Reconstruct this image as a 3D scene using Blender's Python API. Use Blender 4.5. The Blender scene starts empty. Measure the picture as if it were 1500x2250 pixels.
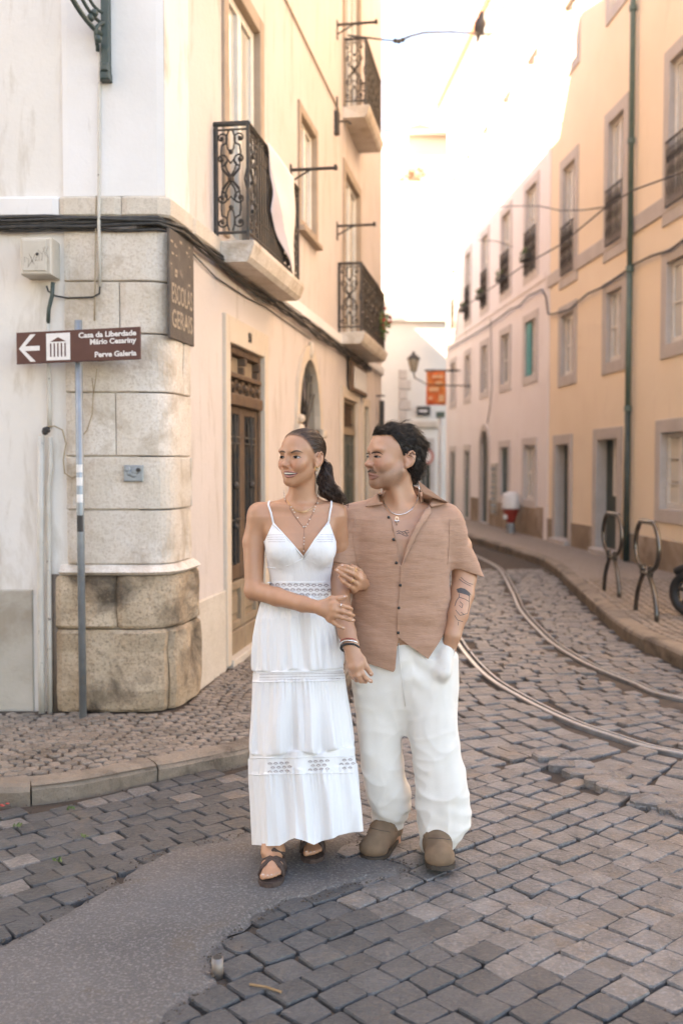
import bpy, bmesh, math, random
import numpy as np
from mathutils import Vector, Matrix
S = bpy.context.scene
C = S.collection
rnd = random.Random(7)
rng = np.random.default_rng(5)

# ---------------------------------------------------------------- camera
PITCH = math.atan(100 / 2187.0)
CAM_H = 1.6
cd = bpy.data.cameras.new('camera'); cam = bpy.data.objects.new('camera', cd); C.objects.link(cam)
cam.location = (0, 0, CAM_H); cam.rotation_euler = (math.pi / 2 - PITCH, 0, 0)
cd.sensor_fit = 'VERTICAL'; cd.sensor_width = 24; cd.sensor_height = 36; cd.lens = 35
cd.clip_start = 0.05; cd.clip_end = 2000
cd.dof.use_dof = True; cd.dof.focus_distance = 3.95; cd.dof.aperture_fstop = 2.0
S.camera = cam

# ---------------------------------------------------------------- sky, sun, exposure
SUN_EL, SUN_ROT = math.radians(40), math.radians(242)
W = bpy.data.worlds.new('World'); S.world = W; W.use_nodes = True
wn = W.node_tree.nodes; wl = W.node_tree.links
sky = wn.new('ShaderNodeTexSky'); sky.sky_type = 'NISHITA'; sky.sun_disc = False
sky.sun_elevation = SUN_EL; sky.sun_rotation = SUN_ROT
sky.air_density = 1.0; sky.dust_density = 0.3; sky.ozone_density = 2.0
wl.new(sky.outputs[0], wn['Background'].inputs[0]); wn['Background'].inputs[1].default_value = 0.082
sd = bpy.data.lights.new('sun', 'SUN'); sd.energy = 3.3; sd.angle = math.radians(0.5); sd.color = (1.0, 0.93, 0.84)
sun = bpy.data.objects.new('sun', sd); C.objects.link(sun); sun.location = (-20, -10, 40)
SUN_V = Vector((math.sin(SUN_ROT) * math.cos(SUN_EL), math.cos(SUN_ROT) * math.cos(SUN_EL), math.sin(SUN_EL)))
sun.rotation_euler = SUN_V.to_track_quat('Z', 'Y').to_euler()
S.view_settings.view_transform = 'Standard'; S.view_settings.look = 'None'
S.view_settings.gamma = 1.0; S.view_settings.use_curve_mapping = False
S.view_settings.exposure = 3.48
try:
    S.view_settings.use_white_balance = True
    S.view_settings.white_balance_temperature = 8900; S.view_settings.white_balance_tint = 17
except Exception:
    pass

# ---------------------------------------------------------------- where a photo point lies in the place
_cp, _sp = math.cos(PITCH), math.sin(PITCH)
def ray(x, y):
    u, v = (x - 750) / 2187.0, (1125 - y) / 2187.0
    return Vector((u, _cp + v * _sp, -_sp + v * _cp))
def gp(x, y, z=0.0):
    r = ray(x, y); t = (z - CAM_H) / r.z
    return Vector((r.x * t, r.y * t, z))
def at(x, y, Y):
    r = ray(x, y); t = Y / r.y
    return Vector((r.x * t, Y, CAM_H + r.z * t))

# ---------------------------------------------------------------- objects
def tag(o, label=None, cat=None, group=None, kind=None):
    if label: o['label'] = label
    if cat: o['category'] = cat
    if group: o['group'] = group
    if kind: o['kind'] = kind
    return o
def empty(name, loc=(0, 0, 0), label=None, cat=None, group=None, parent=None):
    o = bpy.data.objects.new(name, None); C.objects.link(o)
    o.empty_display_size = 0.1
    if parent is not None:
        o.parent = parent; loc = Vector(loc) - wloc(parent)
    o.location = loc
    return tag(o, label, cat, group)
def wloc(o):
    l = Vector(o.location)
    while o.parent is not None:
        o = o.parent; l = l + o.location
    return l
def link(name, me, mat=None, parent=None, smooth=False):
    """mesh given in world coordinates"""
    o = bpy.data.objects.new(name, me); C.objects.link(o)
    if mat is not None and not me.materials: me.materials.append(mat)
    if smooth: me.polygons.foreach_set('use_smooth', [True] * len(me.polygons))
    if parent is not None:
        o.parent = parent; o.location = -wloc(parent)
    return o
def mesh_np(name, v, f, col=None):
    me = bpy.data.meshes.new(name)
    v = np.asarray(v, dtype=np.float32); 
    if isinstance(f, np.ndarray):
        n, k = f.shape
        me.vertices.add(len(v)); me.vertices.foreach_set('co', v.ravel())
        me.loops.add(n * k); me.loops.foreach_set('vertex_index', f.astype(np.int32).ravel())
        me.polygons.add(n); me.polygons.foreach_set('loop_start', np.arange(0, n * k, k, dtype=np.int32))
        me.polygons.foreach_set('loop_total', np.full(n, k, dtype=np.int32))
        me.update(calc_edges=True); me.validate()
    else:
        me.from_pydata([tuple(x) for x in v.tolist()], [], f); me.update()
    if col is not None:
        a = me.color_attributes.new('Col', 'FLOAT_COLOR', 'POINT')
        c4 = np.ones((len(v), 4), dtype=np.float32); c4[:, :3] = col
        a.data.foreach_set('color', c4.ravel())
    return me
class MB:
    """collects shapes into one mesh; fr maps local (u, z, p) to world"""
    def __init__(s, fr=None): s.v = []; s.f = []; s.fr = fr
    def add(s, vs, fs):
        n = len(s.v)
        for v in vs: s.v.append(Vector(s.fr(*v)) if s.fr else Vector(v))
        for f in fs: s.f.append([n + i for i in f])
        return s
    def box(s, a0, a1, b0, b1, c0, c1):
        v = [(a, b, c) for a in (a0, a1) for b in (b0, b1) for c in (c0, c1)]
        return s.add(v, [(0, 1, 3, 2), (4, 6, 7, 5), (0, 4, 5, 1), (2, 3, 7, 6), (0, 2, 6, 4), (1, 5, 7, 3)])
    def cbox(s, a0, a1, b0, b1, c0, c1, e=0.006):
        """box with its front (c1) edges chamfered"""
        v = [(a0, b0, c0), (a1, b0, c0), (a1, b1, c0), (a0, b1, c0), (a0, b0, c1 - e), (a1, b0, c1 - e), (a1, b1, c1 - e), (a0, b1, c1 - e),
             (a0 + e, b0 + e, c1), (a1 - e, b0 + e, c1), (a1 - e, b1 - e, c1), (a0 + e, b1 - e, c1)]
        return s.add(v, [(0, 3, 2, 1), (8, 9, 10, 11)] + [(i, (i + 1) % 4, 4 + (i + 1) % 4, 4 + i) for i in range(4)] + [(4 + i, 4 + (i + 1) % 4, 8 + (i + 1) % 4, 8 + i) for i in range(4)])
    def tube(s, pts, r, n=6, closed=False, cap=True):
        P = [Vector(s.fr(*p)) if s.fr else Vector(p) for p in pts]
        R = r if isinstance(r, (list, tuple)) else [r] * len(P)
        m = len(P); base = len(s.v); up = Vector((0, 0, 1)); prev = None
        for i in range(m):
            if closed: t = P[(i + 1) % m] - P[(i - 1) % m]
            else: t = P[min(i + 1, m - 1)] - P[max(i - 1, 0)]
            if t.length < 1e-9: t = Vector((0, 0, 1))
            t.normalize()
            if prev is None:
                a = t.cross(up)
                if a.length < 1e-3: a = t.cross(Vector((1, 0, 0)))
            else:
                a = prev - t * prev.dot(t)
                if a.length < 1e-6: a = t.cross(up)
            a.normalize(); b = t.cross(a); prev = a
            for k in range(n):
                an = 2 * math.pi * k / n
                s.v.append(P[i] + (a * math.cos(an) + b * math.sin(an)) * R[i])
        for i in range(m if closed else m - 1):
            j = (i + 1) % m
            for k in range(n):
                l = (k + 1) % n
                s.f.append([base + i * n + k, base + i * n + l, base + j * n + l, base + j * n + k])
        if cap and not closed:
            s.f.append([base + k for k in range(n)][::-1]); s.f.append([base + (m - 1) * n + k for k in range(n)])
        return s
    def ball(s, c, r, n=8, m=6):
        c = Vector(s.fr(*c)) if s.fr else Vector(c); base = len(s.v)
        rx, ry, rz = r if isinstance(r, (tuple, list)) else (r, r, r)
        for i in range(1, m):
            th = math.pi * i / m
            for k in range(n):
                ph = 2 * math.pi * k / n
                s.v.append(c + Vector((rx * math.sin(th) * math.cos(ph), ry * math.sin(th) * math.sin(ph), rz * math.cos(th))))
        s.v.append(c + Vector((0, 0, rz))); s.v.append(c - Vector((0, 0, rz))); top = len(s.v) - 2
        for i in range(m - 2):
            for k in range(n):
                l = (k + 1) % n
                s.f.append([base + i * n + k, base + (i + 1) * n + k, base + (i + 1) * n + l, base + i * n + l])
        for k in range(n):
            l = (k + 1) % n
            s.f.append([top, base + k, base + l]); s.f.append([top + 1, base + (m - 2) * n + l, base + (m - 2) * n + k])
        return s
    def lathe(s, c, prof, n=16, ax=None):
        """prof: list of (radius, height) about the vertical through c"""
        c = Vector(c); base = len(s.v)
        for r, h in prof:
            for k in range(n):
                a = 2 * math.pi * k / n; s.v.append(c + Vector((r * math.cos(a), r * math.sin(a), h)))
        for i in range(len(prof) - 1):
            for k in range(n):
                l = (k + 1) % n
                s.f.append([base + i * n + k, base + i * n + l, base + (i + 1) * n + l, base + (i + 1) * n + k])
        s.f.append([base + k for k in range(n)][::-1]); s.f.append([base + (len(prof) - 1) * n + k for k in range(n)])
        return s
    def prism(s, poly, c0, c1):
        n = len(poly)
        v = [(a, b, c0) for a, b in poly] + [(a, b, c1) for a, b in poly]
        return s.add(v, [list(range(n))[::-1], [n + i for i in range(n)]] + [[i, (i + 1) % n, n + (i + 1) % n, n + i] for i in range(n)])
    def mesh(s, name):
        me = bpy.data.meshes.new(name); me.from_pydata([tuple(v) for v in s.v], [], s.f)
        bm = bmesh.new(); bm.from_mesh(me); bmesh.ops.recalc_face_normals(bm, faces=bm.faces); bm.to_mesh(me); bm.free()
        return me
    def build(s, name, mat, parent=None, smooth=False):
        return link(name, s.mesh(name), mat, parent, smooth)

# ---------------------------------------------------------------- materials
def N(t, nt, **kw):
    n = nt.nodes.new(t)
    for k, v in kw.items(): setattr(n, k, v)
    return n
def ramp(nt, fac, stops):
    r = nt.nodes.new('ShaderNodeValToRGB')
    el = r.color_ramp.elements
    while len(el) < len(stops): el.new(0.5)
    for e, (p, c) in zip(el, stops):
        e.position = p; e.color = (c, c, c, 1) if not isinstance(c, (tuple, list)) else (*c, 1)
    nt.links.new(fac, r.inputs[0]); return r.outputs[0]
def mixc(nt, fac, a, b, mode='MIX'):
    m = nt.nodes.new('ShaderNodeMix'); m.data_type = 'RGBA'; m.blend_type = mode
    for sock, v in ((m.inputs[0], fac), (m.inputs[6], a), (m.inputs[7], b)):
        if isinstance(v, bpy.types.NodeSocket): nt.links.new(v, sock)
        elif isinstance(v, (tuple, list)): sock.default_value = (*v, 1)
        else: sock.default_value = v
    return m.outputs[2]
def noise(nt, scale, detail=5, rough=0.55, dist=0.0, vec=None, stretch=None):
    n = nt.nodes.new('ShaderNodeTexNoise'); n.inputs['Scale'].default_value = scale
    n.inputs['Detail'].default_value = detail; n.inputs['Roughness'].default_value = rough; n.inputs['Distortion'].default_value = dist
    if vec is None:
        g = nt.nodes.new('ShaderNodeNewGeometry'); vec = g.outputs['Position']
    if stretch:
        m = nt.nodes.new('ShaderNodeMapping'); m.inputs['Scale'].default_value = stretch
        nt.links.new(vec, m.inputs[0]); vec = m.outputs[0]
    nt.links.new(vec, n.inputs['Vector']); return n.outputs['Fac']
MATS = {}
def mat(name, col, rough=0.7, var=None, vs=3.0, stain=None, ss=1.2, sl=(0.52, 0.7), sst=None, grain=None, gs=60, bump=0.0, bs=40, bdet=6, metal=0.0, rand=0.0, spec=0.5, vcol=False, sheen=0.0, sub=0.0, bstretch=None):
    """one procedural surface: base colour, broad variation, stains with edges, grain, relief, per-piece variation"""
    m = bpy.data.materials.new(name); m.use_nodes = True; nt = m.node_tree
    b = nt.nodes['Principled BSDF']; b.inputs['Roughness'].default_value = rough; b.inputs['Metallic'].default_value = metal
    b.inputs['Specular IOR Level'].default_value = spec
    c = tuple(col)
    if vcol:
        a = N('ShaderNodeVertexColor', nt, layer_name='Col'); c = a.outputs[0]
    if var is not None:
        c = mixc(nt, ramp(nt, noise(nt, vs), [(0.35, 0.0), (0.68, 1.0)]), c, var)
    if stain is not None:
        c = mixc(nt, ramp(nt, noise(nt, ss, 8, 0.65, 0.4, stretch=sst), [(sl[0], 0.0), (sl[1], 1.0)]), c, stain)
    if grain is not None:
        c = mixc(nt, ramp(nt, noise(nt, gs, 3, 0.7), [(0.5, 0.0), (0.72, 1.0)]), c, grain)
    if rand:
        g = N('ShaderNodeNewGeometry', nt); oi = N('ShaderNodeObjectInfo', nt)
        ad = N('ShaderNodeMath', nt, operation='ADD'); nt.links.new(g.outputs['Random Per Island'], ad.inputs[0]); nt.links.new(oi.outputs['Random'], ad.inputs[1])
        fr = N('ShaderNodeMath', nt, operation='FRACT'); nt.links.new(ad.outputs[0], fr.inputs[0])
        v = ramp(nt, fr.outputs[0], [(0.0, 1 - rand), (0.5, 1.0), (1.0, 1 + rand)])
        # ramp colours clamp nothing: multiply
        c = mixc(nt, 1.0, c, v, 'MULTIPLY')
    if isinstance(c, bpy.types.NodeSocket): nt.links.new(c, b.inputs['Base Color'])
    else: b.inputs['Base Color'].default_value = (*c, 1)
    if bump:
        bn = N('ShaderNodeBump', nt); bn.inputs['Strength'].default_value = 1.0; bn.inputs['Distance'].default_value = bump
        nt.links.new(noise(nt, bs, bdet, 0.65, stretch=bstretch), bn.inputs['Height']); nt.links.new(bn.outputs[0], b.inputs['Normal'])
    if sheen: b.inputs['Sheen Weight'].default_value = sheen
    if sub:
        b.inputs['Subsurface Weight'].default_value = sub; b.inputs['Subsurface Radius'].default_value = (1.0, 0.35, 0.2); b.inputs['Subsurface Scale'].default_value = 0.008
    MATS[name] = m
    return m
def glassmat(name, tint, rough=0.05):
    m = bpy.data.materials.new(name); m.use_nodes = True; b = m.node_tree.nodes['Principled BSDF']
    b.inputs['Base Color'].default_value = (*tint, 1); b.inputs['Roughness'].default_value = rough
    b.inputs['Specular IOR Level'].default_value = 0.9; b.inputs['Coat Weight'].default_value = 0.6
    MATS[name] = m; return m

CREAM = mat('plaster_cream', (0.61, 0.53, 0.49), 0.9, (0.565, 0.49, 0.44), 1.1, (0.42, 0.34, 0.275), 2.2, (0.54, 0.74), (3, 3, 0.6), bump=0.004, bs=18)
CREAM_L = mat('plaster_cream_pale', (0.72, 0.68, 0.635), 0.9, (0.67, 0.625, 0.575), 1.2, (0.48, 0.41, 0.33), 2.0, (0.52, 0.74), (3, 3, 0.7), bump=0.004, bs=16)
WHITEP = mat('plaster_white', (0.74, 0.72, 0.705), 0.9, (0.68, 0.655, 0.63), 1.4, (0.50, 0.47, 0.44), 2.5, (0.62, 0.80), (4, 4, 0.8), bump=0.003, bs=20)
GREYP = mat('plaster_grey', (0.52, 0.48, 0.42), 0.92, (0.43, 0.39, 0.33), 2.0, (0.33, 0.28, 0.22), 1.6, (0.50, 0.66), None, bump=0.006, bs=22)
LIME = mat('limestone', (0.72, 0.65, 0.58), 0.85, (0.60, 0.515, 0.42), 2.4, (0.36, 0.265, 0.18), 3.4, (0.51, 0.72), None, (0.50, 0.40, 0.31), 70, bump=0.010, bs=35, rand=0.06)
LIMEW = mat('limestone_pale', (0.60, 0.53, 0.45), 0.85, (0.52, 0.45, 0.37), 4.0, (0.30, 0.24, 0.18), 4.0, (0.60, 0.78), (5, 5, 1), (0.42, 0.35, 0.28), 80, bump=0.006, bs=40, rand=0.06)
PLINTH = mat('limestone_worn', (0.54, 0.415, 0.295), 0.9, (0.38, 0.275, 0.18), 3.2, (0.11, 0.08, 0.055), 2.2, (0.50, 0.64), None, (0.2, 0.15, 0.1), 60, bump=0.022, bs=20, rand=0.10)
GRANITE = mat('granite_frame', (0.54, 0.48, 0.435), 0.85, (0.47, 0.415, 0.37), 3.0, None, grain=(0.30, 0.26, 0.22), gs=90, bump=0.003, bs=60)
YELLOW = mat('plaster_yellow', (0.83, 0.68, 0.51), 0.9, (0.79, 0.635, 0.465), 0.8, (0.66, 0.50, 0.36), 1.2, (0.60, 0.82), (2, 2, 0.5), bump=0.004, bs=14)
PINK = mat('plaster_pink', (0.80, 0.74, 0.715), 0.9, (0.76, 0.69, 0.66), 0.7, (0.50, 0.41, 0.36), 1.0, (0.60, 0.82), (2, 2, 0.5), bump=0.004, bs=14)
PEACH = mat('plaster_peach', (0.64, 0.50, 0.40), 0.9, (0.58, 0.46, 0.37), 0.6)
WHITEF = mat('plaster_far_white', (0.70, 0.67, 0.62), 0.9, (0.62, 0.59, 0.54), 0.6, bump=0.004, bs=10)
DIRTY = mat('plaster_base_worn', (0.30, 0.22, 0.15), 0.92, (0.22, 0.155, 0.105), 2.5, (0.42, 0.34, 0.27), 1.8, (0.50, 0.68), None, bump=0.010, bs=25)
IRON = mat('wrought_iron', (0.035, 0.036, 0.036), 0.55, (0.08, 0.06, 0.045), 18, metal=0.3, bump=0.001, bs=120)
IRONG = mat('iron_green_paint', (0.035, 0.06, 0.055), 0.45, (0.06, 0.075, 0.065), 20, bump=0.002, bs=60)
STEEL = mat('galvanised_steel', (0.30, 0.33, 0.35), 0.42, (0.24, 0.265, 0.28), 14, (0.36, 0.30, 0.25), 10, (0.62, 0.72), metal=0.55)
RACK = mat('rack_steel', (0.13, 0.125, 0.115), 0.28, (0.10, 0.09, 0.08), 8, metal=0.9)
DKGREEN = mat('door_dark_green', (0.028, 0.045, 0.036), 0.45, (0.05, 0.06, 0.048), 9, bump=0.002, bs=50)
BROWNW = mat('door_brown_wood', (0.085, 0.048, 0.028), 0.6, (0.13, 0.075, 0.042), 7, (0.22, 0.15, 0.10), 16, (0.62, 0.75), (8, 8, 1), bump=0.003, bs=60)
TANW = mat('door_tan_wood', (0.30, 0.225, 0.15), 0.75, (0.24, 0.17, 0.11), 6, (0.17, 0.12, 0.08), 9, (0.58, 0.75), (8, 8, 1), bump=0.003, bs=60)
WOODW = mat('white_joinery', (0.70, 0.66, 0.60), 0.5, (0.62, 0.57, 0.5), 6)
TEAL = mat('teal_shutter', (0.03, 0.30, 0.29), 0.5, (0.04, 0.25, 0.25), 10)
GREENW = mat('green_joinery', (0.07, 0.11, 0.09), 0.5, (0.10, 0.14, 0.11), 10)
GLASS = glassmat('window_glass', (0.10, 0.105, 0.11)); GLASSL = glassmat('curtained_glass', (0.52, 0.50, 0.45), 0.12); GLASSD = glassmat('dark_glass', (0.03, 0.03, 0.028), 0.1)
CURT = mat('curtain_cloth', (0.62, 0.58, 0.50), 0.9)
CABLE = mat('cable_black', (0.022, 0.021, 0.020), 0.6, (0.05, 0.045, 0.04), 25)
CABLEB = mat('cable_tan', (0.34, 0.26, 0.17), 0.6)
PVC = mat('painted_pipe', (0.56, 0.52, 0.46), 0.55, (0.49, 0.45, 0.39), 12, (0.16, 0.13, 0.11), 22, (0.62, 0.68), bump=0.001, bs=60)
PIPEB = mat('brown_pipe', (0.17, 0.125, 0.095), 0.6, (0.12, 0.09, 0.07), 14)
BOXP = mat('box_paint', (0.55, 0.50, 0.43), 0.55, (0.48, 0.43, 0.36), 8, (0.30, 0.24, 0.18), 6, (0.60, 0.75), (3, 3, 1))
SIGNB = mat('sign_brown', (0.085, 0.032, 0.026), 0.4, (0.10, 0.04, 0.033), 9, (0.17, 0.10, 0.085), 30, (0.70, 0.78), (4, 4, 1))
SIGNW = mat('sign_white', (0.74, 0.72, 0.70), 0.5, (0.66, 0.64, 0.62), 30)
BOARD = mat('painted_name_board', (0.085, 0.068, 0.056), 0.85, (0.12, 0.095, 0.078), 9, (0.24, 0.19, 0.15), 9, (0.60, 0.74), bump=0.004, bs=50)
BOARDT = mat('faded_lettering', (0.42, 0.33, 0.24), 0.9, (0.24, 0.18, 0.13), 40)
TERRA = mat('terracotta', (0.50, 0.20, 0.105), 0.85, (0.40, 0.17, 0.10), 6, rand=0.15, bump=0.004, bs=30)
ORANGE = mat('orange_print', (0.70, 0.13, 0.045), 0.7, (0.72, 0.26, 0.07), 1.6)
ORANGEP = mat('pale_orange_print', (0.72, 0.42, 0.22), 0.7)
RED = mat('red_paint', (0.42, 0.05, 0.035), 0.4, (0.34, 0.05, 0.04), 12)
WPAINT = mat('white_paint', (0.74, 0.72, 0.69), 0.45, (0.62, 0.60, 0.57), 14)
BLACK = mat('black_rubber', (0.015, 0.015, 0.015), 0.6, bump=0.001, bs=80)
LEAF = mat('leaf_green', (0.055, 0.10, 0.03), 0.6, (0.11, 0.15, 0.04), 30)
DRY = mat('dry_twigs', (0.30, 0.18, 0.09), 0.85, (0.22, 0.13, 0.06), 20)
LAMPG = glassmat('lamp_glass', (0.40, 0.34, 0.24), 0.25)
# ground
BED = mat('joint_sand', (0.085, 0.062, 0.045), 0.95, (0.05, 0.037, 0.028), 9, (0.14, 0.10, 0.072), 5, (0.55, 0.7), None, (0.06, 0.045, 0.035), 160, bump=0.006, bs=120)
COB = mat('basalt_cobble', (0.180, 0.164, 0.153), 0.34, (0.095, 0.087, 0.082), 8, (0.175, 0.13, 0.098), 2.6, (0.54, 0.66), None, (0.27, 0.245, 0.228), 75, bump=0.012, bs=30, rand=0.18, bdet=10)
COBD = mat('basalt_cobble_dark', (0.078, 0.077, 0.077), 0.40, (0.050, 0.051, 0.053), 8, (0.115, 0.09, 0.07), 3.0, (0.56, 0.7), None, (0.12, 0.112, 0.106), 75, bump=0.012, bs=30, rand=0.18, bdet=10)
PAVE = mat('limestone_paving', (0.235, 0.185, 0.145), 0.5, (0.165, 0.128, 0.098), 6, (0.11, 0.08, 0.057), 3.0, (0.53, 0.68), None, (0.33, 0.275, 0.225), 90, bump=0.007, bs=45, rand=0.20)
KERB = mat('kerb_stone', (0.25, 0.20, 0.155), 0.7, (0.18, 0.14, 0.105), 5, (0.07, 0.052, 0.038), 3.5, (0.50, 0.64), None, (0.20, 0.15, 0.11), 80, bump=0.010, bs=35, rand=0.10)
ASPH = mat('worn_asphalt', (0.105, 0.094, 0.087), 0.75, (0.150, 0.133, 0.122), 2.2, (0.13, 0.10, 0.075), 3.0, (0.58, 0.70), None, (0.27, 0.24, 0.22), 90, bump=0.016, bs=80, bdet=3)
RAILM = mat('rail_steel', (0.24, 0.235, 0.23), 0.4, (0.17, 0.15, 0.135), 12, metal=0.4)
RAILT = mat('rail_polished', (0.72, 0.73, 0.74), 0.28, (0.6, 0.6, 0.59), 15, metal=0.7)
RAILG = mat('rail_groove_rust', (0.10, 0.06, 0.04), 0.8, (0.16, 0.10, 0.06), 18)
FRAMEL = mat('painted_stone_frame', (0.60, 0.50, 0.40), 0.85, (0.54, 0.44, 0.345), 3.0, (0.36, 0.28, 0.21), 3.5, (0.60, 0.78), (5, 5, 1), bump=0.004, bs=40)
FRAMEB = mat('brown_stone_frame', (0.40, 0.31, 0.235), 0.85, (0.33, 0.25, 0.185), 3.0, (0.22, 0.165, 0.12), 3.5, (0.60, 0.78), (5, 5, 1), bump=0.004, bs=40)
FRAMEP = mat('pale_stone_frame', (0.60, 0.54, 0.50), 0.85, (0.53, 0.475, 0.44), 3.0, grain=(0.45, 0.40, 0.37), gs=90, bump=0.003, bs=60)
PAVEF = mat('paving_far', (0.235, 0.185, 0.145), 0.6, (0.175, 0.135, 0.105), 14, (0.18, 0.135, 0.10), 2.0, (0.55, 0.7), None, (0.42, 0.36, 0.30), 60, bump=0.012, bs=22)
# ================================================================ ground
def crom(P, step=0.1):
    P = [Vector((*p[:2], p[2] if len(p) > 2 else 0.0)) for p in P]
    Q = [P[0] * 2 - P[1]] + P + [P[-1] * 2 - P[-2]]; out = []
    for i in range(1, len(Q) - 2):
        a, b, c, d = Q[i - 1:i + 3]; n = max(2, int((c - b).length / step))
        for k in range(n):
            t = k / n
            out.append(0.5 * ((2 * b) + (c - a) * t + (2 * a - 5 * b + 4 * c - d) * t * t + (3 * b - a - 3 * c + d) * t ** 3))
    out.append(P[-1]); return out
def inpoly(x, y, P):
    c = False; n = len(P); j = n - 1
    for i in range(n):
        xi, yi = P[i][0], P[i][1]; xj, yj = P[j][0], P[j][1]
        if (yi > y) != (yj > y) and x < (xj - xi) * (y - yi) / (yj - yi) + xi: c = not c
        j = i
    return c
def interp(P, y):
    """x of a polyline that runs mostly along y"""
    for a, b in zip(P, P[1:]):
        if (a[1] - y) * (b[1] - y) <= 0 and a[1] != b[1]:
            return a[0] + (b[0] - a[0]) * (y - a[1]) / (b[1] - a[1])
    return P[0][0] if y < P[0][1] else P[-1][0]
PZ = 0.088
KL = crom([(-7.0, 4.35), (-3.5, 4.55), (-2.2, 4.66), (-1.62, 4.66), (-1.32, 4.75), (-1.04, 4.94), (-0.74, 5.15), (-0.49, 5.36), (-0.27, 5.75), (-0.08, 6.4), (0.08, 7.5), (0.33, 9.5), (0.68, 12), (1.1, 15), (1.35, 17.5), (1.2, 21), (0.6, 26)], 0.06)
KR = crom([(4.4, 3.5), (3.3, 5.6), (2.82, 7.3), (2.68, 8.4), (2.64, 9.2), (2.77, 10.86), (2.98, 12.85), (3.2, 15.06), (3.22, 16.6), (3.0, 18.8), (2.73, 21.3), (2.3, 26), (1.9, 30), (1.3, 34)], 0.12)
def sheet(name, poly, z, m, parent=None):
    mb = MB(); mb.add([(p[0], p[1], z) for p in poly], [list(range(len(poly)))])
    return mb.build(name, m, parent)
ground = sheet('ground', [(-300, -300), (300, -300), (300, 300), (-300, 300)], -0.10, BED); tag(ground, kind='structure')
road = sheet('road', [(-30, -12), (14, -12), (14, 40), (-30, 40)], -0.019, BED); tag(road, kind='structure')

# near rail, far rail (0.9 m gauge)
R1 = crom([(3.6, 4.7), (2.75, 5.05), (1.89, 5.51), (1.61, 5.88), (1.43, 6.25), (1.255, 6.86), (1.13, 7.52), (1.08, 8.43), (1.08, 9.33), (1.12, 11), (1.3, 12.7), (1.55, 15.3), (1.52, 17.1), (1.3, 19.5), (0.8, 23), (0.0, 28)], 0.1)
R2 = crom([(4.2, 5.4), (3.2, 6.1), (2.34, 6.82), (2.17, 7.33), (2.02, 7.93), (1.94, 8.7), (1.93, 9.4), (2.01, 11), (2.2, 12.7), (2.46, 15.3), (2.44, 17.1), (2.3, 18.6), (1.9, 21), (1.2, 25), (0.4, 29)], 0.1)
def near_line(P, x, y):
    return min((p.x - x) ** 2 + (p.y - y) ** 2 for p in P) ** 0.5
def sweep(P, prof, mb, closed=True):
    base = len(mb.v); n = len(prof)
    for i, p in enumerate(P):
        t = (P[min(i + 1, len(P) - 1)] - P[max(i - 1, 0)]).normalized(); nn = Vector((t.y, -t.x, 0))
        for o, z in prof: mb.v.append(Vector((p.x, p.y, 0)) + nn * o + Vector((0, 0, z)))
    for i in range(len(P) - 1):
        for k in range(n):
            l = (k + 1) % n
            mb.f.append([base + i * n + k, base + i * n + l, base + (i + 1) * n + l, base + (i + 1) * n + k])
    mb.f.append([base + k for k in range(n)]); mb.f.append([base + (len(P) - 1) * n + k for k in range(n)][::-1])
    return mb
for P, lab in ((R1, 'grooved steel tram rail curving past the couple, the one nearer the people'), (R2, 'grooved steel tram rail curving beside the kerb with bike racks')):
    t = empty('tram_rail', P[0], lab, 'rail')
    sweep(P, [(-0.044, -0.05), (-0.044, 0.003), (-0.040, 0.006), (-0.004, 0.006), (0.0, 0.002), (0.0, -0.05)], MB()).build('rail_head', RAILM, t)
    sweep(P, [(-0.036, 0.0), (-0.036, 0.0095), (-0.010, 0.0095), (-0.010, 0.0)], MB()).build('running_surface', RAILT, t)
    sweep(P, [(0.0, -0.05), (0.0, -0.022), (0.030, -0.022), (0.030, -0.05)], MB()).build('groove', RAILG, t)
    sweep(P, [(0.030, -0.05), (0.030, 0.003), (0.044, 0.003), (0.044, -0.05)], MB()).build('guard_lip', RAILT, t)

# asphalt patch
ASP = [gp(*p) for p in [(-700, 2290), (-40, 2092), (60, 2044), (130, 2008), (180, 1984), (230, 1952), (268, 1936), (292, 1902), (330, 1888), (372, 1866), (430, 1856), (500, 1842), (560, 1828), (640, 1800), (700, 1796),
       (760, 1818), (800, 1836), (770, 1862), (742, 1884), (790, 1880), (850, 1886), (905, 1904), (882, 1926), (820, 1936), (770, 1946), (730, 1960), (690, 1976), (640, 1984), (592, 2006), (560, 2016), (535, 2040), (505, 2052), (496, 2072), (470, 2100), (462, 2134), (478, 2160), (464, 2186),
       (430, 2190), (404, 2206), (388, 2232), (352, 2262), (300, 2330), (-300, 2600), (-900, 2600)]]
from mathutils.noise import noise as pnoise
mb = MB(); n = len(ASP)
cx = sum(p.x for p in ASP) / n; cy = sum(p.y for p in ASP) / n
dense = []
for i in range(n):
    a, b = ASP[i], ASP[(i + 1) % n]; m = max(1, int((b - a).length / 0.03))
    for k in range(m):
        q = a.lerp(b, k / m); dense.append(Vector((q.x + rnd.uniform(-.008, .008), q.y + rnd.uniform(-.008, .008), 0.004)))
m = len(dense); inner = []
for i in range(m):
    t = (dense[(i + 4) % m] - dense[i - 4]).normalized(); q = dense[i] + Vector((t.y, -t.x, 0)) * (.045 + .015 * pnoise((dense[i].x * 5, dense[i].y * 5, 2)))
    if not inpoly(q.x, q.y, [(p.x, p.y) for p in ASP]): q = dense[i] - Vector((t.y, -t.x, 0)) * .045
    inner.append(Vector((q.x, q.y, .008)))
mb.v = inner + [Vector((p.x, p.y, -0.010)) for p in dense]
mb.f = [list(range(m))] + [[i, (i + 1) % m, m + (i + 1) % m, m + i] for i in range(m)]
asph = mb.build('asphalt_patch', ASPH); tag(asph, kind='structure')

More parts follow.
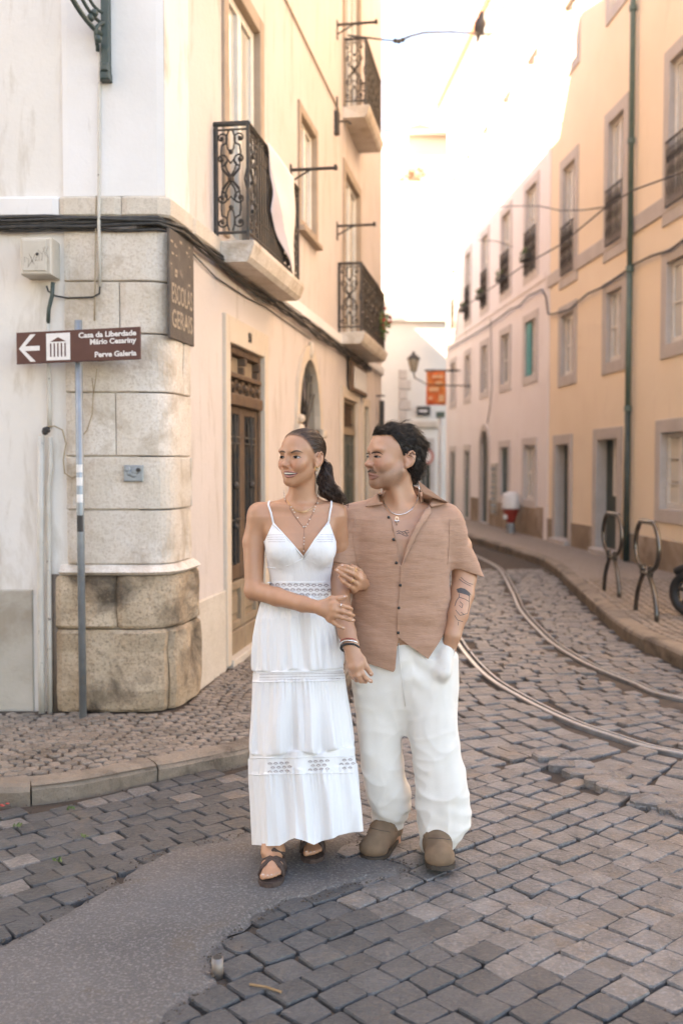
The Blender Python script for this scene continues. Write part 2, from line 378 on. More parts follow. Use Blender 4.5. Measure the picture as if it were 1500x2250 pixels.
# ---- stones
def stone_geo(w, l, jit, h=0.05, cut=0.18, dome=0.004, inset=0.10, cheap=False):
    """rounded squarish stone, top at z = 0"""
    cs = [(-w / 2, -l / 2), (w / 2, -l / 2), (w / 2, l / 2), (-w / 2, l / 2)]
    cs = [(x + rnd.uniform(-jit, jit) * w, y + rnd.uniform(-jit, jit) * l) for x, y in cs]
    ring = []
    for i in range(4):
        p, a, b = cs[i], cs[i - 1], cs[(i + 1) % 4]; c = cut * rnd.uniform(0.5, 1.3)
        ring.append((p[0] + (a[0] - p[0]) * c, p[1] + (a[1] - p[1]) * c)); ring.append((p[0] + (b[0] - p[0]) * c, p[1] + (b[1] - p[1]) * c))
    v = [(x, y, -h) for x, y in ring] if not cheap else []
    v += [(x, y, -0.007 + rnd.uniform(-.002, .002)) for x, y in ring]
    v += [(x * (1 - inset), y * (1 - inset), rnd.uniform(-0.0022, 0.0012)) for x, y in ring] + [(rnd.uniform(-.1, .1) * w, rnd.uniform(-.1, .1) * l, dome * rnd.uniform(0.2, 1.2))]
    f = []; k = 2 if not cheap else 1
    for r in range(k):
        f += [[r * 8 + i, r * 8 + (i + 1) % 8, r * 8 + 8 + (i + 1) % 8, r * 8 + 8 + i] for i in range(8)]
    if cheap:
        v += [(x, y, -0.03) for x, y in ring]; nb = len(v) - 8
        f += [[nb + i, nb + (i + 1) % 8, (i + 1) % 8, i] for i in range(8)]
    o = k * 8; f += [[o + i, o + (i + 1) % 8, o + 8] for i in range(8)]
    return v, f
class Stones:
    def __init__(s, name, parent, mats, gen, nvar=22, limit=300, z=0.0):
        s.name, s.parent, s.mats, s.limit, s.z = name, parent, mats, limit, z
        s.geo = [gen() for _ in range(nvar)]; s.items = []; s.shared = {}
    def put(s, x, y, ang, sx=1, sy=1, mi=0, tilt=0.022, dz=0.004):
        s.items.append((x, y, ang, sx, sy, mi, rnd.uniform(-tilt, tilt), rnd.uniform(-tilt, tilt), rnd.uniform(-dz, dz), rnd.randrange(len(s.geo))))
    def done(s):
        def size(it):
            r = Vector((it[0], it[1], s.z)) - Vector((0, 0, CAM_H)); u = it[0] / it[1] if it[1] > 0.1 else 9
            v = (s.z - CAM_H) / it[1] if it[1] > .1 else 9
            inside = abs(u) < 0.345 and v > -0.57
            hid = -0.2 < u < -0.0 and it[1] > 4.2 and False
            return (0 if inside else 1, r.length)
        s.items.sort(key=size)
        near, rest = s.items[:s.limit], s.items[s.limit:]
        pl = wloc(s.parent)
        for (x, y, a, sx, sy, mi, tx, ty, dz, g) in near:
            key = (g, mi)
            if key not in s.shared:
                me = bpy.data.meshes.new(s.name); me.from_pydata(*[s.geo[g][0], [], s.geo[g][1]]); me.materials.append(s.mats[mi])
                s.shared[key] = me
            o = bpy.data.objects.new(s.name, s.shared[key]); C.objects.link(o); o.parent = s.parent
            o.location = Vector((x, y, s.z + dz)) - pl; o.rotation_euler = (tx, ty, a); o.scale = (sx, sy, 1)
        for mi, m in enumerate(s.mats):
            mb = MB()
            for (x, y, a, sx, sy, k, tx, ty, dz, g) in rest:
                if k != mi: continue
                M = Matrix.Translation((x, y, s.z + dz)) @ Matrix.Rotation(a, 4, 'Z') @ Matrix.Rotation(tx, 4, 'X') @ Matrix.Rotation(ty, 4, 'Y')
                b = len(mb.v)
                mb.v += [M @ Vector((v[0] * sx, v[1] * sy, v[2])) for v in s.geo[g][0]]; mb.f += [[b + i for i in ff] for ff in s.geo[g][1]]
            if mb.v:
                me = bpy.data.meshes.new(s.name + '_field'); me.from_pydata([tuple(v) for v in mb.v], [], mb.f)
                o = link(s.name + '_field', me, m, s.parent); o['kind'] = 'stuff'
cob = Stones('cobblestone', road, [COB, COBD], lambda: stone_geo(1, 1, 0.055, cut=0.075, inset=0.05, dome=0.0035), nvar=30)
TRANS = crom([gp(*p) for p in [(900, 1640), (1010, 1690), (1120, 1688), (1200, 1700), (1290, 1742), (1400, 1786), (1500, 1822), (1700, 1900)]], 0.08)
def trans_y(x):
    for a, b in zip(TRANS, TRANS[1:]):
        if a.x <= x <= b.x: return a.y + (b.y - a.y) * (x - a.x) / max(1e-6, b.x - a.x)
    return TRANS[0].y + (TRANS[0].x - x) * 0.6 if x < TRANS[0].x else TRANS[-1].y - (x - TRANS[-1].x) * 0.3
kl = [(p.x, p.y) for p in KL]; kr = [(p.x, p.y) for p in KR]
def kerb_left_y(x):
    for a, b in zip(KL, KL[1:]):
        if a.x <= x < b.x: return a.y + (b.y - a.y) * (x - a.x) / (b.x - a.x)
    return 99
from mathutils.noise import noise as pnoise
A1 = math.radians(41); pa, pb = 0.131, 0.116
ea = Vector((math.cos(A1), math.sin(A1), 0)); eb = Vector((-math.sin(A1), math.cos(A1), 0))
aspp = [(p.x, p.y) for p in ASP]
for j in range(-75, 75):
    off = rnd.uniform(-0.16, 0.16) + (0.5 if j % 2 else 0) * 0.55
    for i in range(-75, 75):
        q = ea * ((i + off) * pa) + eb * (j * pb) + Vector((0, 4.5, 0))
        wob = Vector((pnoise((q.x * .8, q.y * .8, 1.0)), pnoise((q.x * .8, q.y * .8, 7.0)), 0)) * 0.05
        q = q + wob
        x, y = q.x, q.y
        if y < 2.3 or y > 6.2 or x < -2.6 or x > 2.4 or abs(x / y) > 0.42: continue
        if x < 0.35 and y > kerb_left_y(x) - 0.07 - (0.03 if x < -.9 else 0): continue
        if y > trans_y(x) + 0.03: continue
        if inpoly(x, y, aspp) and min((x - p.x) ** 2 + (y - p.y) ** 2 for p in dense[::2]) > .045 ** 2: continue
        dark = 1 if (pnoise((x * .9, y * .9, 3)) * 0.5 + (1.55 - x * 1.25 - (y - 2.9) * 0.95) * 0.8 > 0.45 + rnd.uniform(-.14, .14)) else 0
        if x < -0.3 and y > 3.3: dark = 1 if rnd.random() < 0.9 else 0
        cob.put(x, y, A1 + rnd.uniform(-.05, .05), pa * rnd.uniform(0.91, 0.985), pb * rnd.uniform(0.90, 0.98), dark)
# stones laid across the tramway: rows square to the rails
def rows(P, o0, o1, y0, y1, pl, pw, jig, mats):
    L = 0.0; nxt = 0.0
    for i in range(len(P) - 1):
        a, b = P[i], P[i + 1]; seg = (b - a).length
        while nxt < L + seg:
            u = (nxt - L) / seg; q = a.lerp(b, u)
            ta = (P[min(i + 1, len(P) - 1)] - P[max(i - 1, 0)]).normalized(); tb = (P[min(i + 2, len(P) - 1)] - P[i]).normalized(); t = ta.lerp(tb, u).normalized()
            t4, t0 = (P[min(i + 4, len(P) - 1)] - P[min(i + 2, len(P) - 2)]).normalized(), (P[max(i - 1, 0) + 1] - P[max(i - 1, 0)]).normalized()
            kap = (t0.x * t4.y - t0.y * t4.x) / max(.05, (P[min(i + 3, len(P) - 1)] - P[max(i - 1, 0)]).length)
            nn = Vector((t.y, -t.x, 0)); ang = math.atan2(t.y, t.x)
            o = o0 + rnd.uniform(0, pw)
            while o < o1:
                w = pw * rnd.uniform(0.8, 1.25); fac = max(.5, 1 + o * kap); nsub = 2 if fac > 1.55 else 1
                for h in range(nsub):
                    r = q + nn * o + t * (pl * fac * ((h + .5) / nsub - .5) if nsub > 1 else 0)
                    x, y = r.x, r.y
                    ok = y0 < y < y1 and abs(x / max(y, .1)) < 0.4
                    ok = ok and near_line(R1, x, y) > 0.09 and near_line(R2, x, y) > 0.09 and x < interp(kr, y) - 0.07
                    if ok and y < trans_y(x) + 0.02: ok = False
                    if ok and x < 1.5 and y > 4.6 and (x < interp(kl[60:], y) + 0.06 or x < -.3): ok = False
                    if ok: yield x, y, ang + rnd.uniform(-jig, jig), pl * fac / nsub * rnd.uniform(.86, .97), w * rnd.uniform(.86, .95)
                o += w
            nxt += pl
        L += seg
for P, o0, o1, pl_, pw_, jg in ((R1, -2.3, -0.07, 0.128, 0.15, 0.09), (R1, 0.07, 0.82, 0.12, 0.14, 0.06), (R2, 0.07, 1.5, 0.12, 0.14, 0.06)):
    for x, y, a, l, w in rows(P, o0, o1, 3, 15.5, pl_, pw_, jg, 0): cob.put(x, y, a, l, w, 0, 0.035, 0.006)
cob.done()
# the row of rough setts that edges the tramway
edge = [q for q in crom([gp(*p) for p in [(1195, 1668), (1250, 1692), (1300, 1715), (1360, 1738), (1420, 1762), (1480, 1785), (1560, 1818)]], 0.02)]
k = 0
while k < len(edge) - 4:
    for row in range(2):
        q = edge[k] + Vector((rnd.uniform(-.01, .01) + row * .06, rnd.uniform(-.015, .015) + row * .135, 0))
        v, f = stone_geo(0.150 * rnd.uniform(.8, 1.1), 0.118 * rnd.uniform(.85, 1.1), 0.12, cut=0.24, dome=0.016, inset=0.16)
        a = rnd.uniform(-.5, .3)
        M = Matrix.Translation((q.x, q.y, (0.026 if row == 0 else 0.018) + rnd.uniform(-.004, .008))) @ Matrix.Rotation(a, 4, 'Z') @ Matrix.Rotation(rnd.uniform(-.12, .12), 4, 'X')
        mb = MB(); mb.v = [M @ Vector(p) for p in v]; mb.f = f; mb.build('rough_sett', COB, road)
    k += rnd.choice((5, 6, 7))

# ---- left pavement, kerb, paving stones
klp = [(p.x, p.y) for p in KL]
pavement = sheet('pavement', klp + [(0.5, 30), (-30, 30), (-30, 4.35)], PZ - 0.014, BED); tag(pavement, kind='structure')
kerb = empty('kerb', KL[60]); tag(kerb, kind='structure')
def kerb_run(K, parent, i0, i1, lens, side=1, z=PZ, w=0.115):
    i = i0
    while i < i1:
        L = rnd.uniform(*lens); j = i; acc = 0
        while j < i1 and acc < L: acc += (K[j + 1] - K[j]).length; j += 1
        if acc > 0.12:
            P = [K[i].lerp(K[i + 1], 0.06)] + K[i + 1:j] + [K[j].lerp(K[j - 1], 0.06)]
            h = rnd.uniform(-.006, .006); o = rnd.uniform(-.008, .008)
            pr = [(0.0 + o, -0.06), (0.006 + o, z - 0.03 + h), (-0.010 + o, z - 0.008 + h), (-0.035 + o, z + 0.002 + h), (-w, z + 0.003), (-w, -0.06)]
            pr = [(side * a, b) for a, b in pr]
            mbk = sweep(P, pr, MB())
            for q in mbk.v:
                if q.z > .02: d_ = pnoise((q.x * 7, q.y * 7, q.z * 9)) * .012; q.x += d_ * .6; q.y += d_; q.z += pnoise((q.x * 9, q.y * 9, 4.0)) * .007
            mbk.build('kerb_stone', KERB, parent, smooth=False)
        i = j
kerb_run(KL, kerb, 35, len(KL) - 90, (0.42, 0.62))
def kerb_in(x, y, K, d):
    return near_line(K, x, y) > d
pav = Stones('paving_stone', pavement, [PAVE], lambda: stone_geo(1, 1, 0.10, h=0.03, cut=0.22, dome=0.002, inset=0.13, cheap=True), z=PZ)
KLs = KL[::2]
for j in range(-10, 90):
    for i in range(-60, 70):
        ps = 0.073
        q = Vector((i * ps + (j % 2) * ps * .5, j * ps * 0.92, 0)); a = 0.35
        x = -1.0 + q.x * math.cos(a) - q.y * math.sin(a); y = 4.7 + q.x * math.sin(a) + q.y * math.cos(a)
        x += pnoise((x * 2, y * 2, 5)) * 0.05 + rnd.uniform(-.007, .007); y += pnoise((x * 2, y * 2, 9)) * 0.05 + rnd.uniform(-.007, .007)
        if x / y < -0.40 or y > 12.5 or y < 4.4: continue
        if y > 6.08 and x < -1.04 + 0.1646 * (y - 6.13): continue
        if x < -1.0 and y > 6.05: continue
        if y < kerb_left_y(x) if x < -0.3 else x > interp(kl[60:], y): continue
        if near_line(KLs, x, y) < 0.135: continue
        pav.put(x, y, a + rnd.uniform(-.35, .35), ps * rnd.uniform(.80, .98), ps * rnd.uniform(.75, .92), 0, 0.04, 0.003)
pav.done()
# ---- right pavement
krp = [(p.x, p.y) for p in KR]
RX = lambda y: 5.67 - 0.0732 * y
pavement_r = sheet('pavement', krp + [(RX(34) + .3, 34), (RX(3.5) + .3, 3.5)], 0.12 - 0.012, PAVEF); tag(pavement_r, kind='structure')
kerb_r = empty('kerb', KR[40]); tag(kerb_r, kind='structure')
kerb_run(KR, kerb_r, 4, len(KR) - 20, (0.8, 1.1), side=-1, z=0.12, w=0.16)
pvr = Stones('paving_stone', pavement_r, [PAVE], lambda: stone_geo(1, 1, 0.10, h=0.03, cut=0.2, dome=0.002, inset=0.12, cheap=True), z=0.12, limit=200)
for j in range(60, 150):
    y = j * 0.085 + 0.5
    x = interp(kr, y) + 0.22
    while x < RX(y) - 0.05:
        if x / y < 0.37: pvr.put(x + rnd.uniform(-.01, .01), y + rnd.uniform(-.02, .02), 0.1 + rnd.uniform(-.25, .25), 0.082 * rnd.uniform(.8, .95), 0.08 * rnd.uniform(.8, .95), 0, 0.03, 0.003)
        x += 0.086
pvr.done()

# loose grit along the broken edge of the asphalt and in the gutter
gv = MB()
def grit(x, y, z, s):
    a = rnd.uniform(0, 6.28); b = len(gv.v)
    for k in range(4): gv.v.append(Vector((x + s * math.cos(a + k * 1.57) * rnd.uniform(.6, 1.2), y + s * math.sin(a + k * 1.57) * rnd.uniform(.6, 1.2), z)))
    gv.v.append(Vector((x, y, z + s * rnd.uniform(.5, 1.0)))); gv.f.extend([[b + k, b + (k + 1) % 4, b + 4] for k in range(4)])
for p in dense:
    if p.y < 2.3 or abs(p.x) > 2: continue
    for k in range(4): grit(p.x + rnd.gauss(0, .018), p.y + rnd.gauss(0, .018), .002, rnd.uniform(.002, .007))
for q in KL[30:120]:
    for k in range(5): grit(q.x + rnd.uniform(-.02, .06), q.y - rnd.uniform(.01, .10), -.004, rnd.uniform(.002, .006))
for k in range(2600):
    x, y = rnd.uniform(-1.8, 2.2), rnd.uniform(2.5, 6)
    grit(x, y, -.012, rnd.uniform(.003, .008))
o = gv.build('grit', BED); tag(o, 'loose sandy grit in the joints and along the broken asphalt edge', 'grit', kind='stuff')
# ================================================================ building on the left corner
CN = Vector((-1.079, 6.132, 0))
DS = Vector((0.1624, 0.9867, 0)); NS = Vector((0.9867, -0.1624, 0))
DF = Vector((-0.9998, 0.02, 0)); NF = Vector((-0.02, -0.9998, 0))
def fs(u, z, p): return CN + DS * u + NS * p + Vector((0, 0, z))
def ff(u, z, p): return CN + DF * u + NF * p + Vector((0, 0, z))
def onplane(x, y, o, n, d, p=0.0):
    r = ray(x, y); c = Vector((0, 0, CAM_H)); o = o + n * p
    t = (o - c).dot(n) / r.dot(n); q = c + r * t
    return (q - o).dot(d), q.z
def LS(x, y, p=0.0): return onplane(x, y, CN, NS, DS, p)
def LF(x, y, p=0.0): return onplane(x, y, CN, NF, DF, p)
def facade(fr, name, holes, u0, u1, z0, z1, m, parent, depth=0.3, p=0.0):
    us = sorted({u0, u1, *[h[0] for h in holes], *[h[1] for h in holes]}); us = [u for u in us if u0 <= u <= u1]
    zs = sorted({z0, z1, *[h[2] for h in holes], *[h[3] for h in holes]}); zs = [z for z in zs if z0 <= z <= z1]
    mb = MB(fr)
    for a, b in zip(us, us[1:]):
        for c, d in zip(zs, zs[1:]):
            mu, mz = (a + b) / 2, (c + d) / 2
            if any(h[0] < mu < h[1] and h[2] < mz < h[3] for h in holes): continue
            mb.add([(a, c, p), (b, c, p), (b, d, p), (a, d, p)], [(0, 1, 2, 3)])
    for a, b, c, d in holes:
        if b <= u0 or a >= u1 or d <= z0 or c >= z1: continue
        q = -depth
        mb.add([(a, c, p), (b, c, p), (b, d, p), (a, d, p), (a, c, q), (b, c, q), (b, d, q), (a, d, q)], [(0, 1, 5, 4), (1, 2, 6, 5), (2, 3, 7, 6)] + ([(3, 0, 4, 7)] if a > u0 else []))
    return mb.build(name, m, parent)
def ring(mb, u0, u1, z0, z1, w, c0, c1, bottom=True, wt=None, wb=None):
    wt = w if wt is None else wt; wb = w if wb is None else wb
    mb.cbox(u0 - w, u0, z0 - (wb if bottom else 0), z1 + wt, c0, c1); mb.cbox(u1, u1 + w, z0 - (wb if bottom else 0), z1 + wt, c0, c1)
    mb.cbox(u0 + .001, u1 - .001, z1, z1 + wt, c0, c1 - .002)
    if bottom: mb.cbox(u0 + .001, u1 - .001, z0 - wb, z0, c0, c1 - .002)
    return mb
def window(fr, parent, u0, u1, z0, z1, fw=0.14, fm=None, rec=0.14, sm=None, gm=None, rows=1, bottom=True, proud=0.025, sill=False, wt=None, wb=None, leaf=0.05, open_=0.0, name='window'):
    fm = fm or GRANITE; sm = sm or WOODW; gm = gm or GLASS
    w = ring(MB(fr), u0, u1, z0, z1, fw, -rec - 0.06, proud, bottom, wt, wb).build(name, fm, parent)
    w.name = name
    b = MB(fr); q = -rec
    um = (u0 + u1) / 2
    ring(b, u0 + leaf, u1 - leaf, z0 + leaf * 1.3, z1 - leaf, leaf, q - 0.05, q, True, None, leaf * 1.3)
    b.cbox(um - leaf * .6, um + leaf * .6, z0 + leaf, z1 - leaf, q - 0.05, q + 0.008)
    for r in range(1, rows):
        zz = z0 + (z1 - z0) * r / rows
        b.box(u0 + leaf, um - leaf * .6, zz - 0.012, zz + 0.012, q - 0.04, q - 0.006); b.box(um + leaf * .6, u1 - leaf, zz - 0.012, zz + 0.012, q - 0.04, q - 0.006)
    b.build('sash', sm, w)
    for a, c in ((u0 + leaf, um - leaf * .6), (um + leaf * .6, u1 - leaf)):
        for r in range(rows):
            za = z0 + leaf + (z1 - z0 - 2 * leaf) * r / rows; zb = z0 + leaf + (z1 - z0 - 2 * leaf) * (r + 1) / rows
            MB(fr).box(a, c, za + .008, zb - .008, q - 0.042, q - 0.025).build('pane', gm, w)
    if sill: MB(fr).cbox(u0 - fw, u1 + fw, z0 - (wb if wb is not None else fw) - 0.05, z0 - (wb if wb is not None else fw), -0.02, proud + 0.05).build('sill', fm, w)
    return w
def hole(u0, u1, z0, z1, fw, bottom=True, wt=None, wb=None):
    e = 0.004
    wt = fw if wt is None else wt; wb = fw if wb is None else wb
    return (u0 - fw + e, u1 + fw - e, z0 - (wb - e if bottom else 0), z1 + wt - e)

LB = empty('corner_house', CN, 'cream plastered corner house with worn limestone corner, brown door and iron balconies', 'building')
LEN_S, TOP = 10.75, 12.6
# --- openings of the street side
def sp(x0, x1, yt, yb, p=0.0):
    """opening from photo columns x0..x1; yt, yb are measured at x0 / x1 as (x, y)"""
    return LS(x0, 1000, p)[0], LS(x1, 1000, p)[0], LS(yb[0], yb[1], p)[1], LS(yt[0], yt[1], p)[1]
w1 = sp(502, 570, (570, 80), (560, 1000)); w1 = (w1[0], w1[1], 3.30, w1[3])
w2 = sp(659, 692, (692, 305), (692, 520))
w3 = sp(756, 787, (787, 440), (787, 1000)); w3 = (w3[0], w3[1], 3.30, w3[3] + .05)
w4 = (w3[0], w3[1], 6.15, 8.2)
w5 = (w1[0], w1[1], 6.4, 8.5); w6 = (w2[0], w2[1], 6.9, 8.2)
dA = sp(500, 576, (576, 786), (500, 1460)); dA = (dA[0], dA[1], 0.10, dA[3])
dB = sp(653, 699, (676, 790), (655, 1300)); dB = (dB[0], dB[1], 0.10, dB[3])
dC = sp(751, 783, (751, 872), (751, 1300)); dC = (dC[0], dC[1], 0.10, dC[3])
dD = sp(798, 808, (798, 892), (800, 1300)); dD = (dD[0], dD[1], 0.10, dD[3])
FW1, FWD = 0.13, 0.12
zb0, zb1 = LF(300, 480)[1], LF(300, 434)[1]
holes = [(-.01, .17, .05, zb0), hole(*w1, FW1, False), hole(*w2, 0.09), hole(*w3, FW1, False), hole(*w4, FW1, False), hole(*w5, FW1, False), hole(*w6, .09),
         hole(*dA, FWD, False), (dB[0] - .1, dB[1] + .1, 0.1, dB[3] + 0.12), hole(*dC, 0.14, False), hole(*dD, 0.12, False)]
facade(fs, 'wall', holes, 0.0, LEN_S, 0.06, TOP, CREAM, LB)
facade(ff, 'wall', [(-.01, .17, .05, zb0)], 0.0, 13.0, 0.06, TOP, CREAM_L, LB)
# body behind the fronts, with roof slab and eaves
E = fs(LEN_S, 0, 0); Fp = ff(13, 0, 0)
mb = MB(); ins = [fs(0.02, 0, -0.55) + DF * 0.45 * 0, fs(LEN_S, 0, -0.55), fs(LEN_S, 0, -10), ff(13, 0, -0.4)]
ins[0] = CN + NS * -0.55 + DS * 0.5
mb.prism([(p.x, p.y) for p in ins], 0.0, TOP - 0.02); mb.build('inner_wall', GLASSD, LB)
MB().prism([(p.x, p.y) for p in (CN + NS * .45 - DS * .45, fs(LEN_S, 0, .45), fs(LEN_S, 0, -10), ff(13, 0, .45))], TOP, TOP + 0.25).build('eaves', WHITEP, LB)
MB().prism([(p.x, p.y) for p in (fs(LEN_S, 0, 0) - DS * .001, fs(LEN_S, 0, -10), fs(LEN_S - .2, 0, -10), fs(LEN_S - .2, 0, -.3))], 0.0, TOP - 0.01).build('end_wall', CREAM, LB)
# --- corner path: s < 0 along the front, s > 0 along the side, rounded corner
def corner(s, p, r):
    T = r
    if s <= -T: q = CN + DF * (-s); n = NF
    elif s >= T: q = CN + DS * s; n = NS
    else:
        t = (s + T) / (2 * T); a, c, b = CN + DF * T, CN, CN + DS * T
        q = a * (1 - t) ** 2 + c * 2 * t * (1 - t) + b * t * t
        tg = ((c - a) * (1 - t) + (b - c) * t).normalized(); n = Vector((tg.y, -tg.x, 0))
    return q + n * p
def block(s0, s1, z0, z1, p, name, m, parent, r=0.13, back=-0.12, e=0.007, rough=0.0, prof=None):
    ns = max(2, int((s1 - s0) / 0.035)); mb = MB()
    zl = [(z0, back), (z0 + .001, p - e), (z0 + e, p)] + [(z0 + e + (z1 - z0 - 2 * e) * k / 4, p) for k in range(1, 4)] + [(z1 - e, p), (z1 - .001, p - e), (z1, back)]
    if prof: zl = prof
    sd_ = rnd.uniform(0, 50)
    for i in range(ns + 1):
        s = s0 + (s1 - s0) * i / ns
        for k, (z, q) in enumerate(zl):
            if (i in (0, ns)) and q > back + .01: q -= e
            ss = s + (e * 0.0)
            if rough and 1 < k < len(zl) - 2: q += rough * pnoise((s * 6 + sd_, z * 6, 2)) - rough * max(0, pnoise((s * 9 + sd_, z * 9, 8)) - .25) * 2
            v = corner(ss, q, r); mb.v.append(Vector((v.x, v.y, z)))
    K = len(zl)
    for i in range(ns):
        for k in range(K - 1): mb.f.append([i * K + k, (i + 1) * K + k, (i + 1) * K + k + 1, i * K + k + 1])
    mb.f.append(list(range(K))); mb.f.append([ns * K + k for k in range(K)][::-1])
    return mb.build(name, m, parent, smooth=False)
def fz(y, x=300): return LF(x, y)[1]
uL, uM = -LF(146, 800)[0], -LF(256, 800)[0]
uE = LS(411, 800)[0]
cz = [1240, 1120, 1003, 863, 735, 620, 506]
g = 0.003
for (yb, yt, cuts) in ((1240, 1120, [0.30]), (1120, 1003, [-.02 + .42]), (1003, 863, [uM]), (863, 735, [.28]), (735, 620, [uM + .03]), (620, 506, [])):
    ss = [uL] + [c for c in cuts if uL < c < uE] + [uE]
    for a, b in zip(ss, ss[1:]):
        block(a + g, b - g, fz(yb) + g, fz(yt) - g, 0.030 + rnd.uniform(-.004, .004), 'stone_block', LIME, LB, rough=0.006)
uPL, uPE = -LF(127, 1300)[0], LS(424, 1300)[0]
zt, zb = fz(1240), fz(1262)
block(uL - .04, uE + .03, zb, zt, 0.07, 'plinth_moulding', LIME, LB, r=.16, prof=[(zb, -.1), (zb, .055), (zb + .02, .085), (zt - .02, .06), (zt, .032), (zt, -.1)])
for a, b, yb, yt in ((uPL, uM, 1380, 1263), (uM, uPE, 1380, 1263), (uPL, .02, 1562, 1380), (.02, uPE, 1562, 1380)):
    block(a + g, b - g, max(fz(yb), .08) + g, fz(yt) - g, 0.065, 'plinth_stone', PLINTH, LB, r=.2, rough=0.03, e=.02)
# band of stone under the first floor, corner pilaster above it
for a, b, m in ((-13, uL - .02, WHITEP), (uL - .02, -0.25, LIMEW), (-.25, 0.45, LIMEW), (.45, 1.15, LIMEW), (1.15, 4, WHITEP), (4, LEN_S, WHITEP)):
    block(a + .002, b - .002, zb0, zb1, 0.05, 'stone_band', m, LB, r=.02, e=.015)
block(uL, 0.0, zb1 + .002, TOP - .3, 0.018, 'corner_pilaster', WHITEP, LB, r=.004, e=.004)
block(0.003, LS(412, 300)[0], zb1 + .002, TOP - .3, 0.015, 'corner_pilaster', CREAM_L, LB, r=.001, e=.004)
# grey plinths
MB(ff).cbox(-LF(75, 1400)[0] * -1, 13, .07, fz(1296), -.05, 0.014, .008).build('wall_plinth', GREYP, LB)
uPa, uPb = LS(426, 1400)[0], dA[0] - FWD
MB(fs).cbox(uPa, uPb - .003, .07, LS(460, 1310)[1], -.05, 0.02, .008).build('wall_plinth', LIMEW, LB)
MB(fs).cbox(dA[1] + FWD + .003, dB[0] - .12, .07, 0.75, -.05, 0.02, .008).build('wall_plinth', LIMEW, LB)
MB(fs).cbox(dB[1] + .12, dC[0] - .15, .07, 0.75, -.05, 0.02, .008).build('wall_plinth', LIMEW, LB)
# --- windows
window(fs, LB, *w1, fw=FW1, rec=.035, bottom=False, gm=GLASSL, fm=FRAMEB, rows=1, leaf=.07, name='window')
window(fs, LB, *w2, fw=.09, rec=.035, fm=FRAMEB, gm=GLASSL, sm=WOODW, sill=True)
window(fs, LB, *w3, fw=FW1, rec=.035, bottom=False, fm=FRAMEB, gm=GLASSL, leaf=.06)
window(fs, LB, *w4, fw=FW1, rec=.035, bottom=False, fm=FRAMEB, gm=GLASSL, leaf=.06)
window(fs, LB, *w5, fw=FW1, rec=.035, bottom=False, fm=FRAMEB, gm=GLASSL, leaf=.06)
window(fs, LB, *w6, fw=.09, rec=.035, fm=FRAMEB, gm=GLASSL)
# --- door with the number over it
d = ring(MB(fs), *dA, FWD, -.2, .03, False, wt=.2).build('door', FRAMEL, LB)
u0, u1, z0, z1 = dA; um = (u0 + u1) / 2; q = -.03
zt1 = LS(500, 875)[1] ; zt2 = LS(500, 800)[1]; zl = 0.83
f = MB(fs); ring(f, u0 + .05, u1 - .05, z0, z1 - .06, .05, q - .05, q + .02, False, wt=.06)
f.cbox(u0 + .05, u1 - .05, zt1 - .04, zt1 + .05, q - .04, q + .05)
for k in range(5):
    uu = u0 + .12 + (u1 - u0 - .24) * k / 4
    f.box(uu - .05, uu + .05, zt1 + .055, zt1 + .17, q - .03, q + .01); f.ball((uu, zt1 + .11, q + .02), .032, 6, 4)
f.cbox(u0 + .05, u1 - .05, zt1 + .17, zt1 + .21, q - .04, q + .04)
for uu in (um - .02, u0 + .07, u1 - .11):
    for k in range(5): f.cbox(uu + .0, uu + .045, zt1 + .22 + k * .07, zt1 + .28 + k * .07, q - .03, q + .02 + .018 * (k % 2))
f.build('carved_frame', BROWNW, d)
MB(fs).box(u0 + .1, u1 - .1, zt1 + .2, z1 - .07, q - .06, q - .03).build('transom_panel', TANW, d)
for a, b in ((u0 + .05, um - .004), (um + .004, u1 - .05)):
    lf = MB(fs); e = .065
    ring(lf, a + e, b - e, zl, zt1 - .04 - e, e, q - .05, q, True, None, .12)
    lf.build('leaf', BROWNW, d)
    MB(fs).box(a + e, b - e, zl, zt1 - .1, q - .07, q - .045).build('dark_panel', GLASSD, d)
    lw = MB(fs); ring(lw, a + e, b - e, z0 + .28, zl - .2, e, q - .05, q + .005, True, None, .06); lw.cbox(a, b, z0 + .01, z0 + .215, q - .05, q + .015); lw.cbox(a + e + .03, b - e - .03, z0 + .32, zl - .24, q - .05, q - .012, .02); lw.box(a + e, b - e, z0 + .28, zl - .2, q - .06, q - .03)
    lw.build('lower_panel', TANW, d)
    gr = MB(fs); c = (a + b) / 2
    for uu in (a + e + .04, c - .05, c + .05, b - e - .04): gr.tube([(uu, zl, q - .01), (uu, zt1 - .1, q - .01)], .009, 5)
    gr.tube([(c, zl, q + .005), (c, zt1 - .1, q + .005)], .012, 5)
    for zz in (zl + .35, zl + .95, zl + 1.0): gr.tube([(a + e, zz, q), (b - e, zz, q)], .008, 5)
    for zz, rr in ((zl + .62, .032), (zl + .30, .024)): gr.ball((c, zz, q + .01), rr, 8, 6)
    for sgn in (-1, 1): gr.tube([(c + sgn * .075, zl + 1.12, q), (c + sgn * .06, zl + .98, q), (c, zl + .86, q)], .011, 5)
    gr.build('grille', IRON, d)
MB(fs).cbox(u0 - .02, u1 + .02, 0.07, .135, -.2, .05).build('threshold', LIMEW, d)
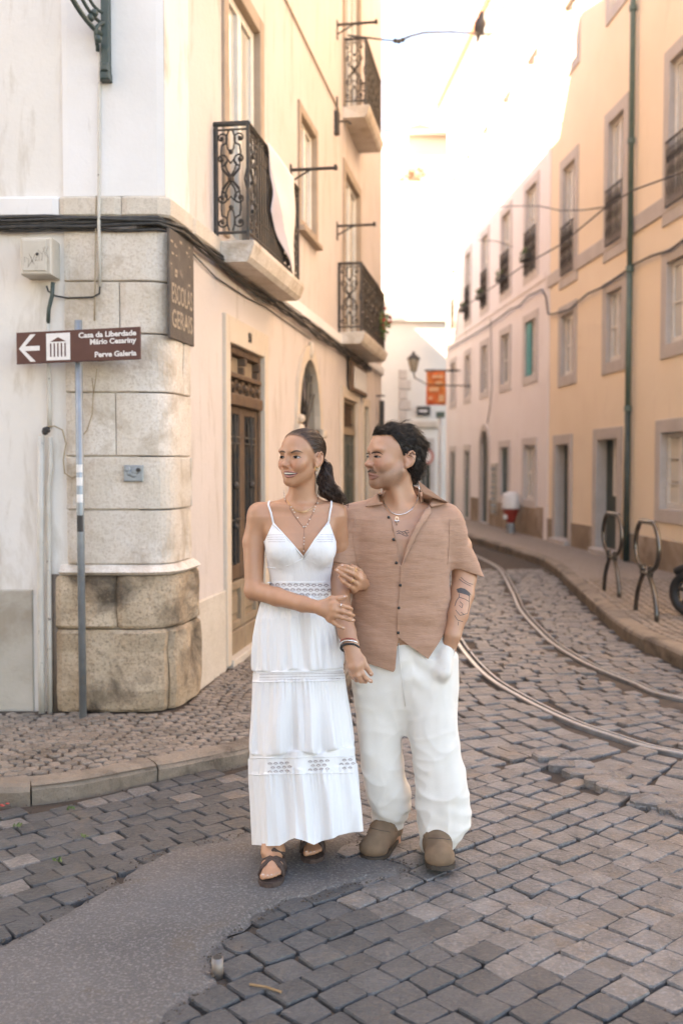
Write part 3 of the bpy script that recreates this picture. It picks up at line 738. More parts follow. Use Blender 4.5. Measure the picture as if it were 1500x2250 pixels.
# --- arched doorway
d = MB(fs); u0, u1, z0, z1 = dB; R = (u1 - u0) / 2; um = (u0 + u1) / 2; zs_ = z1 - R * 1.25
arc = [(um - R * math.cos(math.pi * k / 16), zs_ + R * 1.25 * math.sin(math.pi * k / 16)) for k in range(17)]
out = [(um - (R + .13) * math.cos(math.pi * k / 16), zs_ + (R * 1.25 + .15) * math.sin(math.pi * k / 16)) for k in range(17)]
for (a, b, c0, c1) in ((arc, out, -.22, .03),):
    for k in range(16):
        P = [a[k], a[k + 1], b[k + 1], b[k]]; d.add([(x, y, c0) for x, y in P] + [(x, y, c1) for x, y in P], [(0, 1, 2, 3), (4, 7, 6, 5), (0, 4, 5, 1), (1, 5, 6, 2), (2, 6, 7, 3), (3, 7, 4, 0)])
for a, b in ((u0 - .13, u0), (u1, u1 + .13)): d.cbox(a, b, z0, zs_ - .0, -.22, .03)
for a, b in ((u0 - .17, u0 + .0), (u1 - .0, u1 + .17)): d.cbox(a, b, zs_ - .10, zs_ + .0, -.2, .075, .02)
d.ball((um, z1 + .10, .03), (.04, .04, .09), 8, 6); d.ball((u0 - .06, zs_ + .06, .05), .045, 8, 6); d.ball((u0 - .07, zs_ - .03, .05), .04, 8, 6)
d = d.build('arched_door', FRAMEL, LB)
# plaster between the arch and its square hole
sp_ = MB(fs); H = z1 + .12
for k in range(16):
    (a, za), (b, zb_) = out[k], out[k + 1]
    a = max(u0 - .1, min(u1 + .1, a)); b = max(u0 - .1, min(u1 + .1, b))
    if b - a > 1e-4 and min(za, zb_) < H: sp_.add([(a, min(za, H) - .02, -.012), (b, min(zb_, H) - .02, -.012), (b, H, 0), (a, H, 0)], [(0, 1, 2, 3)])
sp_.build('arch_infill', CREAM, d)
MB(fs).box(u0, u1, z0, z1, -.06, -.04).build('dark_panel', GLASSD, d)  # dark sheet put in for the unlit interior of the doorway
t = MB(fs); t.cbox(u0, u1, zs_ - .14, zs_ - .02, -.05, .012, .01); t.build('transom_bar', BROWNW, d)
for a, b in ((u0 + .01, um - .003), (um + .003, u1 - .01)):
    l = MB(fs); l.cbox(a, b, z0, zs_ - .15, -.05, -.02); 
    for za, zb_ in ((.3, .95), (1.05, 1.75)): l.cbox(a + .08, b - .08, za, min(zb_, zs_ - .25), -.03, -.006, .01)
    l.build('leaf', BROWNW, d)
fa = MB(fs); fa.tube([(um, zs_ + R * 1.2, -.02), (um, zs_, -.02)], .01, 5)
for k in (3, 5, 11, 13): fa.tube([(um, zs_, -.02), (um - R * .95 * math.cos(math.pi * k / 16), zs_ + R * 1.2 * math.sin(math.pi * k / 16), -.02)], .008, 4)
fa.build('fanlight_bars', IRON, d)
# --- shop door with slatted upper part, narrow door
d = ring(MB(fs), *dC, .14, -.2, .025, False).build('door', FRAMEL, LB)
u0, u1, z0, z1 = dC; zm = LS(751, 945)[1]
f = MB(fs); ring(f, u0 + .05, u1 - .05, z0, z1 - .05, .05, -.10, -.02, False, wt=.05); f.cbox(u0 + .05, u1 - .05, zm - .05, zm + .05, -.10, -.01); f.build('frame', TANW, d)
for k in range(6):
    zz = zm + .07 + k * (z1 - zm - .12) / 6; MB(fs).add([(u0 + .05, zz, -.05), (u1 - .05, zz, -.05), (u1 - .05, zz + .05, -.09), (u0 + .05, zz + .05, -.09), (u0 + .05, zz - .01, -.055), (u1 - .05, zz - .01, -.055), (u1 - .05, zz + .04, -.095), (u0 + .05, zz + .04, -.095)], [(0, 1, 2, 3), (4, 7, 6, 5), (0, 4, 5, 1), (2, 6, 7, 3), (1, 5, 6, 2), (3, 7, 4, 0)]).build('slat', BROWNW, d)
MB(fs).box(u0 + .05, u1 - .05, z0, z1 - .05, -.13, -.105).build('dark_panel', GLASSD, d)
lf = MB(fs); um = (u0 + u1) / 2
for a, b in ((u0 + .05, um - .004), (um + .004, u1 - .05)):
    lf.cbox(a, b, z0, zm - .05, -.10, -.04)
    for za, zb_ in ((.25, .85), (.95, 1.5), (1.6, zm - .15)): lf.cbox(a + .07, b - .07, za, zb_, -.05, -.025, .015)
lf.build('leaf', DKGREEN, d)
d = ring(MB(fs), *dD, .12, -.2, .025, False).build('door', FRAMEL, LB)
MB(fs).cbox(dD[0], dD[1], dD[2], dD[3], -.10, -.03).build('leaf', DKGREEN, d)

# --- wrought iron balconies
def scroll_cell(mb, M, w, h, fine=True, r=0.0065):
    """M(s, t) -> local point; s in -w/2..w/2, t in 0..h"""
    def T(pts, rr=r): mb.tube([M(*p) for p in pts], rr, 4, cap=False)
    def spiral(cx, cy, R, a0, turns, sgn):
        n = 12; return [(cx + sgn * R * (1 - .75 * k / n) * math.cos(a0 + turns * 2 * math.pi * k / n), cy + R * (1 - .75 * k / n) * math.sin(a0 + turns * 2 * math.pi * k / n)) for k in range(n + 1)]
    for s in (-1, 1):
        x = s * w * .27
        T([(s * w * .5, 0), (s * w * .5, h)], r * 1.2)
        for cy, up in ((.90, 1), (.70, 1), (.33, -1), (.10, -1)):
            T(spiral(x, cy * h, w * .20, -up * math.pi / 2, up * 1.1, -s))
            mb.ball(M(x, cy * h), r * 2.4, 5, 4)
        T([(s * w * .05, h * .98), (s * w * .14, h * .9), (s * w * .09, h * .8), (0, h * .77)])
        T([(x, h * .84), (x * 1.1, h * .77), (x, h * .62), (x * .3, h * .55), (-x * .5, h * .47), (-x, h * .42)])
        T([(x, h * .16), (x * 1.1, h * .24), (x, h * .40), (x * .3, h * .48), (-x * .5, h * .56), (-x, h * .61)])
        T([(0, h * .66), (s * w * .09, h * .70), (s * w * .17, h * .66), (s * w * .12, h * .60), (0, h * .54)])
        T([(0, h * .35), (s * w * .09, h * .31), (s * w * .17, h * .35), (s * w * .12, h * .42), (0, h * .48)])
        T([(s * w * .05, h * .02), (s * w * .13, h * .1), (s * w * .08, h * .2), (0, h * .23)])
        T([(s * w * .5, h * .62), (s * w * .42, h * .51), (s * w * .5, h * .40)])
    mb.ball(M(0, .77 * h), r * 3, 5, 4); mb.ball(M(0, .51 * h), r * 4, 5, 4); mb.ball(M(0, .24 * h), r * 3, 5, 4)
def balcony(u0, u1, p, zb_, zt_, zr, ncell, plain=()):
    b = MB(fs)
    prof = [(zb_, 0.0), (zb_, p - .03), (zb_ + .03, p + .0), (zt_ - .03, p + .03), (zt_, p + .03), (zt_, 0.0)]
    for z, q in prof: pass
    vs = [(u0 - (.03 if q > p - .02 else 0) * (1 if q > .01 else 0), z, q) for z, q in prof] + [(u1 + (.03 if q > p - .02 else 0) * (1 if q > .01 else 0), z, q) for z, q in prof]
    n = len(prof); b.add(vs, [list(range(n)), [n + i for i in range(n)][::-1]] + [[i, (i + 1) % n, n + (i + 1) % n, n + i] for i in range(n)])
    o = b.build('balcony', LIME, LB)
    r = MB(fs); pr = p - .02; zb2 = zt_ + .06; h = zr - .025 - zb2
    for zz, rr in ((zr, .02), (zb2, .011), (zr - .04, .008)):
        r.tube([(u0, zz, 0), (u0, zz, pr), (u1, zz, pr), (u1, zz, 0)], rr, 5)
    for uu, pp in ((u0, pr), (u1, pr), (u0, .02), (u1, .02)): r.tube([(uu, zt_, pp), (uu, zr, pp)], .014, 5)
    for uu in (u0, u1): scroll_cell(r, lambda s, t, uu=uu: (uu, zb2 + t, pr / 2 + s), pr - .01, h)
    cw = (u1 - u0) / ncell
    for k in range(ncell):
        uc = u0 + cw * (k + .5)
        if k in plain:
            for j in range(4): r.tube([(u0 + cw * (k + j / 4), zb2, pr), (u0 + cw * (k + j / 4), zr, pr)], .008, 4)
            for zz in (h * .2, h * .8): r.tube([(u0 + cw * k, zb2 + zz, pr), (u0 + cw * (k + 1), zb2 + zz, pr)], .006, 4)
        else: scroll_cell(r, lambda s, t, uc=uc: (uc + s, zb2 + t, pr), cw, h)
    r.build('railing', IRON, o)
    return o
bp = 0.27
bu0 = LS(470, 400)[0]
bu1 = LS(659, 400, bp)[0]
balcony(bu0, bu1, bp, 3.055, 3.20, 4.02, 6, plain=(1, 2, 3))
b2u0, b2u1 = LS(742, 600)[0], LS(846, 600, .31)[0]
balcony(b2u0, b2u1, .31, LS(742, 748)[1] - .04, LS(742, 735)[1] + .03, LS(742, 580)[1], 6)
b3u0, b3u1 = LS(753, 100)[0], LS(838, 100, .31)[0]
balcony(b3u0, b3u1, .31, 6.0, 6.14, LS(753, 88)[1], 6)

# --- banner cloth hung from the first balcony rail
CLOTH = mat('banner_cloth', (1, 1, 1), 0.85, vcol=True, bump=0.002, bs=60)
nu, nz = 16, 30; V = []; Fc = []; col = []
ca = LS(583, 340, bp)[0]; cb = LS(644, 410, bp)[0]
ztop = 4.03
for j in range(nz + 1):
    t = j / nz
    for i in range(nu + 1):
        s = i / nu
        zl_ = 3.20 + .34 * (1 - s) ** 1.2; 
        left = ca + (.14 * min(1, t * 1.6) if t < .62 else .14 - (t - .62) * .12)
        u = left + (cb - left) * s; z = ztop - (ztop - zl_) * t
        p = bp + .012 + .012 * math.sin(s * 9 + t * 2) * t + .006 * math.sin(t * 11 + s * 4)
        V.append(fs(u, z, p))
        lav = (s * .9 + (1 - t) * 1.05) < .78
        red = max(0, 1 - abs(s - .75) / .35) * max(0, 1 - abs(t - .28) / .22)
        c = np.array((.46, .42, .46)) if lav else np.array((.72, .66, .61))
        col.append(c * (1 - red * .35) + np.array((.72, .46, .40)) * red * .35)
for j in range(nz):
    for i in range(nu): a = j * (nu + 1) + i; Fc.append((a, a + 1, a + nu + 2, a + nu + 1))
me = mesh_np('hanging_cloth', [tuple(v) for v in V], np.array(Fc), np.array(col))
o = link('hanging_cloth', me, CLOTH, smooth=True); sm_ = o.modifiers.new('thick', 'SOLIDIFY'); sm_.thickness = .003
tag(o, 'pale pink and lavender cloth draped over the iron balcony rail', 'cloth')
# --- plants on the second balcony
def leafy(name, c, R, n, lab, cat, m=None, size=.05, parent=None, group=None):
    mb = MB(); c = Vector(c)
    for k in range(n):
        dv = Vector((rnd.gauss(0, 1), rnd.gauss(0, 1), rnd.gauss(0, 1))).normalized() * rnd.random() ** .5
        q = c + Vector((dv.x * R[0], dv.y * R[1], dv.z * R[2])); a = Vector((rnd.gauss(0, 1), rnd.gauss(0, 1), rnd.gauss(0, 1))).normalized(); b_ = a.orthogonal().normalized(); s = size * rnd.uniform(.5, 1.2)
        mb.add([q - a * s, q + b_ * s * .45, q + a * s, q - b_ * s * .45], [(0, 1, 2, 3)])
    return mb
pl = empty('potted_plant', fs(b2u1 - .35, 3.3, .25), 'bushy green plant with red flowers spilling over the lower far balcony', 'plant')
leafy('f', fs(b2u1 - .35, 3.62, .30), (.14, .3, .2), 150, '', '').build('foliage', LEAF, pl)
for k in range(14): MB().ball(fs(b2u1 - .35 + rnd.uniform(-.3, .3), 3.65 + rnd.uniform(-.15, .2), .36 + rnd.uniform(-.06, .06)), .022, 5, 4).build('flower', RED, pl)
MB().lathe(fs(b2u1 - .35, 3.30, .18), [(.08, 0), (.11, .2), (.1, .2)], 10).build('pot', TERRA, pl)

# --- brackets, cables, pipes and boxes on the house
def bracket(x, y, x2, lab, drop=0.12):
    u, z = LS(x, y); p = 0.0
    for k in range(60):
        p = k * .02; w = fs(u, z, p); 
        if 750 + 2187 * w.x / (w.y) > x2: break
    t = empty('wire_bracket', fs(u, z, 0), lab, 'bracket')
    MB(fs).tube([(u, z, -.01), (u, z, p)], .016, 6).build('arm', IRON, t)
    MB(fs).tube([(u, z - drop, -.01), (u, z, p * .45)], .010, 5).build('strut', IRON, t)
    MB(fs).tube([(u, z - .02, p - .02), (u, z + .03, p - .02)], .018, 6).build('clamp', IRON, t)
    MB(fs).box(u - .03, u + .03, z - drop - .05, z + .05, -.01, .012).build('wall_plate', IRON, t)
    return fs(u, z, p)
tipA = bracket(638, 374, 738, 'iron wire bracket standing out below the small first floor window')
tipB = bracket(740, 497, 822, 'iron wire bracket over the lower far balcony')
tipC = bracket(740, 55, 826, 'iron wire bracket above the topmost balcony')
u, z = LS(735, 268)
t = empty('wall_anchor', fs(u, z, 0), 'dark iron wire anchor on the wall beside the topmost balcony', 'anchor')
MB(fs).cbox(u - .05, u + .05, z - .15, z + .12, -.01, .06, .015).build('body', IRON, t); MB(fs).tube([(u, z + .12, .03), (u, z + .3, .03)], .012, 5).build('rod', IRON, t); MB(fs).tube([(u, z, .05), (u, z + .0, .16), (u, z - .04, .2)], .012, 5).build('hook', IRON, t)
def wires(name, runs, lab, cat='cable', m=None, n=6):
    mb = MB()
    for pts, r in runs: mb.tube(pts, r, n)
    o = mb.build(name, m or CABLE, smooth=True); tag(o, lab, cat); return o
runs = []
for k in range(5):
    pts = []
    off = (k - 2) * .014
    for i in range(60):
        s = -4.0 + i * .22
        zz = zb0 - .035 + off + .008 * math.sin(i * 1.7 + k * 2) - .02 * max(0, math.sin(i * .5 + k))
        if s > .6: zz -= .03 * min(1, (s - .6)) * (1 if k < 3 else .4)
        if s > LEN_S: break
        q = corner(s, .045 + .012 * (k % 2) + .004 * k, .06); pts.append(Vector((q.x, q.y, zz)))
    runs.append((pts, .0095 + .003 * (k % 3)))
wires('cable_bundle', runs, 'thick bundle of black cables under the stone band of the corner house')
wires('wall_cable', [([fs(LS(615, -20)[0], LS(615, -20)[1], .015), fs(LS(680, 115)[0], LS(680, 115)[1], .015), fs(LS(742, 243)[0], LS(742, 243)[1], .015)], .010)], 'tan cable slanting up the plaster beside the tall window', m=CABLEB)
wires('wall_cable', [([fs(LS(412, 552)[0], LS(412, 552)[1], .02), fs(LS(470, 610)[0], LS(470, 610)[1], .015), fs(LS(540, 655)[0], LS(540, 655)[1], .012), fs(LS(580, 680)[0], LS(580, 680)[1] + .02, .012), fs(LS(680, 745)[0], LS(680, 745)[1], .012)], .005)], 'thin dark cable sagging beneath the first balcony')
def F(x, y, p=0.0):
    u, z = LF(x, y, p); return ff(u, z, p)
wires('conduit', [([F(221, 60, .03), F(219, 240, .03), F(218, 470, .07), F(218, 500, .07), F(219, 540, .05), F(220, 630, .05)], .010)], 'thin white conduit running down the corner from the lamp bracket', 'pipe', PVC, 8)
wires('conduit', [([F(212, 430, .06), F(209, 650, .05), F(208, 705, .05)], .0045)], 'thin tan cable beside the white conduit', 'cable', CABLEB, 6)
wires('junction_cable', [([F(220, 630, .05), F(219, 645, .05), F(205, 653, .05), F(150, 655, .03), F(122, 650, .03), F(107, 640, .04), F(103, 628, .05)], .006)], 'dark cable looping from the conduit to the grey meter box', 'cable', CABLE)
bx = empty('meter_box', F(100, 575, 0), 'cream metal meter box with scribbled graffiti on the plaster wall', 'box')
ua, za = LF(126, 615); ub, zb_ = LF(66, 536)
MB(ff).cbox(ua - .02, ub, za, zb_, 0.0, .17, .008).build('box', BOXP, bx)
MB(ff).cbox(ua + .01, ub - .015, za + .02, zb_ - .015, .168, .178, .004).build('door', BOXP, bx)
MB(ff).ball(((ua * .62 + ub * .38), (za + zb_) / 2 + .01, .18), .009, 6, 4).build('lock', CABLE, bx)
sc = MB(ff)
for k in range(4):
    pts = [(ub - .03 - .035 * k + .012 * math.sin(j * 2.1 + k), za + .05 + .02 * k + .035 * math.sin(j * 1.3 + k * 2) + .02, .179) for j in range(7)]
    sc.tube([(pts[j][0] - j * .006, pts[j][1], pts[j][2]) for j in range(7)], .0012, 3)
sc.build('graffiti', PIPEB, bx)
wires('hose', [([F(117, 620, .08), F(115, 650, .07), F(108, 680, .06), F(106, 715, .05)], .013)], 'dark green hose hanging under the meter box', 'hose', IRONG, 8)
wires('wall_pipe', [([F(106, 700, .05), F(107, 800, .05), F(109, 890, .05), F(110, 942, .05)], .014)], 'white upper pipe length behind the brown sign', 'pipe', PVC, 10)
wires('wall_pipe', [([F(91, 958, .06), F(90, 1200, .06), F(91, 1450, .06), F(93, 1567, .06)], .020)], 'white painted pipe with dark stains, next to the plain wall', 'pipe', PVC, 12)
wires('wall_pipe', [([F(111, 960, .05), F(112, 1030, .05), F(107, 1070, .05), F(108, 1250, .05), F(109, 1400, .05), F(111, 1567, .05)], .015)], 'slim white pipe, next to the limestone corner', 'pipe', PVC, 12)
wires('wall_pipe', [([F(122, 1262, .02), F(124, 1400, .02), F(124, 1567, .02)], .022)], 'dark brown pipe stub in the gap beside the worn plinth', 'pipe', PIPEB, 10)
mb = MB()
for k in range(6): mb.ball(F(100 + 5 * rnd.uniform(-1, 1), 946 + 5 * rnd.uniform(-1, 1), .07), (.02, .02, .016), 6, 4)
o = mb.build('cable_knot', CABLE); tag(o, 'black taped cable knot over the two white pipes', 'cable')
wires('loose_cable', [([F(104, 938, .07), F(120, 936, .07), F(138, 945, .07), F(146, 975, .07), F(140, 1010, .07), F(143, 1040, .07), F(160, 1050, .07), F(176, 1042, .09)], .005), ([F(203, 830, .06), F(206, 860, .06), F(203, 910, .06), F(192, 945, .06), F(184, 955, .08)], .004)], 'loose tan cable loops by the sign post', m=CABLEB)
coil = []
for k in range(5):
    c = F(218, 783 - k, .09); R = .075 + .008 * k
    coil.append(([Vector((c.x + (R + .012 * math.sin(k)) * math.cos(a * .39), c.y + .01 * k, c.z + .03 + R * .62 * math.sin(a * .39))) for a in range(17)], .0042))
coil.append(([F(214, 810, .08), F(210, 840, .08), F(205, 870, .07)], .004))
wires('cable_coil', coil, 'coil of tan cable tucked behind the brown sign', m=CABLEB)
# crushed metal plate on the corner stones
pm = empty('metal_plate', F(297, 1040, .03), 'dented grey metal cover plate fixed on the limestone corner', 'plate')
ua, za = LF(319, 1058); ub, zb_ = LF(276, 1022)
MB(ff).cbox(ua, ub, za, zb_, .02, .052, .006).build('plate', STEEL, pm)
cr = MB(ff); 
for k in range(7): cr.ball((ua + (ub - ua) * rnd.uniform(.25, .8), za + (zb_ - za) * rnd.uniform(.25, .75), .05), (.022, .012, .018), 6, 5)
cr.build('crumpled_foil', STEEL, pm); MB(ff).ball((ua + .03, zb_ - .03, .055), (.018, .012, .014), 6, 4).build('hole', CABLE, pm)  # black blob stands in for the shaded hollow of a hole
# lamp bracket high on the corner
lb = empty('lamp_bracket', F(238, 100, .02), 'green iron scroll bracket of a street lamp on the white corner strip', 'bracket')
ub_, z_top = LF(238, -260); zb_ = LF(238, 150)[1]; uu = LF(238, 150)[0]
MB(ff).cbox(uu - .025, uu + .025, zb_, z_top, .018, .07, .006).build('upright', IRONG, lb)
MB(ff).cbox(uu - .03, uu + .03, LF(238, 186)[1], LF(238, 168)[1], .018, .09, .008).build('foot', IRONG, lb)
MB(ff).cbox(uu - .026, uu + .026, LF(238, 170)[1], zb_ , .018, .10, .01).build('foot_scroll', IRONG, lb)
sc = MB(ff)
def bz(P, n=14):
    out = []
    for k in range(n + 1):
        t = k / n; Q = [Vector(p) for p in P]
        while len(Q) > 1: Q = [a.lerp(b, t) for a, b in zip(Q, Q[1:])]
        out.append(Q[0])
    return out
def FL(x, y, p): u, z = LF(x, y); return (u, z, p)
sc.tube(bz([FL(168, -60, .5), FL(172, 10, .42), FL(186, 70, .25), FL(232, 88, .05)]), .017, 6)
sc.tube(bz([FL(196, -40, .36), FL(190, 20, .32), FL(208, 60, .16), FL(230, 60, .05)]), .011, 6)
sc.tube(bz([FL(214, -30, .2), FL(200, 20, .25), FL(222, 50, .12), FL(234, 36, .05)]), .010, 6)
sc.tube(bz([FL(220, 120, .05), FL(226, 100, .10), FL(214, 90, .14), FL(226, 66, .12), FL(238, 60, .05)]), .012, 6)
for x, y in ((187, 8), (222, 52), (214, 62), (230, 108)): sc.ball(FL(x, y, .14), .024, 7, 5)
sc.build('scrolls', IRONG, lb, smooth=True)

# ---------------------------------------------------------------- lettering
def text_mesh(txt, size, bold=0.0, align='LEFT', sx=1.0):
    cu = bpy.data.curves.new('lettering', 'FONT'); cu.body = txt; cu.size = size; cu.offset = bold; cu.align_x = align; cu.resolution_u = 3; cu.extrude = 0.0008
    o = bpy.data.objects.new('lettering', cu); C.objects.link(o); bpy.context.view_layer.update()
    dg = bpy.context.evaluated_depsgraph_get(); me = bpy.data.meshes.new_from_object(o.evaluated_get(dg))
    bpy.data.objects.remove(o); bpy.data.curves.remove(cu)
    if sx != 1.0:
        for v in me.vertices: v.co.x *= sx
    return me
def place_text(me, fr, m, parent, name='lettering'):
    for v in me.vertices: v.co = fr(v.co.x, v.co.y, v.co.z)
    me.materials.clear(); return link(name, me, m, parent)
# house number
u, z = LS(541, 752); place_text(text_mesh('50', .10, .004, 'CENTER'), lambda a, b, c: fs(u + a, z + b, .034 + c), CABLE, LB, 'house_number')
# street name board painted on the corner stones
bu0_, bu1_ = LS(357, 700)[0], LS(412, 700)[0]; bz0, bz1 = LS(385, 752)[1], LS(385, 520)[1]
bd = MB(fs).cbox(bu0_ + .01, bu1_, bz0, bz1, .03, .046, .004).build('street_name_board', BOARD); tag(bd, 'dark brown street name board with faded letters on the limestone corner', 'sign')
wbd = bu1_ - bu0_ - .02
for txt, yy, hh in (('ESCOLAS', 674, .17), ('GERAIS', 726, .155)):
    me = text_mesh(txt, hh, .002); xs = [v.co.x for v in me.vertices]; k = wbd * .86 / (max(xs) - min(xs)); x0 = min(xs)
    zz = LS(385, yy)[1]
    place_text(me, lambda a, b, c: fs(bu0_ + .012 + wbd * .07 + (a - x0) * k, zz + b, .0475 + c), BOARDT, bd)
for txt, yy, hh in (('R', 600, .13),):
    mb = MB(fs)
    for k in range(16):
        uu = bu0_ + .03 + rnd.random() * (wbd - .06); zz = LS(385, 590)[1] + rnd.uniform(-.1, .16); mb.box(uu, uu + rnd.uniform(.01, .05), zz, zz + rnd.uniform(.006, .02), .0455, .0468)
    mb.build('worn_patch', BOARDT, bd)
# plaque over the shop door
u0, z0 = LS(760, 850); u1, z1 = LS(796, 806)
pq = empty('wall_plaque', fs(u0, z0, .03), 'small brown and white plaque board over the slatted shop door', 'sign')
MB(fs).cbox(u0, u1, LS(760, 848)[1] - .05, LS(760, 790)[1], .03, .07).build('board', BROWNW, pq); MB(fs).box(u0 + .25, u1 - .08, LS(760, 848)[1] + .0, LS(760, 800)[1], .07, .076).build('white_panel', SIGNW, pq)
u, z = LS(826, 915); hs = empty('projecting_sign', fs(u, z, 0), 'dark round-cornered shop sign by the narrow far door of the corner house', 'sign')
MB(fs).cbox(u - .03, u + .03, z - .22, z + .25, .05, .13).build('panel', CABLE, hs); MB(fs).tube([(u, z + .33, 0), (u, z + .33, .14)], .012, 5).build('arm', IRON, hs)

# ---------------------------------------------------------------- direction sign on its post
pb = gp(183, 1576, PZ)
sg = empty('direction_sign', pb, 'brown direction sign with white arrow and museum symbol on a grey post', 'sign')
ptop = CAM_H + (1125 - 705 - 100) * 0 ; ztop = at(179, 704, pb.y).z
MB().tube([pb + Vector((0, 0, -.03)), Vector((pb.x, pb.y, ztop))], .0225, 16).build('post', STEEL, sg, smooth=True)
cl = at(171, 760, pb.y - .03); cl.x = pb.x
yaw = math.radians(14); DX = Vector((math.cos(yaw), -math.sin(yaw), 0)); NX = Vector((-math.sin(yaw), -math.cos(yaw), 0))
pl_, pr_ = at(35, 765, pb.y), at(308, 755, pb.y)
xl = (at(35, 765, pb.y + .03) - cl).x / math.cos(yaw); xr = (at(308, 755, pb.y - .16) - cl).x / math.cos(yaw)
sO = Vector((cl.x, pb.y - .03, at(171, 760, pb.y - .04).z))
def fsg(a, b, c): return sO + DX * a + Vector((0, 0, b + a * .012)) + NX * c
hh = .094
MB(fsg).cbox(xl, xr, -hh, hh, 0.0, .012, .002).build('panel', SIGNB, sg)
MB(fsg).box(-.03, .06, .03, .05, -.055, .001).build('clamp', STEEL, sg)
kx = (xr - xl) / 273.0
def sx_(x): return xl + (x - 35) * kx
zf = .0135
ar = MB(fsg)
def flat(poly, m, name, z=zf):
    MB(fsg).prism([(sx_(x), (760 - y) * kx) for x, y in poly], z - .001, z).build(name, m, sg)
def band(x0, y0, x1, y1, w):
    a = Vector((x0, y0)); b = Vector((x1, y1)); n_ = Vector((-(b - a).y, (b - a).x)).normalized() * w / 2
    return [tuple(a + n_), tuple(b + n_), tuple(b - n_), tuple(a - n_)]
flat([(41, 761), (67, 733), (79, 733), (55, 756.5), (88, 756.5), (88, 766), (55, 766), (79, 788), (67, 788)], SIGNW, 'arrow')
flat([(103, 733), (156, 733), (156, 787), (103, 787)], SIGNW, 'symbol_field')
flat([(112, 750), (129.5, 741), (147, 750)], SIGNB, 'pediment', zf + .001)
for k in range(5): flat([(111.5 + k * 8, 753), (114.5 + k * 8, 753), (114.5 + k * 8, 780), (111.5 + k * 8, 780)], SIGNB, 'column', zf + .001)
for txt, yb_, wd in (('Casa da Liberdade', 744.5, 125), ('Mário Cesariny', 758.5, 100), ('Perve Galeria', 784, 90)):
    me = text_mesh(txt, .043, .0013); xs = [v.co.x for v in me.vertices]; k = wd * kx / (max(xs) - min(xs)); x1 = max(xs)
    place_text(me, lambda a, b, c: fsg(sx_(300) + (a - x1) * k, (760 - yb_) * kx + b, .0128 + c), SIGNW, sg)
def sticker(y, h, m, name, w=15):
    r_ = .0233; z0_ = at(182, y, pb.y).z; z1_ = at(182, y - h, pb.y).z; mb = MB()
    for k in range(7):
        a = -math.pi / 2 + (k - 3) * .30
        for zz in (z0_, z1_): mb.v.append(Vector((pb.x + r_ * math.cos(a), pb.y + r_ * math.sin(a), zz)))
    mb.f = [[2 * k, 2 * k + 2, 2 * k + 3, 2 * k + 1] for k in range(6)]; mb.build(name, m, sg)
sticker(1038, 17, SIGNW, 'sticker'); sticker(1067, 18, SIGNW, 'sticker'); sticker(1104, 18, SIGNW, 'sticker'); sticker(1168, 36, CABLE, 'sticker')
# ================================================================ buildings on the right
RO = Vector((5.67, 0, 0)); DR = Vector((-0.0732, 1, 0)).normalized(); NR = Vector((-1, -0.0732, 0)).normalized()
def fr(u, z, p): return RO + DR * u + NR * p + Vector((0, 0, z))
def RF(x, y, p=0.0): return onplane(x, y, RO, NR, DR, p)
U = lambda x: RF(x, 1000)[0]
Z = lambda x, y: RF(x, y)[1]
U_Y0, U_YP, U_P1 = 6.0, U(1200), U(979)
EAVE = 12.6
YB = empty('yellow_house', fr(U(1307), 0, 0), 'ochre yellow plastered house with grey stone window frames and dark drainpipe', 'building')
PB = empty('pink_house', fr(U(1100), 0, 0), 'pale pink plastered house with rows of narrow windows further up the street', 'building')
fwy = 0.24
yh, ph = [], []
Yw = []   # (u0,u1,z0,z1, kind)
cols_y = [(1460, 1516), (1329, 1362), (1231, 1257)]
zs2 = (Z(1328, 553), Z(1330, 280)); zs1 = (Z(1325, 800), Z(1325, 650)); zs3 = (Z(1238, 160) , Z(1240, 20))
for k, (a, b) in enumerate(cols_y + [(1700, 1790), (2150, 2290)]):
    ua, ub = sorted((U(a), U(b)))
    if ub < U_Y0 + .5: continue
    Yw.append((ua, ub, *zs2, 'rail')); Yw.append((ua, ub, *zs1, 'plain')); Yw.append((ua, ub, *zs3, 'top'))
gw = [(*sorted((U(1452), U(1512))), Z(1452, 1118), Z(1452, 952), 'ground'), (*sorted((U(1700), U(1800))), Z(1452, 1118), Z(1452, 952), 'ground')]
Yw += gw
dY = [(*sorted((U(1312), U(1357))), .12, Z(1312, 967)), (*sorted((U(1222), U(1250))), .12, Z(1222, 978))]
for w in Yw: yh.append(hole(*w[:4], fwy * .8, True))
for w in dY: yh.append(hole(*w, fwy * .8, False))
facade(fr, 'wall', yh, U_Y0, U_YP, 0.1, EAVE, YELLOW, YB)
facade(fr, 'wall', [], U_Y0, U_YP, 0.1, EAVE, GLASSD, YB, p=-.45)
def winrail(par, w, f=fr):
    u0, u1, z0, z1 = w; zr = z0 + .95; r = MB(f); p = .05
    for zz, q in ((zr, .018), (z0 + .05, .012), (zr - .12, .008)): r.tube([(u0 - .02, zz, p), (u1 + .02, zz, p)], q, 4)
    n = max(6, int((u1 - u0) / .09))
    for k in range(n + 1): r.tube([(u0 + (u1 - u0) * k / n, z0 + .05, p), (u0 + (u1 - u0) * k / n, zr, p)], .008, 4)
    for k in range(n): 
        uu = u0 + (u1 - u0) * (k + .5) / n
        r.tube([(uu - .04, zr - .12, p), (uu, zr - .3, p), (uu + .04, zr - .12, p)], .006, 4); r.tube([(uu - .04, z0 + .12, p), (uu + .04, z0 + .4, p), (uu - .04, z0 + .6, p)], .006, 4)
    r.build('railing', IRON, par)
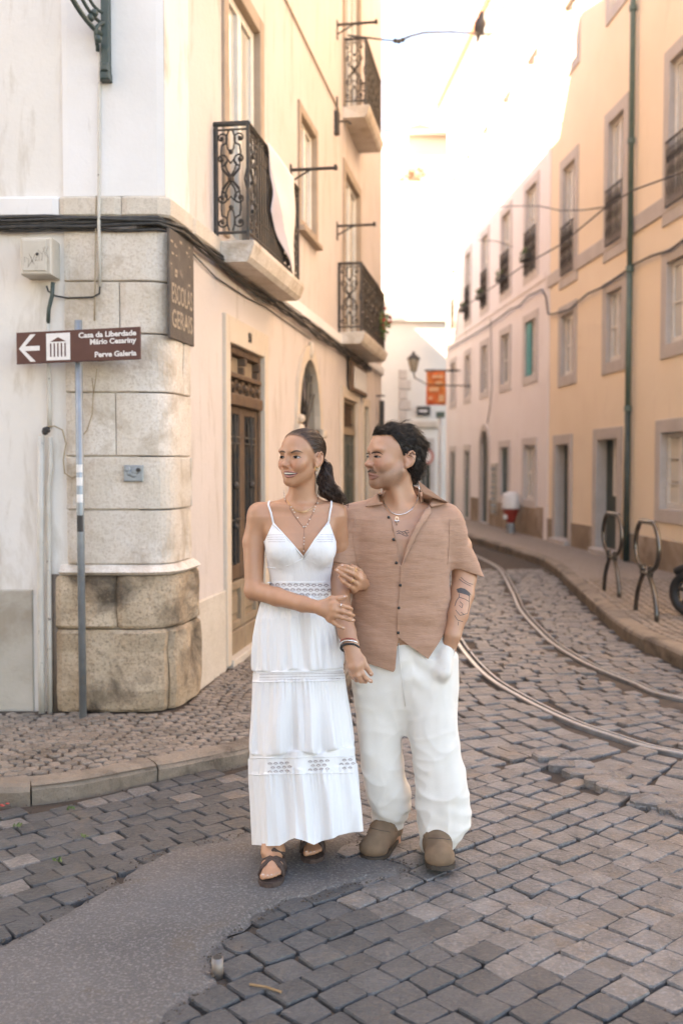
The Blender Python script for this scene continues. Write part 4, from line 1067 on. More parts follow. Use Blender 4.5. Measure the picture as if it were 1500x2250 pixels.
for w in Yw:
    k = w[4]
    o = window(fr, YB, *w[:4], fw=fwy * .8, rec=.06 if k != 'ground' else .08, rows=1 if k == 'rail' else 2 if k != 'ground' else 3, gm=GLASSL if k != 'ground' else CURT, leaf=.07, sm=WOODW)
    if k == 'rail': winrail(o, w[:4])
    if k in ('ground', 'plain'): ring(MB(fr), w[0] + .004, w[1] - .004, w[2] + .004, w[3] - .004, .03, -.11, -.085).build('outer_frame', GREENW, o) if False else None
for i, w in enumerate(dY):
    d = ring(MB(fr), *w, fwy * .8, -.25, .03, False).build('door', GRANITE, YB)
    um = (w[0] + w[1]) / 2; q = -.16
    MB(fr).cbox(w[0], w[1], w[2], w[3], q - .05, q, .01).build('leaf', DKGREEN, d)
    if i == 0:
        a, b = w[0] + .12, um + .05; zz0, zz1 = 1.15, 2.05
        l = ring(MB(fr), a, b, zz0, zz1, .05, q, q + .03); l.box((a + b) / 2 - .015, (a + b) / 2 + .015, zz0, zz1, q, q + .025); [l.box(a, b, zz0 + k * .3 - .012, zz0 + k * .3 + .012, q, q + .022) for k in (1, 2)]
        l.build('sash', WOODW, d); MB(fr).box(a, b, zz0, zz1, q, q + .006).build('pane', CURT, d)
    MB(fr).cbox(w[0] - .1, w[1] + .1, .08, .20, -.3, .12, .012).build('step', GRANITE, d)
MB(fr).cbox(U_Y0, U_YP - .01, Z(1457, 474) - .0, Z(1457, 474) + .26, -.02, .03, .01).build('stone_band', GRANITE, YB)
segs = sorted([U_Y0] + [x for w in dY for x in (w[0] - fwy * .8 - .003, w[1] + fwy * .8 + .003)] + [U_YP])
for a, b in zip(segs[::2], segs[1::2]): MB(fr).cbox(a, b, .1, .55, -.02, .018, .006).build('wall_plinth', DIRTY, YB)
# --- pink house
cols_p = [(1151, 1175), (1099, 1117), (1056, 1069), (1021, 1031), (990, 999)]
z2p = (Z(1153, 612), Z(1153, 425)); z1p = (Z(1151, 830), Z(1151, 712)); z3p = (Z(1150, 290), Z(1150, 150))
zgp = (Z(1149, 1096), Z(1149, 980))
Pw = []
for k, (a, b) in enumerate(cols_p):
    ua, ub = sorted((U(a), U(b)))
    Pw += [(ua, ub, *z2p, 'rail', k), (ua, ub, *z1p, 'plain', k), (ua, ub, *z3p, 'top', k)]
    if k != 2: Pw.append((ua, ub, zgp[0] if k < 2 else .14, zgp[1], 'ground', k))
dP = (*sorted((U(1056), U(1072))), .12, Z(1058, 947)); fwp = .17
ph = [hole(*w[:4], fwp, True) for w in Pw] + [hole(*dP, fwp, False)]
facade(fr, 'wall', ph, U_YP, U_P1, 0.1, EAVE, PINK, PB)
facade(fr, 'wall', [], U_YP, U_P1, 0.1, EAVE, GLASSD, PB, p=-.45)
for w in Pw:
    k = w[4]
    sm = WOODW if k != 'ground' else GREENW
    gm = GLASSL if k in ('rail', 'top') else GLASS if w[5] != 0 else GLASSL
    o = window(fr, PB, *w[:4], fw=fwp, rec=.06, fm=FRAMEP, rows=2 if k != 'rail' else 3, gm=gm, sm=sm if w[5] else WOODW, leaf=.06)
    if k == 'rail': winrail(o, w[:4])
    if k == 'plain' and w[5] == 0: MB(fr).cbox((w[0] + w[1]) / 2 + .1, w[1] - .01, w[2] + .02, w[3] - .02, -.055, -.02, .008).build('shutter', TEAL, o)
    if k == 'ground' and w[5] >= 3: MB(fr).cbox(w[0], w[1], w[2], w[2] + 1.15, -.055, -.02, .008).build('lower_leaf', GREENW, o)
d = MB(fr); u0, u1, z0, z1 = dP; R = (u1 - u0) / 2; um = (u0 + u1) / 2
arc = [(um - R * math.cos(math.pi * k / 12), z1 - R + R * math.sin(math.pi * k / 12)) for k in range(13)]
outp = [(um - (R + fwp) * math.cos(math.pi * k / 12), z1 - R + (R + fwp) * math.sin(math.pi * k / 12)) for k in range(13)]
for k in range(12):
    P = [arc[k], arc[k + 1], outp[k + 1], outp[k]]; d.add([(x, y, -.3) for x, y in P] + [(x, y, .03) for x, y in P], [(0, 1, 2, 3), (4, 7, 6, 5), (0, 4, 5, 1), (1, 5, 6, 2), (2, 6, 7, 3), (3, 7, 4, 0)])
for a, b in ((u0 - fwp, u0), (u1, u1 + fwp)): d.cbox(a, b, z0, z1 - R, -.3, .03)
d = d.build('arched_door', GRANITE, PB)
f = MB(fr)
for k in range(12):
    (a, za), (b, zb_) = outp[k], outp[k + 1]
    if b - a > 1e-4: f.add([(a, min(za, z1 + fwp) - .03, -.01), (b, min(zb_, z1 + fwp) - .03, -.01), (b, z1 + fwp, 0), (a, z1 + fwp, 0)], [(0, 1, 2, 3)])
f.build('arch_infill', PINK, d)
MB(fr).cbox(u0, u1, z0, z1, -.15, -.08, .01).build('leaf', DKGREEN, d)
zc = Z(1077, 693)
MB(fr).cbox(U_YP + .02, U_P1, zc - .02, zc + .16, -.02, .02, .008).build('stone_band', PINK, PB)
segs = [U_YP + .02, dP[0] - fwp - .003, dP[1] + fwp + .003, U(1031) - .25]
for a, b in zip(segs[::2], segs[1::2]): MB(fr).cbox(a, b, .1, .75, -.02, .018, .006).build('wall_plinth', DIRTY, PB)
MB(fr).cbox(U_YP - .14, U_YP + .14, .1, EAVE - .2, -.01, .022, .006).build('corner_strip', PINK, PB)
# flower boxes, meter cabinet
for x, y in ((1162, 568), (1107, 612), (1061, 652), (1024, 680)):
    u, z = U(x), Z(x, y)
    b = empty('flower_box', fr(u, z, .15), {1162: 'dark flower box with yellow blooms on the nearest pink-house window rail', 1107: 'flower box with mauve leaves, second window rail of the pink house', 1061: 'dark planter on the third window rail of the pink house', 1024: 'dark planter on the fourth window rail, deep in the street'}[x], 'planter')
    MB(fr).cbox(u - .25, u + .25, z - .08, z + .05, .06, .2, .015).build('trough', IRON, b)
    leafy('foliage', fr(u, z + .10, .14), (.09, .26, .09), 50, '', '').build('foliage', LEAF, b)
u, z = U(1087), Z(1087, 1075); mc = empty('meter_cabinet', fr(u, z, 0), 'dark grilled wall cabinet between the arched door and a pink-house window', 'cabinet')
MB(fr).cbox(u - .3, u + .3, z - .65, z + .65, -.01, .04, .01).build('frame', GREYP, mc)
for k in range(8): MB(fr).box(u - .26, u + .26, z - .6 + k * .15, z - .5 + k * .15, .04, .055).build('slat', GLASSD, mc)
# eaves, roofs, dormer
for par, a, b in ((YB, U_Y0, U_YP), (PB, U_YP, U_P1)):
    e = MB(fr); e.cbox(a, b - .002, EAVE, EAVE + .12, -.5, .16, .02); e.cbox(a, b - .002, EAVE + .121, EAVE + .24, -.5, .30, .03); e.build('eaves', WHITEP, par)
    r = MB(fr); r.add([(a, EAVE + .245, .36), (b, EAVE + .245, .36), (b, EAVE + 2.4, -4.2), (a, EAVE + 2.4, -4.2), (a, EAVE + .20, .36), (b, EAVE + .20, .36), (b, EAVE + .2, -4.2), (a, EAVE + .2, -4.2)], [(0, 1, 2, 3), (4, 7, 6, 5), (0, 4, 5, 1), (1, 5, 6, 2), (2, 6, 7, 3), (3, 7, 4, 0)]); r.build('roof', TERRA, par)
    t = MB(fr); n = int((b - a) / .22)
    for k in range(n): t.tube([(a + .11 + k * .22, EAVE + .27, .38), (a + .11 + k * .22, EAVE + .27 + .9, .38 - 1.95)], .075, 5)
    o = t.build('roof_tiles', TERRA, par); o['kind'] = 'stuff'
u = U(1092); dm = MB(fr); dm.box(u - .8, u + .8, EAVE + .4, EAVE + 2.2, -2.2, -.6); dm.build('dormer', PEACH, PB); MB(fr).add([(u - 1, EAVE + 2.2, -.4), (u + 1, EAVE + 2.2, -.4), (u, EAVE + 2.9, -.4), (u - 1, EAVE + 2.2, -2.4), (u + 1, EAVE + 2.2, -2.4), (u, EAVE + 2.9, -2.4)], [(0, 1, 2), (3, 5, 4), (0, 2, 5, 3), (1, 4, 5, 2), (0, 3, 4, 1)]).build('dormer_roof', TERRA, PB)
# drainpipe and facade cables
u = U(1388)
dp = empty('drainpipe', fr(u, .12, .08), 'dark green drainpipe down the front of the yellow house', 'pipe')
MB(fr).tube([(u, 4.6, .08), (u, EAVE, .08)], .043, 10).build('upper_pipe', GREENW, dp, smooth=True); MB(fr).tube([(u, .12, .08), (u, 2.55, .08)], .05, 10).build('lower_pipe', DKGREEN, dp, smooth=True); MB(fr).tube([(u, 2.5, .08), (u, 4.7, .08)], .046, 10).build('middle_pipe', GREENW, dp, smooth=True)
for zz in (2.5, 4.65, 6.6, 8.6): MB(fr).tube([(u, zz - .04, .08), (u, zz + .04, .08)], .06, 10).build('collar', GREENW, dp)
def rp(x, y, p=.05): u, z = RF(x, y, p); return fr(u, z, p)
wires('facade_cable', [([rp(*q) for q in [(1560, 480), (1500, 527), (1470, 550), (1430, 562), (1390, 582), (1360, 605), (1320, 632), (1290, 645), (1250, 680), (1215, 690), (1203, 690), (1199, 655), (1190, 636), (1160, 650), (1140, 672), (1120, 680), (1083, 708), (1040, 735), (1000, 758), (981, 770)]], .016)], 'dark cable sagging along the yellow and pink house fronts')
wires('facade_cable', [([rp(*q) for q in [(1077, 700), (1078, 760), (1080, 850), (1075, 900), (1070, 930)]], .012)], 'thin cable dropping to the arched door of the pink house')
wires('tram_wire', [([rp(1560, 345, .5), rp(1500, 378, .5), rp(1390, 418, .6), rp(1330, 455, .7), rp(1232, 537, .8), rp(1150, 583, .9), rp(1090, 625, 1.0), rp(1000, 688, 1.1)], .012)], 'dark overhead wire running up the street past the window rails', 'wire')
wires('tram_wire', [([rp(1328, 455, .06), at(1280, 462, 17.5), at(1230, 463, 18.5), at(1185, 453, 19.5), at(1120, 453, 21), at(1075, 456, 23)], .011)], 'slack span wire from the yellow house rail to the pink house', 'wire')
wires('tram_wire', [([rp(1125, 543, .06), at(1090, 530, 22), at(1050, 528, 24)], .010)], 'thin short span wire across the narrow far part of the street', 'wire')
wq0 = tipC; wq1 = rp(1140, 82, .06)
qs = [wq0.lerp(wq1, k / 10) for k in range(11)]
for k, q in enumerate(qs): q.z -= 0.0 * k
bird_p = at(1052, 86, 17.5)
wires('span_wire', [([at(765, 78, 12.6), at(840, 87, 13.2), at(875, 91, 13.6)], .012), ([at(875, 91, 13.6), at(900, 80, 14), at(930, 72, 14.5), at(985, 70, 15.8), at(1052, 74, 17.5), at(1105, 77, 20), wq1], .018)], 'overhead span wire with insulators that the dark pigeon sits on', 'wire')
mb = MB()
for x, y, Y in ((868, 90, 13.5), (876, 91, 13.6), (884, 88, 13.7)): mb.ball(at(x, y, Y), .035, 6, 5)
o = mb.build('insulator', CABLE); tag(o, 'small dark insulator on the overhead span wire', 'insulator')
ub_, zb_ = RF(1138, 82); br = empty('wire_bracket', fr(ub_, zb_, 0), 'iron wire bracket high on the sunlit pink house', 'bracket')
MB(fr).tube([(ub_, zb_, -.02), (ub_, zb_ + .03, .3), (ub_ , zb_ - .1, .34)], .018, 6).build('arm', IRON, br); MB(fr).tube([(ub_, zb_ - 1.2, .02), (ub_, zb_, .02)], .012, 5).build('cable', IRON, br)
wires('span_wire', [([at(842, 287, 16), at(880, 288, 17), at(1000, 293, 22), rp(1058, 302, .1)], .012)], 'second span wire in front of the sunlit white house', 'wire')
# --- end of the street
YE = 33.5
EB = empty('end_house', at(905, 1120, YE), 'white house closing the end of the street, sunlit on top', 'building')
x0, x1 = at(770, 1000, YE).x - 2.5, 6.0
zA = at(900, 400, YE).z
def fe(u, z, p): return Vector((u, YE - p, z))
q0, q1 = at(877, 930, YE), at(900, 820, YE)
we = (at(882, 900, YE).x, at(897, 900, YE).x, at(882, 1005, YE).z - .2, at(882, 960, YE).z)
hw = [hole(*we, .1)]
we2 = (at(925, 900, YE).x, at(945, 900, YE).x, .14, 2.4); hw.append(hole(*we2, .15, False))
facade(fe, 'wall', hw, x0, x1, 0.0, zA, WHITEF, EB)
MB(fe).box(x0 + .1, x1 - .05, 0, zA - .3, -6, -.32).build('inner_wall', WHITEF, EB)
window(fe, EB, *we, fw=.1, gm=GLASS)
d = ring(MB(fe), *we2, .15, -.2, .03, False).build('door', GRANITE, EB); MB(fe).cbox(*we2, -.2, -.12).build('leaf', DKGREEN, d)
zc = at(900, 933, YE).z
for a, b in ((x0, at(962, 900, YE).x),): MB(fe).cbox(a, b, zc - .12, zc + .12, -.02, .10, .03).build('cornice', LIMEW, EB)
MB(fe).cbox(x0, at(962, 900, YE).x, .1, zc - .125, -.02, .05, .01).build('ground_storey', GREYP, EB) if False else None
qx0, qx1 = at(876, 900, YE).x, at(902, 900, YE).x
zz = zc + .15; k = 0
while zz < at(880, 815, YE).z:
    w_ = (qx1 - qx0) * (1.0 if k % 2 else .7); MB(fe).cbox(qx0, qx0 + w_, zz, zz + .32, -.02, .05, .02).build('quoin_stone', GRANITE, EB); zz += .34; k += 1
for y in (708,): MB(fe).cbox(x0, x1 - .2, at(900, y, YE).z, at(900, y - 12, YE).z, -.02, .14, .03).build('cornice', WHITEF, EB)
c0 = at(915, 913, YE - .1); c1 = at(945, 893, YE - .1)
ns_ = MB().box(c0.x, c1.x, YE - .08, YE - .03, c0.z, c1.z).build('street_sign', CABLE); tag(ns_, 'small dark street name plate on the white end house', 'sign')
MB().box(c0.x + .08, c1.x - .1, YE - .087, YE - .081, c0.z + .12, c1.z - .12).build('pale_mark', SIGNW, ns_)
# white pilaster strip with green box
p0, p1 = at(958, 1000, 32.2), at(972, 1000, 32.2)
# banner
b0, b1 = at(936, 890, 29.5), at(979, 816, 29.5)
bn = empty('banner', (b1.x, 29.5, b1.z), 'orange banner with pale blotches hung out at the far end of the pink house', 'banner')
V = []; nu, nz = 8, 10
for j in range(nz + 1):
    for i in range(nu + 1):
        V.append((b0.x + (b1.x - b0.x) * i / nu, 29.5 + .05 * math.sin(i * 1.1 + j * .6), b0.z + (b1.z - b0.z) * j / nz))
o = link('banner_cloth', mesh_np('banner_cloth', V, np.array([(j * 9 + i, j * 9 + i + 1, j * 9 + i + 10, j * 9 + i + 9) for j in range(nz) for i in range(nu)])), ORANGE, bn, True)
o.modifiers.new('thick', 'SOLIDIFY').thickness = .01
for ax, ay, bx_, by in ((.28, .80, .85, .88), (.12, .40, .62, .52), (.45, .62, .8, .7), (.62, .1, .9, .3), (.1, .15, .3, .25)):
    MB().box(b0.x + (b1.x - b0.x) * ax, b0.x + (b1.x - b0.x) * bx_, 29.43, 29.44, b0.z + (b1.z - b0.z) * ay, b0.z + (b1.z - b0.z) * by).build('printed_patch', ORANGEP, bn)
MB().tube([(b0.x - .05, 29.5, b1.z + .03), (b1.x + .5, 29.6, b1.z + .03)], .03, 6).build('pole', IRON, bn)
# lantern on its arm
lp = at(908, 797, 26.0)
ln = empty('street_lantern', lp, 'old iron street lantern with glass panes hanging out over the far street', 'lamp')
MB().lathe(lp, [(r_ * .68, h_ * .68) for r_, h_ in [(.05, -.36), (.10, -.33), (.14, -.22), (.21, .10), (.21, .12)]], 6).build('glass', LAMPG, ln)
MB().lathe(lp, [(r_ * .68, h_ * .68) for r_, h_ in [(.25, .12), (.26, .15), (.16, .27), (.07, .33), (.05, .40), (.02, .44)]], 6).build('hood', IRON, ln)
fr_ = MB()
for k in range(6):
    a = math.pi * 2 * k / 6; fr_.tube([lp + Vector((.07 * math.cos(a), .07 * math.sin(a), -.23)), lp + Vector((.146 * math.cos(a), .146 * math.sin(a), .08))], .009, 4)
fr_.build('cage', IRON, ln)
MB().tube([lp + Vector((0, 0, -.23)), lp + Vector((.05, .3, -.36)), lp + Vector((.5, 1.5, -.45)), (fr(28, 0, 0).x, 28, lp.z - .45)], .018, 5).build('arm', IRON, ln)
# no entry sign
ne = at(934, 1003, 27.0); nes = empty('traffic_sign', (ne.x, 27, 0), 'round red-rimmed traffic sign half hidden behind the dark-haired person', 'sign')
def disc(c, r0, r1, y0, y1, n=24):
    mb = MB(); 
    for r, y in ((r1, y0), (r1, y1), (r0, y1), (r0, y0)):
        for k in range(n): a = 2 * math.pi * k / n; mb.v.append(Vector((c.x + r * math.cos(a), y, c.z + r * math.sin(a))))
    for q in range(4):
        for k in range(n): l = (k + 1) % n; mb.f.append([q * n + k, q * n + l, ((q + 1) % 4) * n + l, ((q + 1) % 4) * n + k])
    return mb
disc(ne, .16, .235, 26.97, 27.0).build('red_ring', mat('faded_red', (.5, .2, .17), .6), nes); disc(ne, .0001, .16, 26.975, 27.0).build('white_face', SIGNW, nes)
MB().tube([(ne.x, 27.03, 0), (ne.x, 27.03, ne.z + .3)], .03, 8).build('post', STEEL, nes)
# slim white post with green box
pw = at(965, 930, 29); pwo = empty('white_post', (pw.x, 29, 0), 'slim white post with a green box near the orange banner', 'post')
MB().tube([(pw.x, 29, 0), (pw.x, 29, at(965, 905, 29).z)], .05, 8).build('pole', WPAINT, pwo); MB().box(pw.x - .1, pw.x + .14, 28.9, 29.08, at(965, 918, 29).z, at(965, 905, 29).z).build('green_box', GREENW, pwo)
# terracotta roofed house on the hill behind
YH = 44.0; hx0, hx1 = at(893, 330, YH).x, at(1010, 330, YH).x
HB = empty('hill_house', ((hx0 + hx1) / 2, YH, 0), 'peach house with a terracotta tiled roof rising behind the end house', 'building')
zt_ = at(900, 292, YH).z; zr_ = at(935, 262, YH).z
MB().box(hx0, hx1, YH, YH + 8, 0, zt_).build('wall', PEACH, HB)
r = MB(); r.add([(hx0 - .4, YH - .4, zt_), (hx1 + .4, YH - .4, zt_), (hx1 + .4, YH + 8.4, zt_), (hx0 - .4, YH + 8.4, zt_), ((hx0 + hx1) / 2 - .3, YH + 3.5, zr_ + 1.0), ((hx0 + hx1) / 2 + 1, YH + 4.5, zr_ + 1.0)], [(0, 1, 5, 4), (1, 2, 5), (2, 3, 4, 5), (3, 0, 4), (3, 2, 1, 0)]); r.build('roof', TERRA, HB)
MB().box(hx0 - .45, hx1 + .45, YH - .45, YH - .2, zt_ - .18, zt_ - .02).build('eaves', PEACH, HB)
LBk = empty('white_house', (at(850, 400, 40).x, 40, 0), 'plain sunlit white house left of the peach hill house', 'building')
MB().box(at(770, 300, 40).x - 4, at(896, 300, 40).x, 40, 46, 0, at(850, 292, 40).z).build('wall', WHITEF, LBk)
# dry creeper on the parapet
mb = MB()
for k in range(260):
    t = rnd.random(); q = at(855 + 75 * t ** 1.2, 425 - 42 * min(1, t * 1.7) + rnd.uniform(-14, 12), YE + .1); dv = Vector((rnd.gauss(0, 1), rnd.gauss(0, .5), rnd.gauss(0, 1))) * .12
    mb.tube([q, q + dv], .012, 3, cap=False)
o = mb.build('dry_creeper', DRY); tag(o, 'dry brown creeper tumbling over the top of the white end house', 'plant')
# --- unseen houses added out of view to shade the street
NB = empty('unseen_shade_house', (-3, 22, 0), 'unseen plain cream house added round the bend to shade the street', 'building')
MB().prism([(.15, 16.95), (-.6, 27), (-9, 27), (-9, 16.95)], 0, 11.9).build('wall', CREAM, NB)
MB().prism([(-.6, 27.01), (-.9, 33.4), (-9, 33.4), (-9, 27.01)], 0, 9.3).build('lower_shade_wing', CREAM_L, NB)
OB = empty('unseen_side_shade_house', (-9, -4, 0), 'unseen cream house added across the side street for its shade', 'building')
oh = [(-16 + 2.4 * k, -16 + 2.4 * k + 1.0, z, z + 1.7) for k in range(1, 5) for z in (1.1, 4.4, 7.6, 10.6)]
def fo(u, z, p): return Vector((u, 1.6 + p, z))
facade(fo, 'wall', oh, -18, -3.5, 0, 14, CREAM_L, OB)
for h in oh: window(fo, OB, *h, fw=.05, gm=GLASS)
MB().prism([(-18, 1.25), (-3.5, 1.25), (-3.5, -12), (-18, -12)], 0, 14).build('body', CREAM_L, OB)
# ---------------------------------------------------------------- street furniture on the right
def rack(c, s, lab, c2):
    d = (c2 - c).normalized(); m = (c + c2) / 2; L = (c2 - c).length / 2
    t = empty('bike_rack', m, lab, 'bike rack', 'bike racks on the right pavement')
    def P(a, z): return m + d * a * s + Vector((0, 0, z * s))
    r = .024
    MB().tube(bz([P(-L, -.02), P(-L * .93, .28), P(-L * .35, .36), P(-.10, .42)], 10) + [P(.10, .42)] + bz([P(.10, .42), P(L * .35, .36), P(L * .93, .28), P(L, -.02)], 10), r, 10).build('lower_loop', RACK, t, smooth=True)
    MB().tube(bz([P(-.10, .45), P(-.50, .50), P(-.46, .80), P(-.22, .93)], 10) + bz([P(.22, .93), P(.46, .80), P(.50, .50), P(.10, .45)], 10), r, 10).build('upper_loop', RACK, t, smooth=True)
    for a in (-.13, .13): MB().tube([P(a, .40), P(a, .50)], .028, 8).build('clamp', RACK, t)
    return t
k1a, k1b = gp(1332, 1296, .12), gp(1353, 1312, .12)
k2a, k2b = gp(1395, 1340, .12), gp(1442, 1364, .12)
k1a.x = k1b.x = (k1a.x + k1b.x) / 2
rack(k1a, 1.0, 'dark tubular bike rack, the one closer to the yellow house doors', k1b)
rack(k2a, 1.0, 'dark tubular bike rack with a white cord, beside the scooter wheel', k2b)
hp = gp(1121, 1170, .12); hy = empty('fire_hydrant', hp, 'red and white fire hydrant standing on the pavement by the pink house', 'hydrant')
MB().lathe(hp, [(.10, -.02), (.10, .18), (.08, .22)], 14).build('foot', STEEL, hy); MB().lathe(hp, [(.09, .22), (.13, .36), (.19, .52), (.21, .53)], 14).build('body', RED, hy, True); MB().lathe(hp, [(.21, .53), (.20, .58), (.19, .82), (.16, .88), (.08, .91)], 14).build('cap', WPAINT, hy, True); MB().lathe(hp + Vector((-.13, -.06, .36)), [(.05, -.05), (.05, .05)], 8).build('outlet', WPAINT, hy)
# scooter: front wheel, fork and shield reach into the picture
wc = gp(1509, 1357, .12); R = .235
sc = empty('scooter', wc, 'black scooter with spoked front wheel standing on the pavement beside the racks', 'scooter')
cw = wc + Vector((0.02, 0, R))
dv = Vector((.55, -.83, 0)); 
def wp(a, r, o=0): 
    n_ = Vector((dv.y, -dv.x, 0)); return cw + dv * (r * math.cos(a)) + Vector((0, 0, r * math.sin(a))) + n_ * o
MB().tube([wp(2 * math.pi * k / 28, R - .05) for k in range(28)], .05, 10, closed=True).build('tyre', BLACK, sc, True)
wr = MB(); wr.tube([wp(2 * math.pi * k / 24, R - .095) for k in range(24)], .018, 8, closed=True)
for k in range(5):
    a = 2 * math.pi * k / 5 + .3
    for s_ in (-.12, .12): wr.tube([wp(a, .03), wp(a + s_, R - .10)], .012, 5)
wr.tube([wp(0, 0, -.05), wp(0, 0, .05)], .035, 10); wr.build('rim', GLASSD, sc)
wf = MB()
for o_ in (-.08, .08): wf.tube([wp(0, 0, o_), wp(0, 0, o_) + Vector((0, 0, .42)) + dv * .12], .018, 6)
wf.build('fork', STEEL, sc)
MB().tube([wp(math.pi * (.12 + .6 * k / 10), R + .02) for k in range(11)], .045, 6).build('mudguard', BLACK, sc, True)
st = wp(0, 0) + Vector((0, 0, .42)) + dv * .12
MB().tube([st, st + Vector((0, 0, .42)) + dv * .16], .03, 8).build('stem', BLACK, sc); hb = st + Vector((0, 0, .42)) + dv * .16; nv = Vector((dv.y, -dv.x, 0))
MB().tube([hb - nv * .3, hb, hb + nv * .3], .018, 6).build('handlebar', BLACK, sc)
MB().box(wc.x + .25, wc.x + .75, wc.y - .9, wc.y - .1, wc.z + .16, wc.z + .24).build('deck', BLACK, sc)
bk = wc + dv * 1.1 + Vector((0, 0, R)); MB().tube([bk + dv * ((R - .05) * math.cos(k * .2244)) + Vector((0, 0, (R - .05) * math.sin(k * .2244))) for k in range(28)], .05, 8, closed=True).build('tyre', BLACK, sc, True)
# pigeon
bp_ = at(1052, 74, 17.5); pg = empty('pigeon', bp_, 'dark pigeon perched on the overhead wire', 'bird')
prof = [(-.28, .016, .03), (-.22, .03, .02), (-.12, .045, .0), (-.04, .085, .0), (.06, .115, -.005), (.15, .11, -.01), (.22, .075, .0), (.255, .055, .012), (.285, .055, .02), (.315, .045, .025), (.34, .02, .03), (.355, .006, .045)]
MB().tube([bp_ + Vector((x * .12, -.02 - y_, x * .82 + .07)) for x, r, y_ in prof], [r * .82 for x, r, y_ in prof], 12).build('body', mat('pigeon_feathers', (.04, .042, .048), .7, (.07, .065, .07), 20), pg, True)
for s_ in (-1, 1): MB().ball(bp_ + Vector((s_ * .062, .0, .08)), (.028, .05, .13), 8, 6).build('wing', MATS['pigeon_feathers'], pg, True)
MB().tube([bp_ + Vector((.03, 0, 0)), bp_ + Vector((.03, 0, -.03))], .01, 5).build('foot', IRON, pg)
# small metal stub on the asphalt edge and scraps
mp = gp(478, 2136, 0); 
st = empty('metal_stub', mp, 'short rusty metal tube standing at the edge of the asphalt patch', 'tube')
tl = Matrix.Rotation(-.05, 3, 'Y')
MB().tube([mp + Vector((0, 0, -.02)), mp + Vector((0, .004, .045))], .019, 12).build('tube', mat('rusty_metal', (.27, .19, .13), .5, (.2, .2, .21), 30, metal=.5), st, True)
MB().tube([mp + Vector((0, .004, .045)), mp + Vector((0, .004, .047))], .015, 12).build('bore_shade_disc', CABLE, st)  # black disc painted for the shade inside the tube
for (x, y, a, L, lab) in ((583, 2170, -.6, .10, 'thin twig lying on the cobbles near the metal stub'),):
    q = gp(x, y, .006); o = MB().tube([q + Vector((-.05, .02, 0)), q + Vector((0, 0, .003)), q + Vector((.05, -.025, 0))], .004, 5).build('twig', DRY); tag(o, lab, 'twig')
q = gp(5, 1768, .012); mb = MB(); [mb.ball(q + Vector((rnd.uniform(-.03, .03), rnd.uniform(-.02, .02), 0)), (.011, .008, .004), 6, 4) for k in range(3)]; o = mb.build('red_petals', RED); tag(o, 'red petals fallen in the gutter below the kerb', 'petals')
for (x, y) in ((188, 1839), (40, 1815), (156, 1778), (128, 1893)):
    q = gp(x, y, .004); o = leafy('weed', q + Vector((0, 0, .008)), (.02, .014, .008), 12, '', '', size=.010).build('weed', LEAF); tag(o, {188: 'small green weed in a cobble joint before the kerb', 40: 'tiny weed near the red petals', 156: 'tiny weed right beneath the kerb bend', 128: 'small weed among the dark cobbles, nearer the asphalt'}[x], 'weed')
# ================================================================ smooth solids for the two people
_perm = np.random.default_rng(11).permutation(256); _perm = np.concatenate([_perm, _perm, _perm])
_grad = np.random.default_rng(12).normal(size=(256, 3)); _grad /= np.linalg.norm(_grad, axis=1)[:, None]
def vnoise(P):
    P = np.asarray(P, dtype=np.float64); I = np.floor(P).astype(int); f = P - I; I &= 255
    w = f * f * f * (f * (f * 6 - 15) + 10); out = 0
    for dx in (0, 1):
        for dy in (0, 1):
            for dz in (0, 1):
                h = _perm[_perm[_perm[(I[..., 0] + dx) & 255] + ((I[..., 1] + dy) & 255)] + ((I[..., 2] + dz) & 255)]
                g = _grad[h]; d = g[..., 0] * (f[..., 0] - dx) + g[..., 1] * (f[..., 1] - dy) + g[..., 2] * (f[..., 2] - dz)
                out = out + d * (w[..., 0] if dx else 1 - w[..., 0]) * (w[..., 1] if dy else 1 - w[..., 1]) * (w[..., 2] if dz else 1 - w[..., 2])
    return out * 1.6
def A3(v): return np.array(v, dtype=np.float64)
class Prim:
    def __init__(s, f, c, r, k, op): s.f, s.c, s.r, s.k, s.op = f, A3(c), r, k, op
def cone(a, b, ra, rb, k=0.02, op='u', cut=None):
    a, b = A3(a), A3(b); ab = b - a; L = ab @ ab + 1e-12
    def f(P):
        t = np.clip(((P - a) @ ab) / L, 0, 1)
        d = np.linalg.norm(P - a - t[:, None] * ab, axis=1) - (ra + (rb - ra) * t)
        if cut is not None: d = np.maximum(d, (P - A3(cut[0])) @ A3(cut[1]))
        return d
    return Prim(f, (a + b) / 2, np.linalg.norm(ab) / 2 + max(ra, rb), k, op)
def chain(pts, rs, k=0.02, op='u'):
    return [cone(pts[i], pts[i + 1], rs[i], rs[i + 1], k if i == 0 else min(k, .012), op) for i in range(len(pts) - 1)]
def ell(c, r, R=None, k=0.02, op='u'):
    c = A3(c); r = A3(r) if np.ndim(r) else A3((r, r, r)); Rm = None if R is None else np.array(R)
    def f(P):
        q = P - c
        if Rm is not None: q = q @ Rm
        k0 = np.linalg.norm(q / r, axis=1); k1 = np.linalg.norm(q / (r * r), axis=1) + 1e-9
        return k0 * (k0 - 1) / k1
    return Prim(f, c, r.max(), k, op)
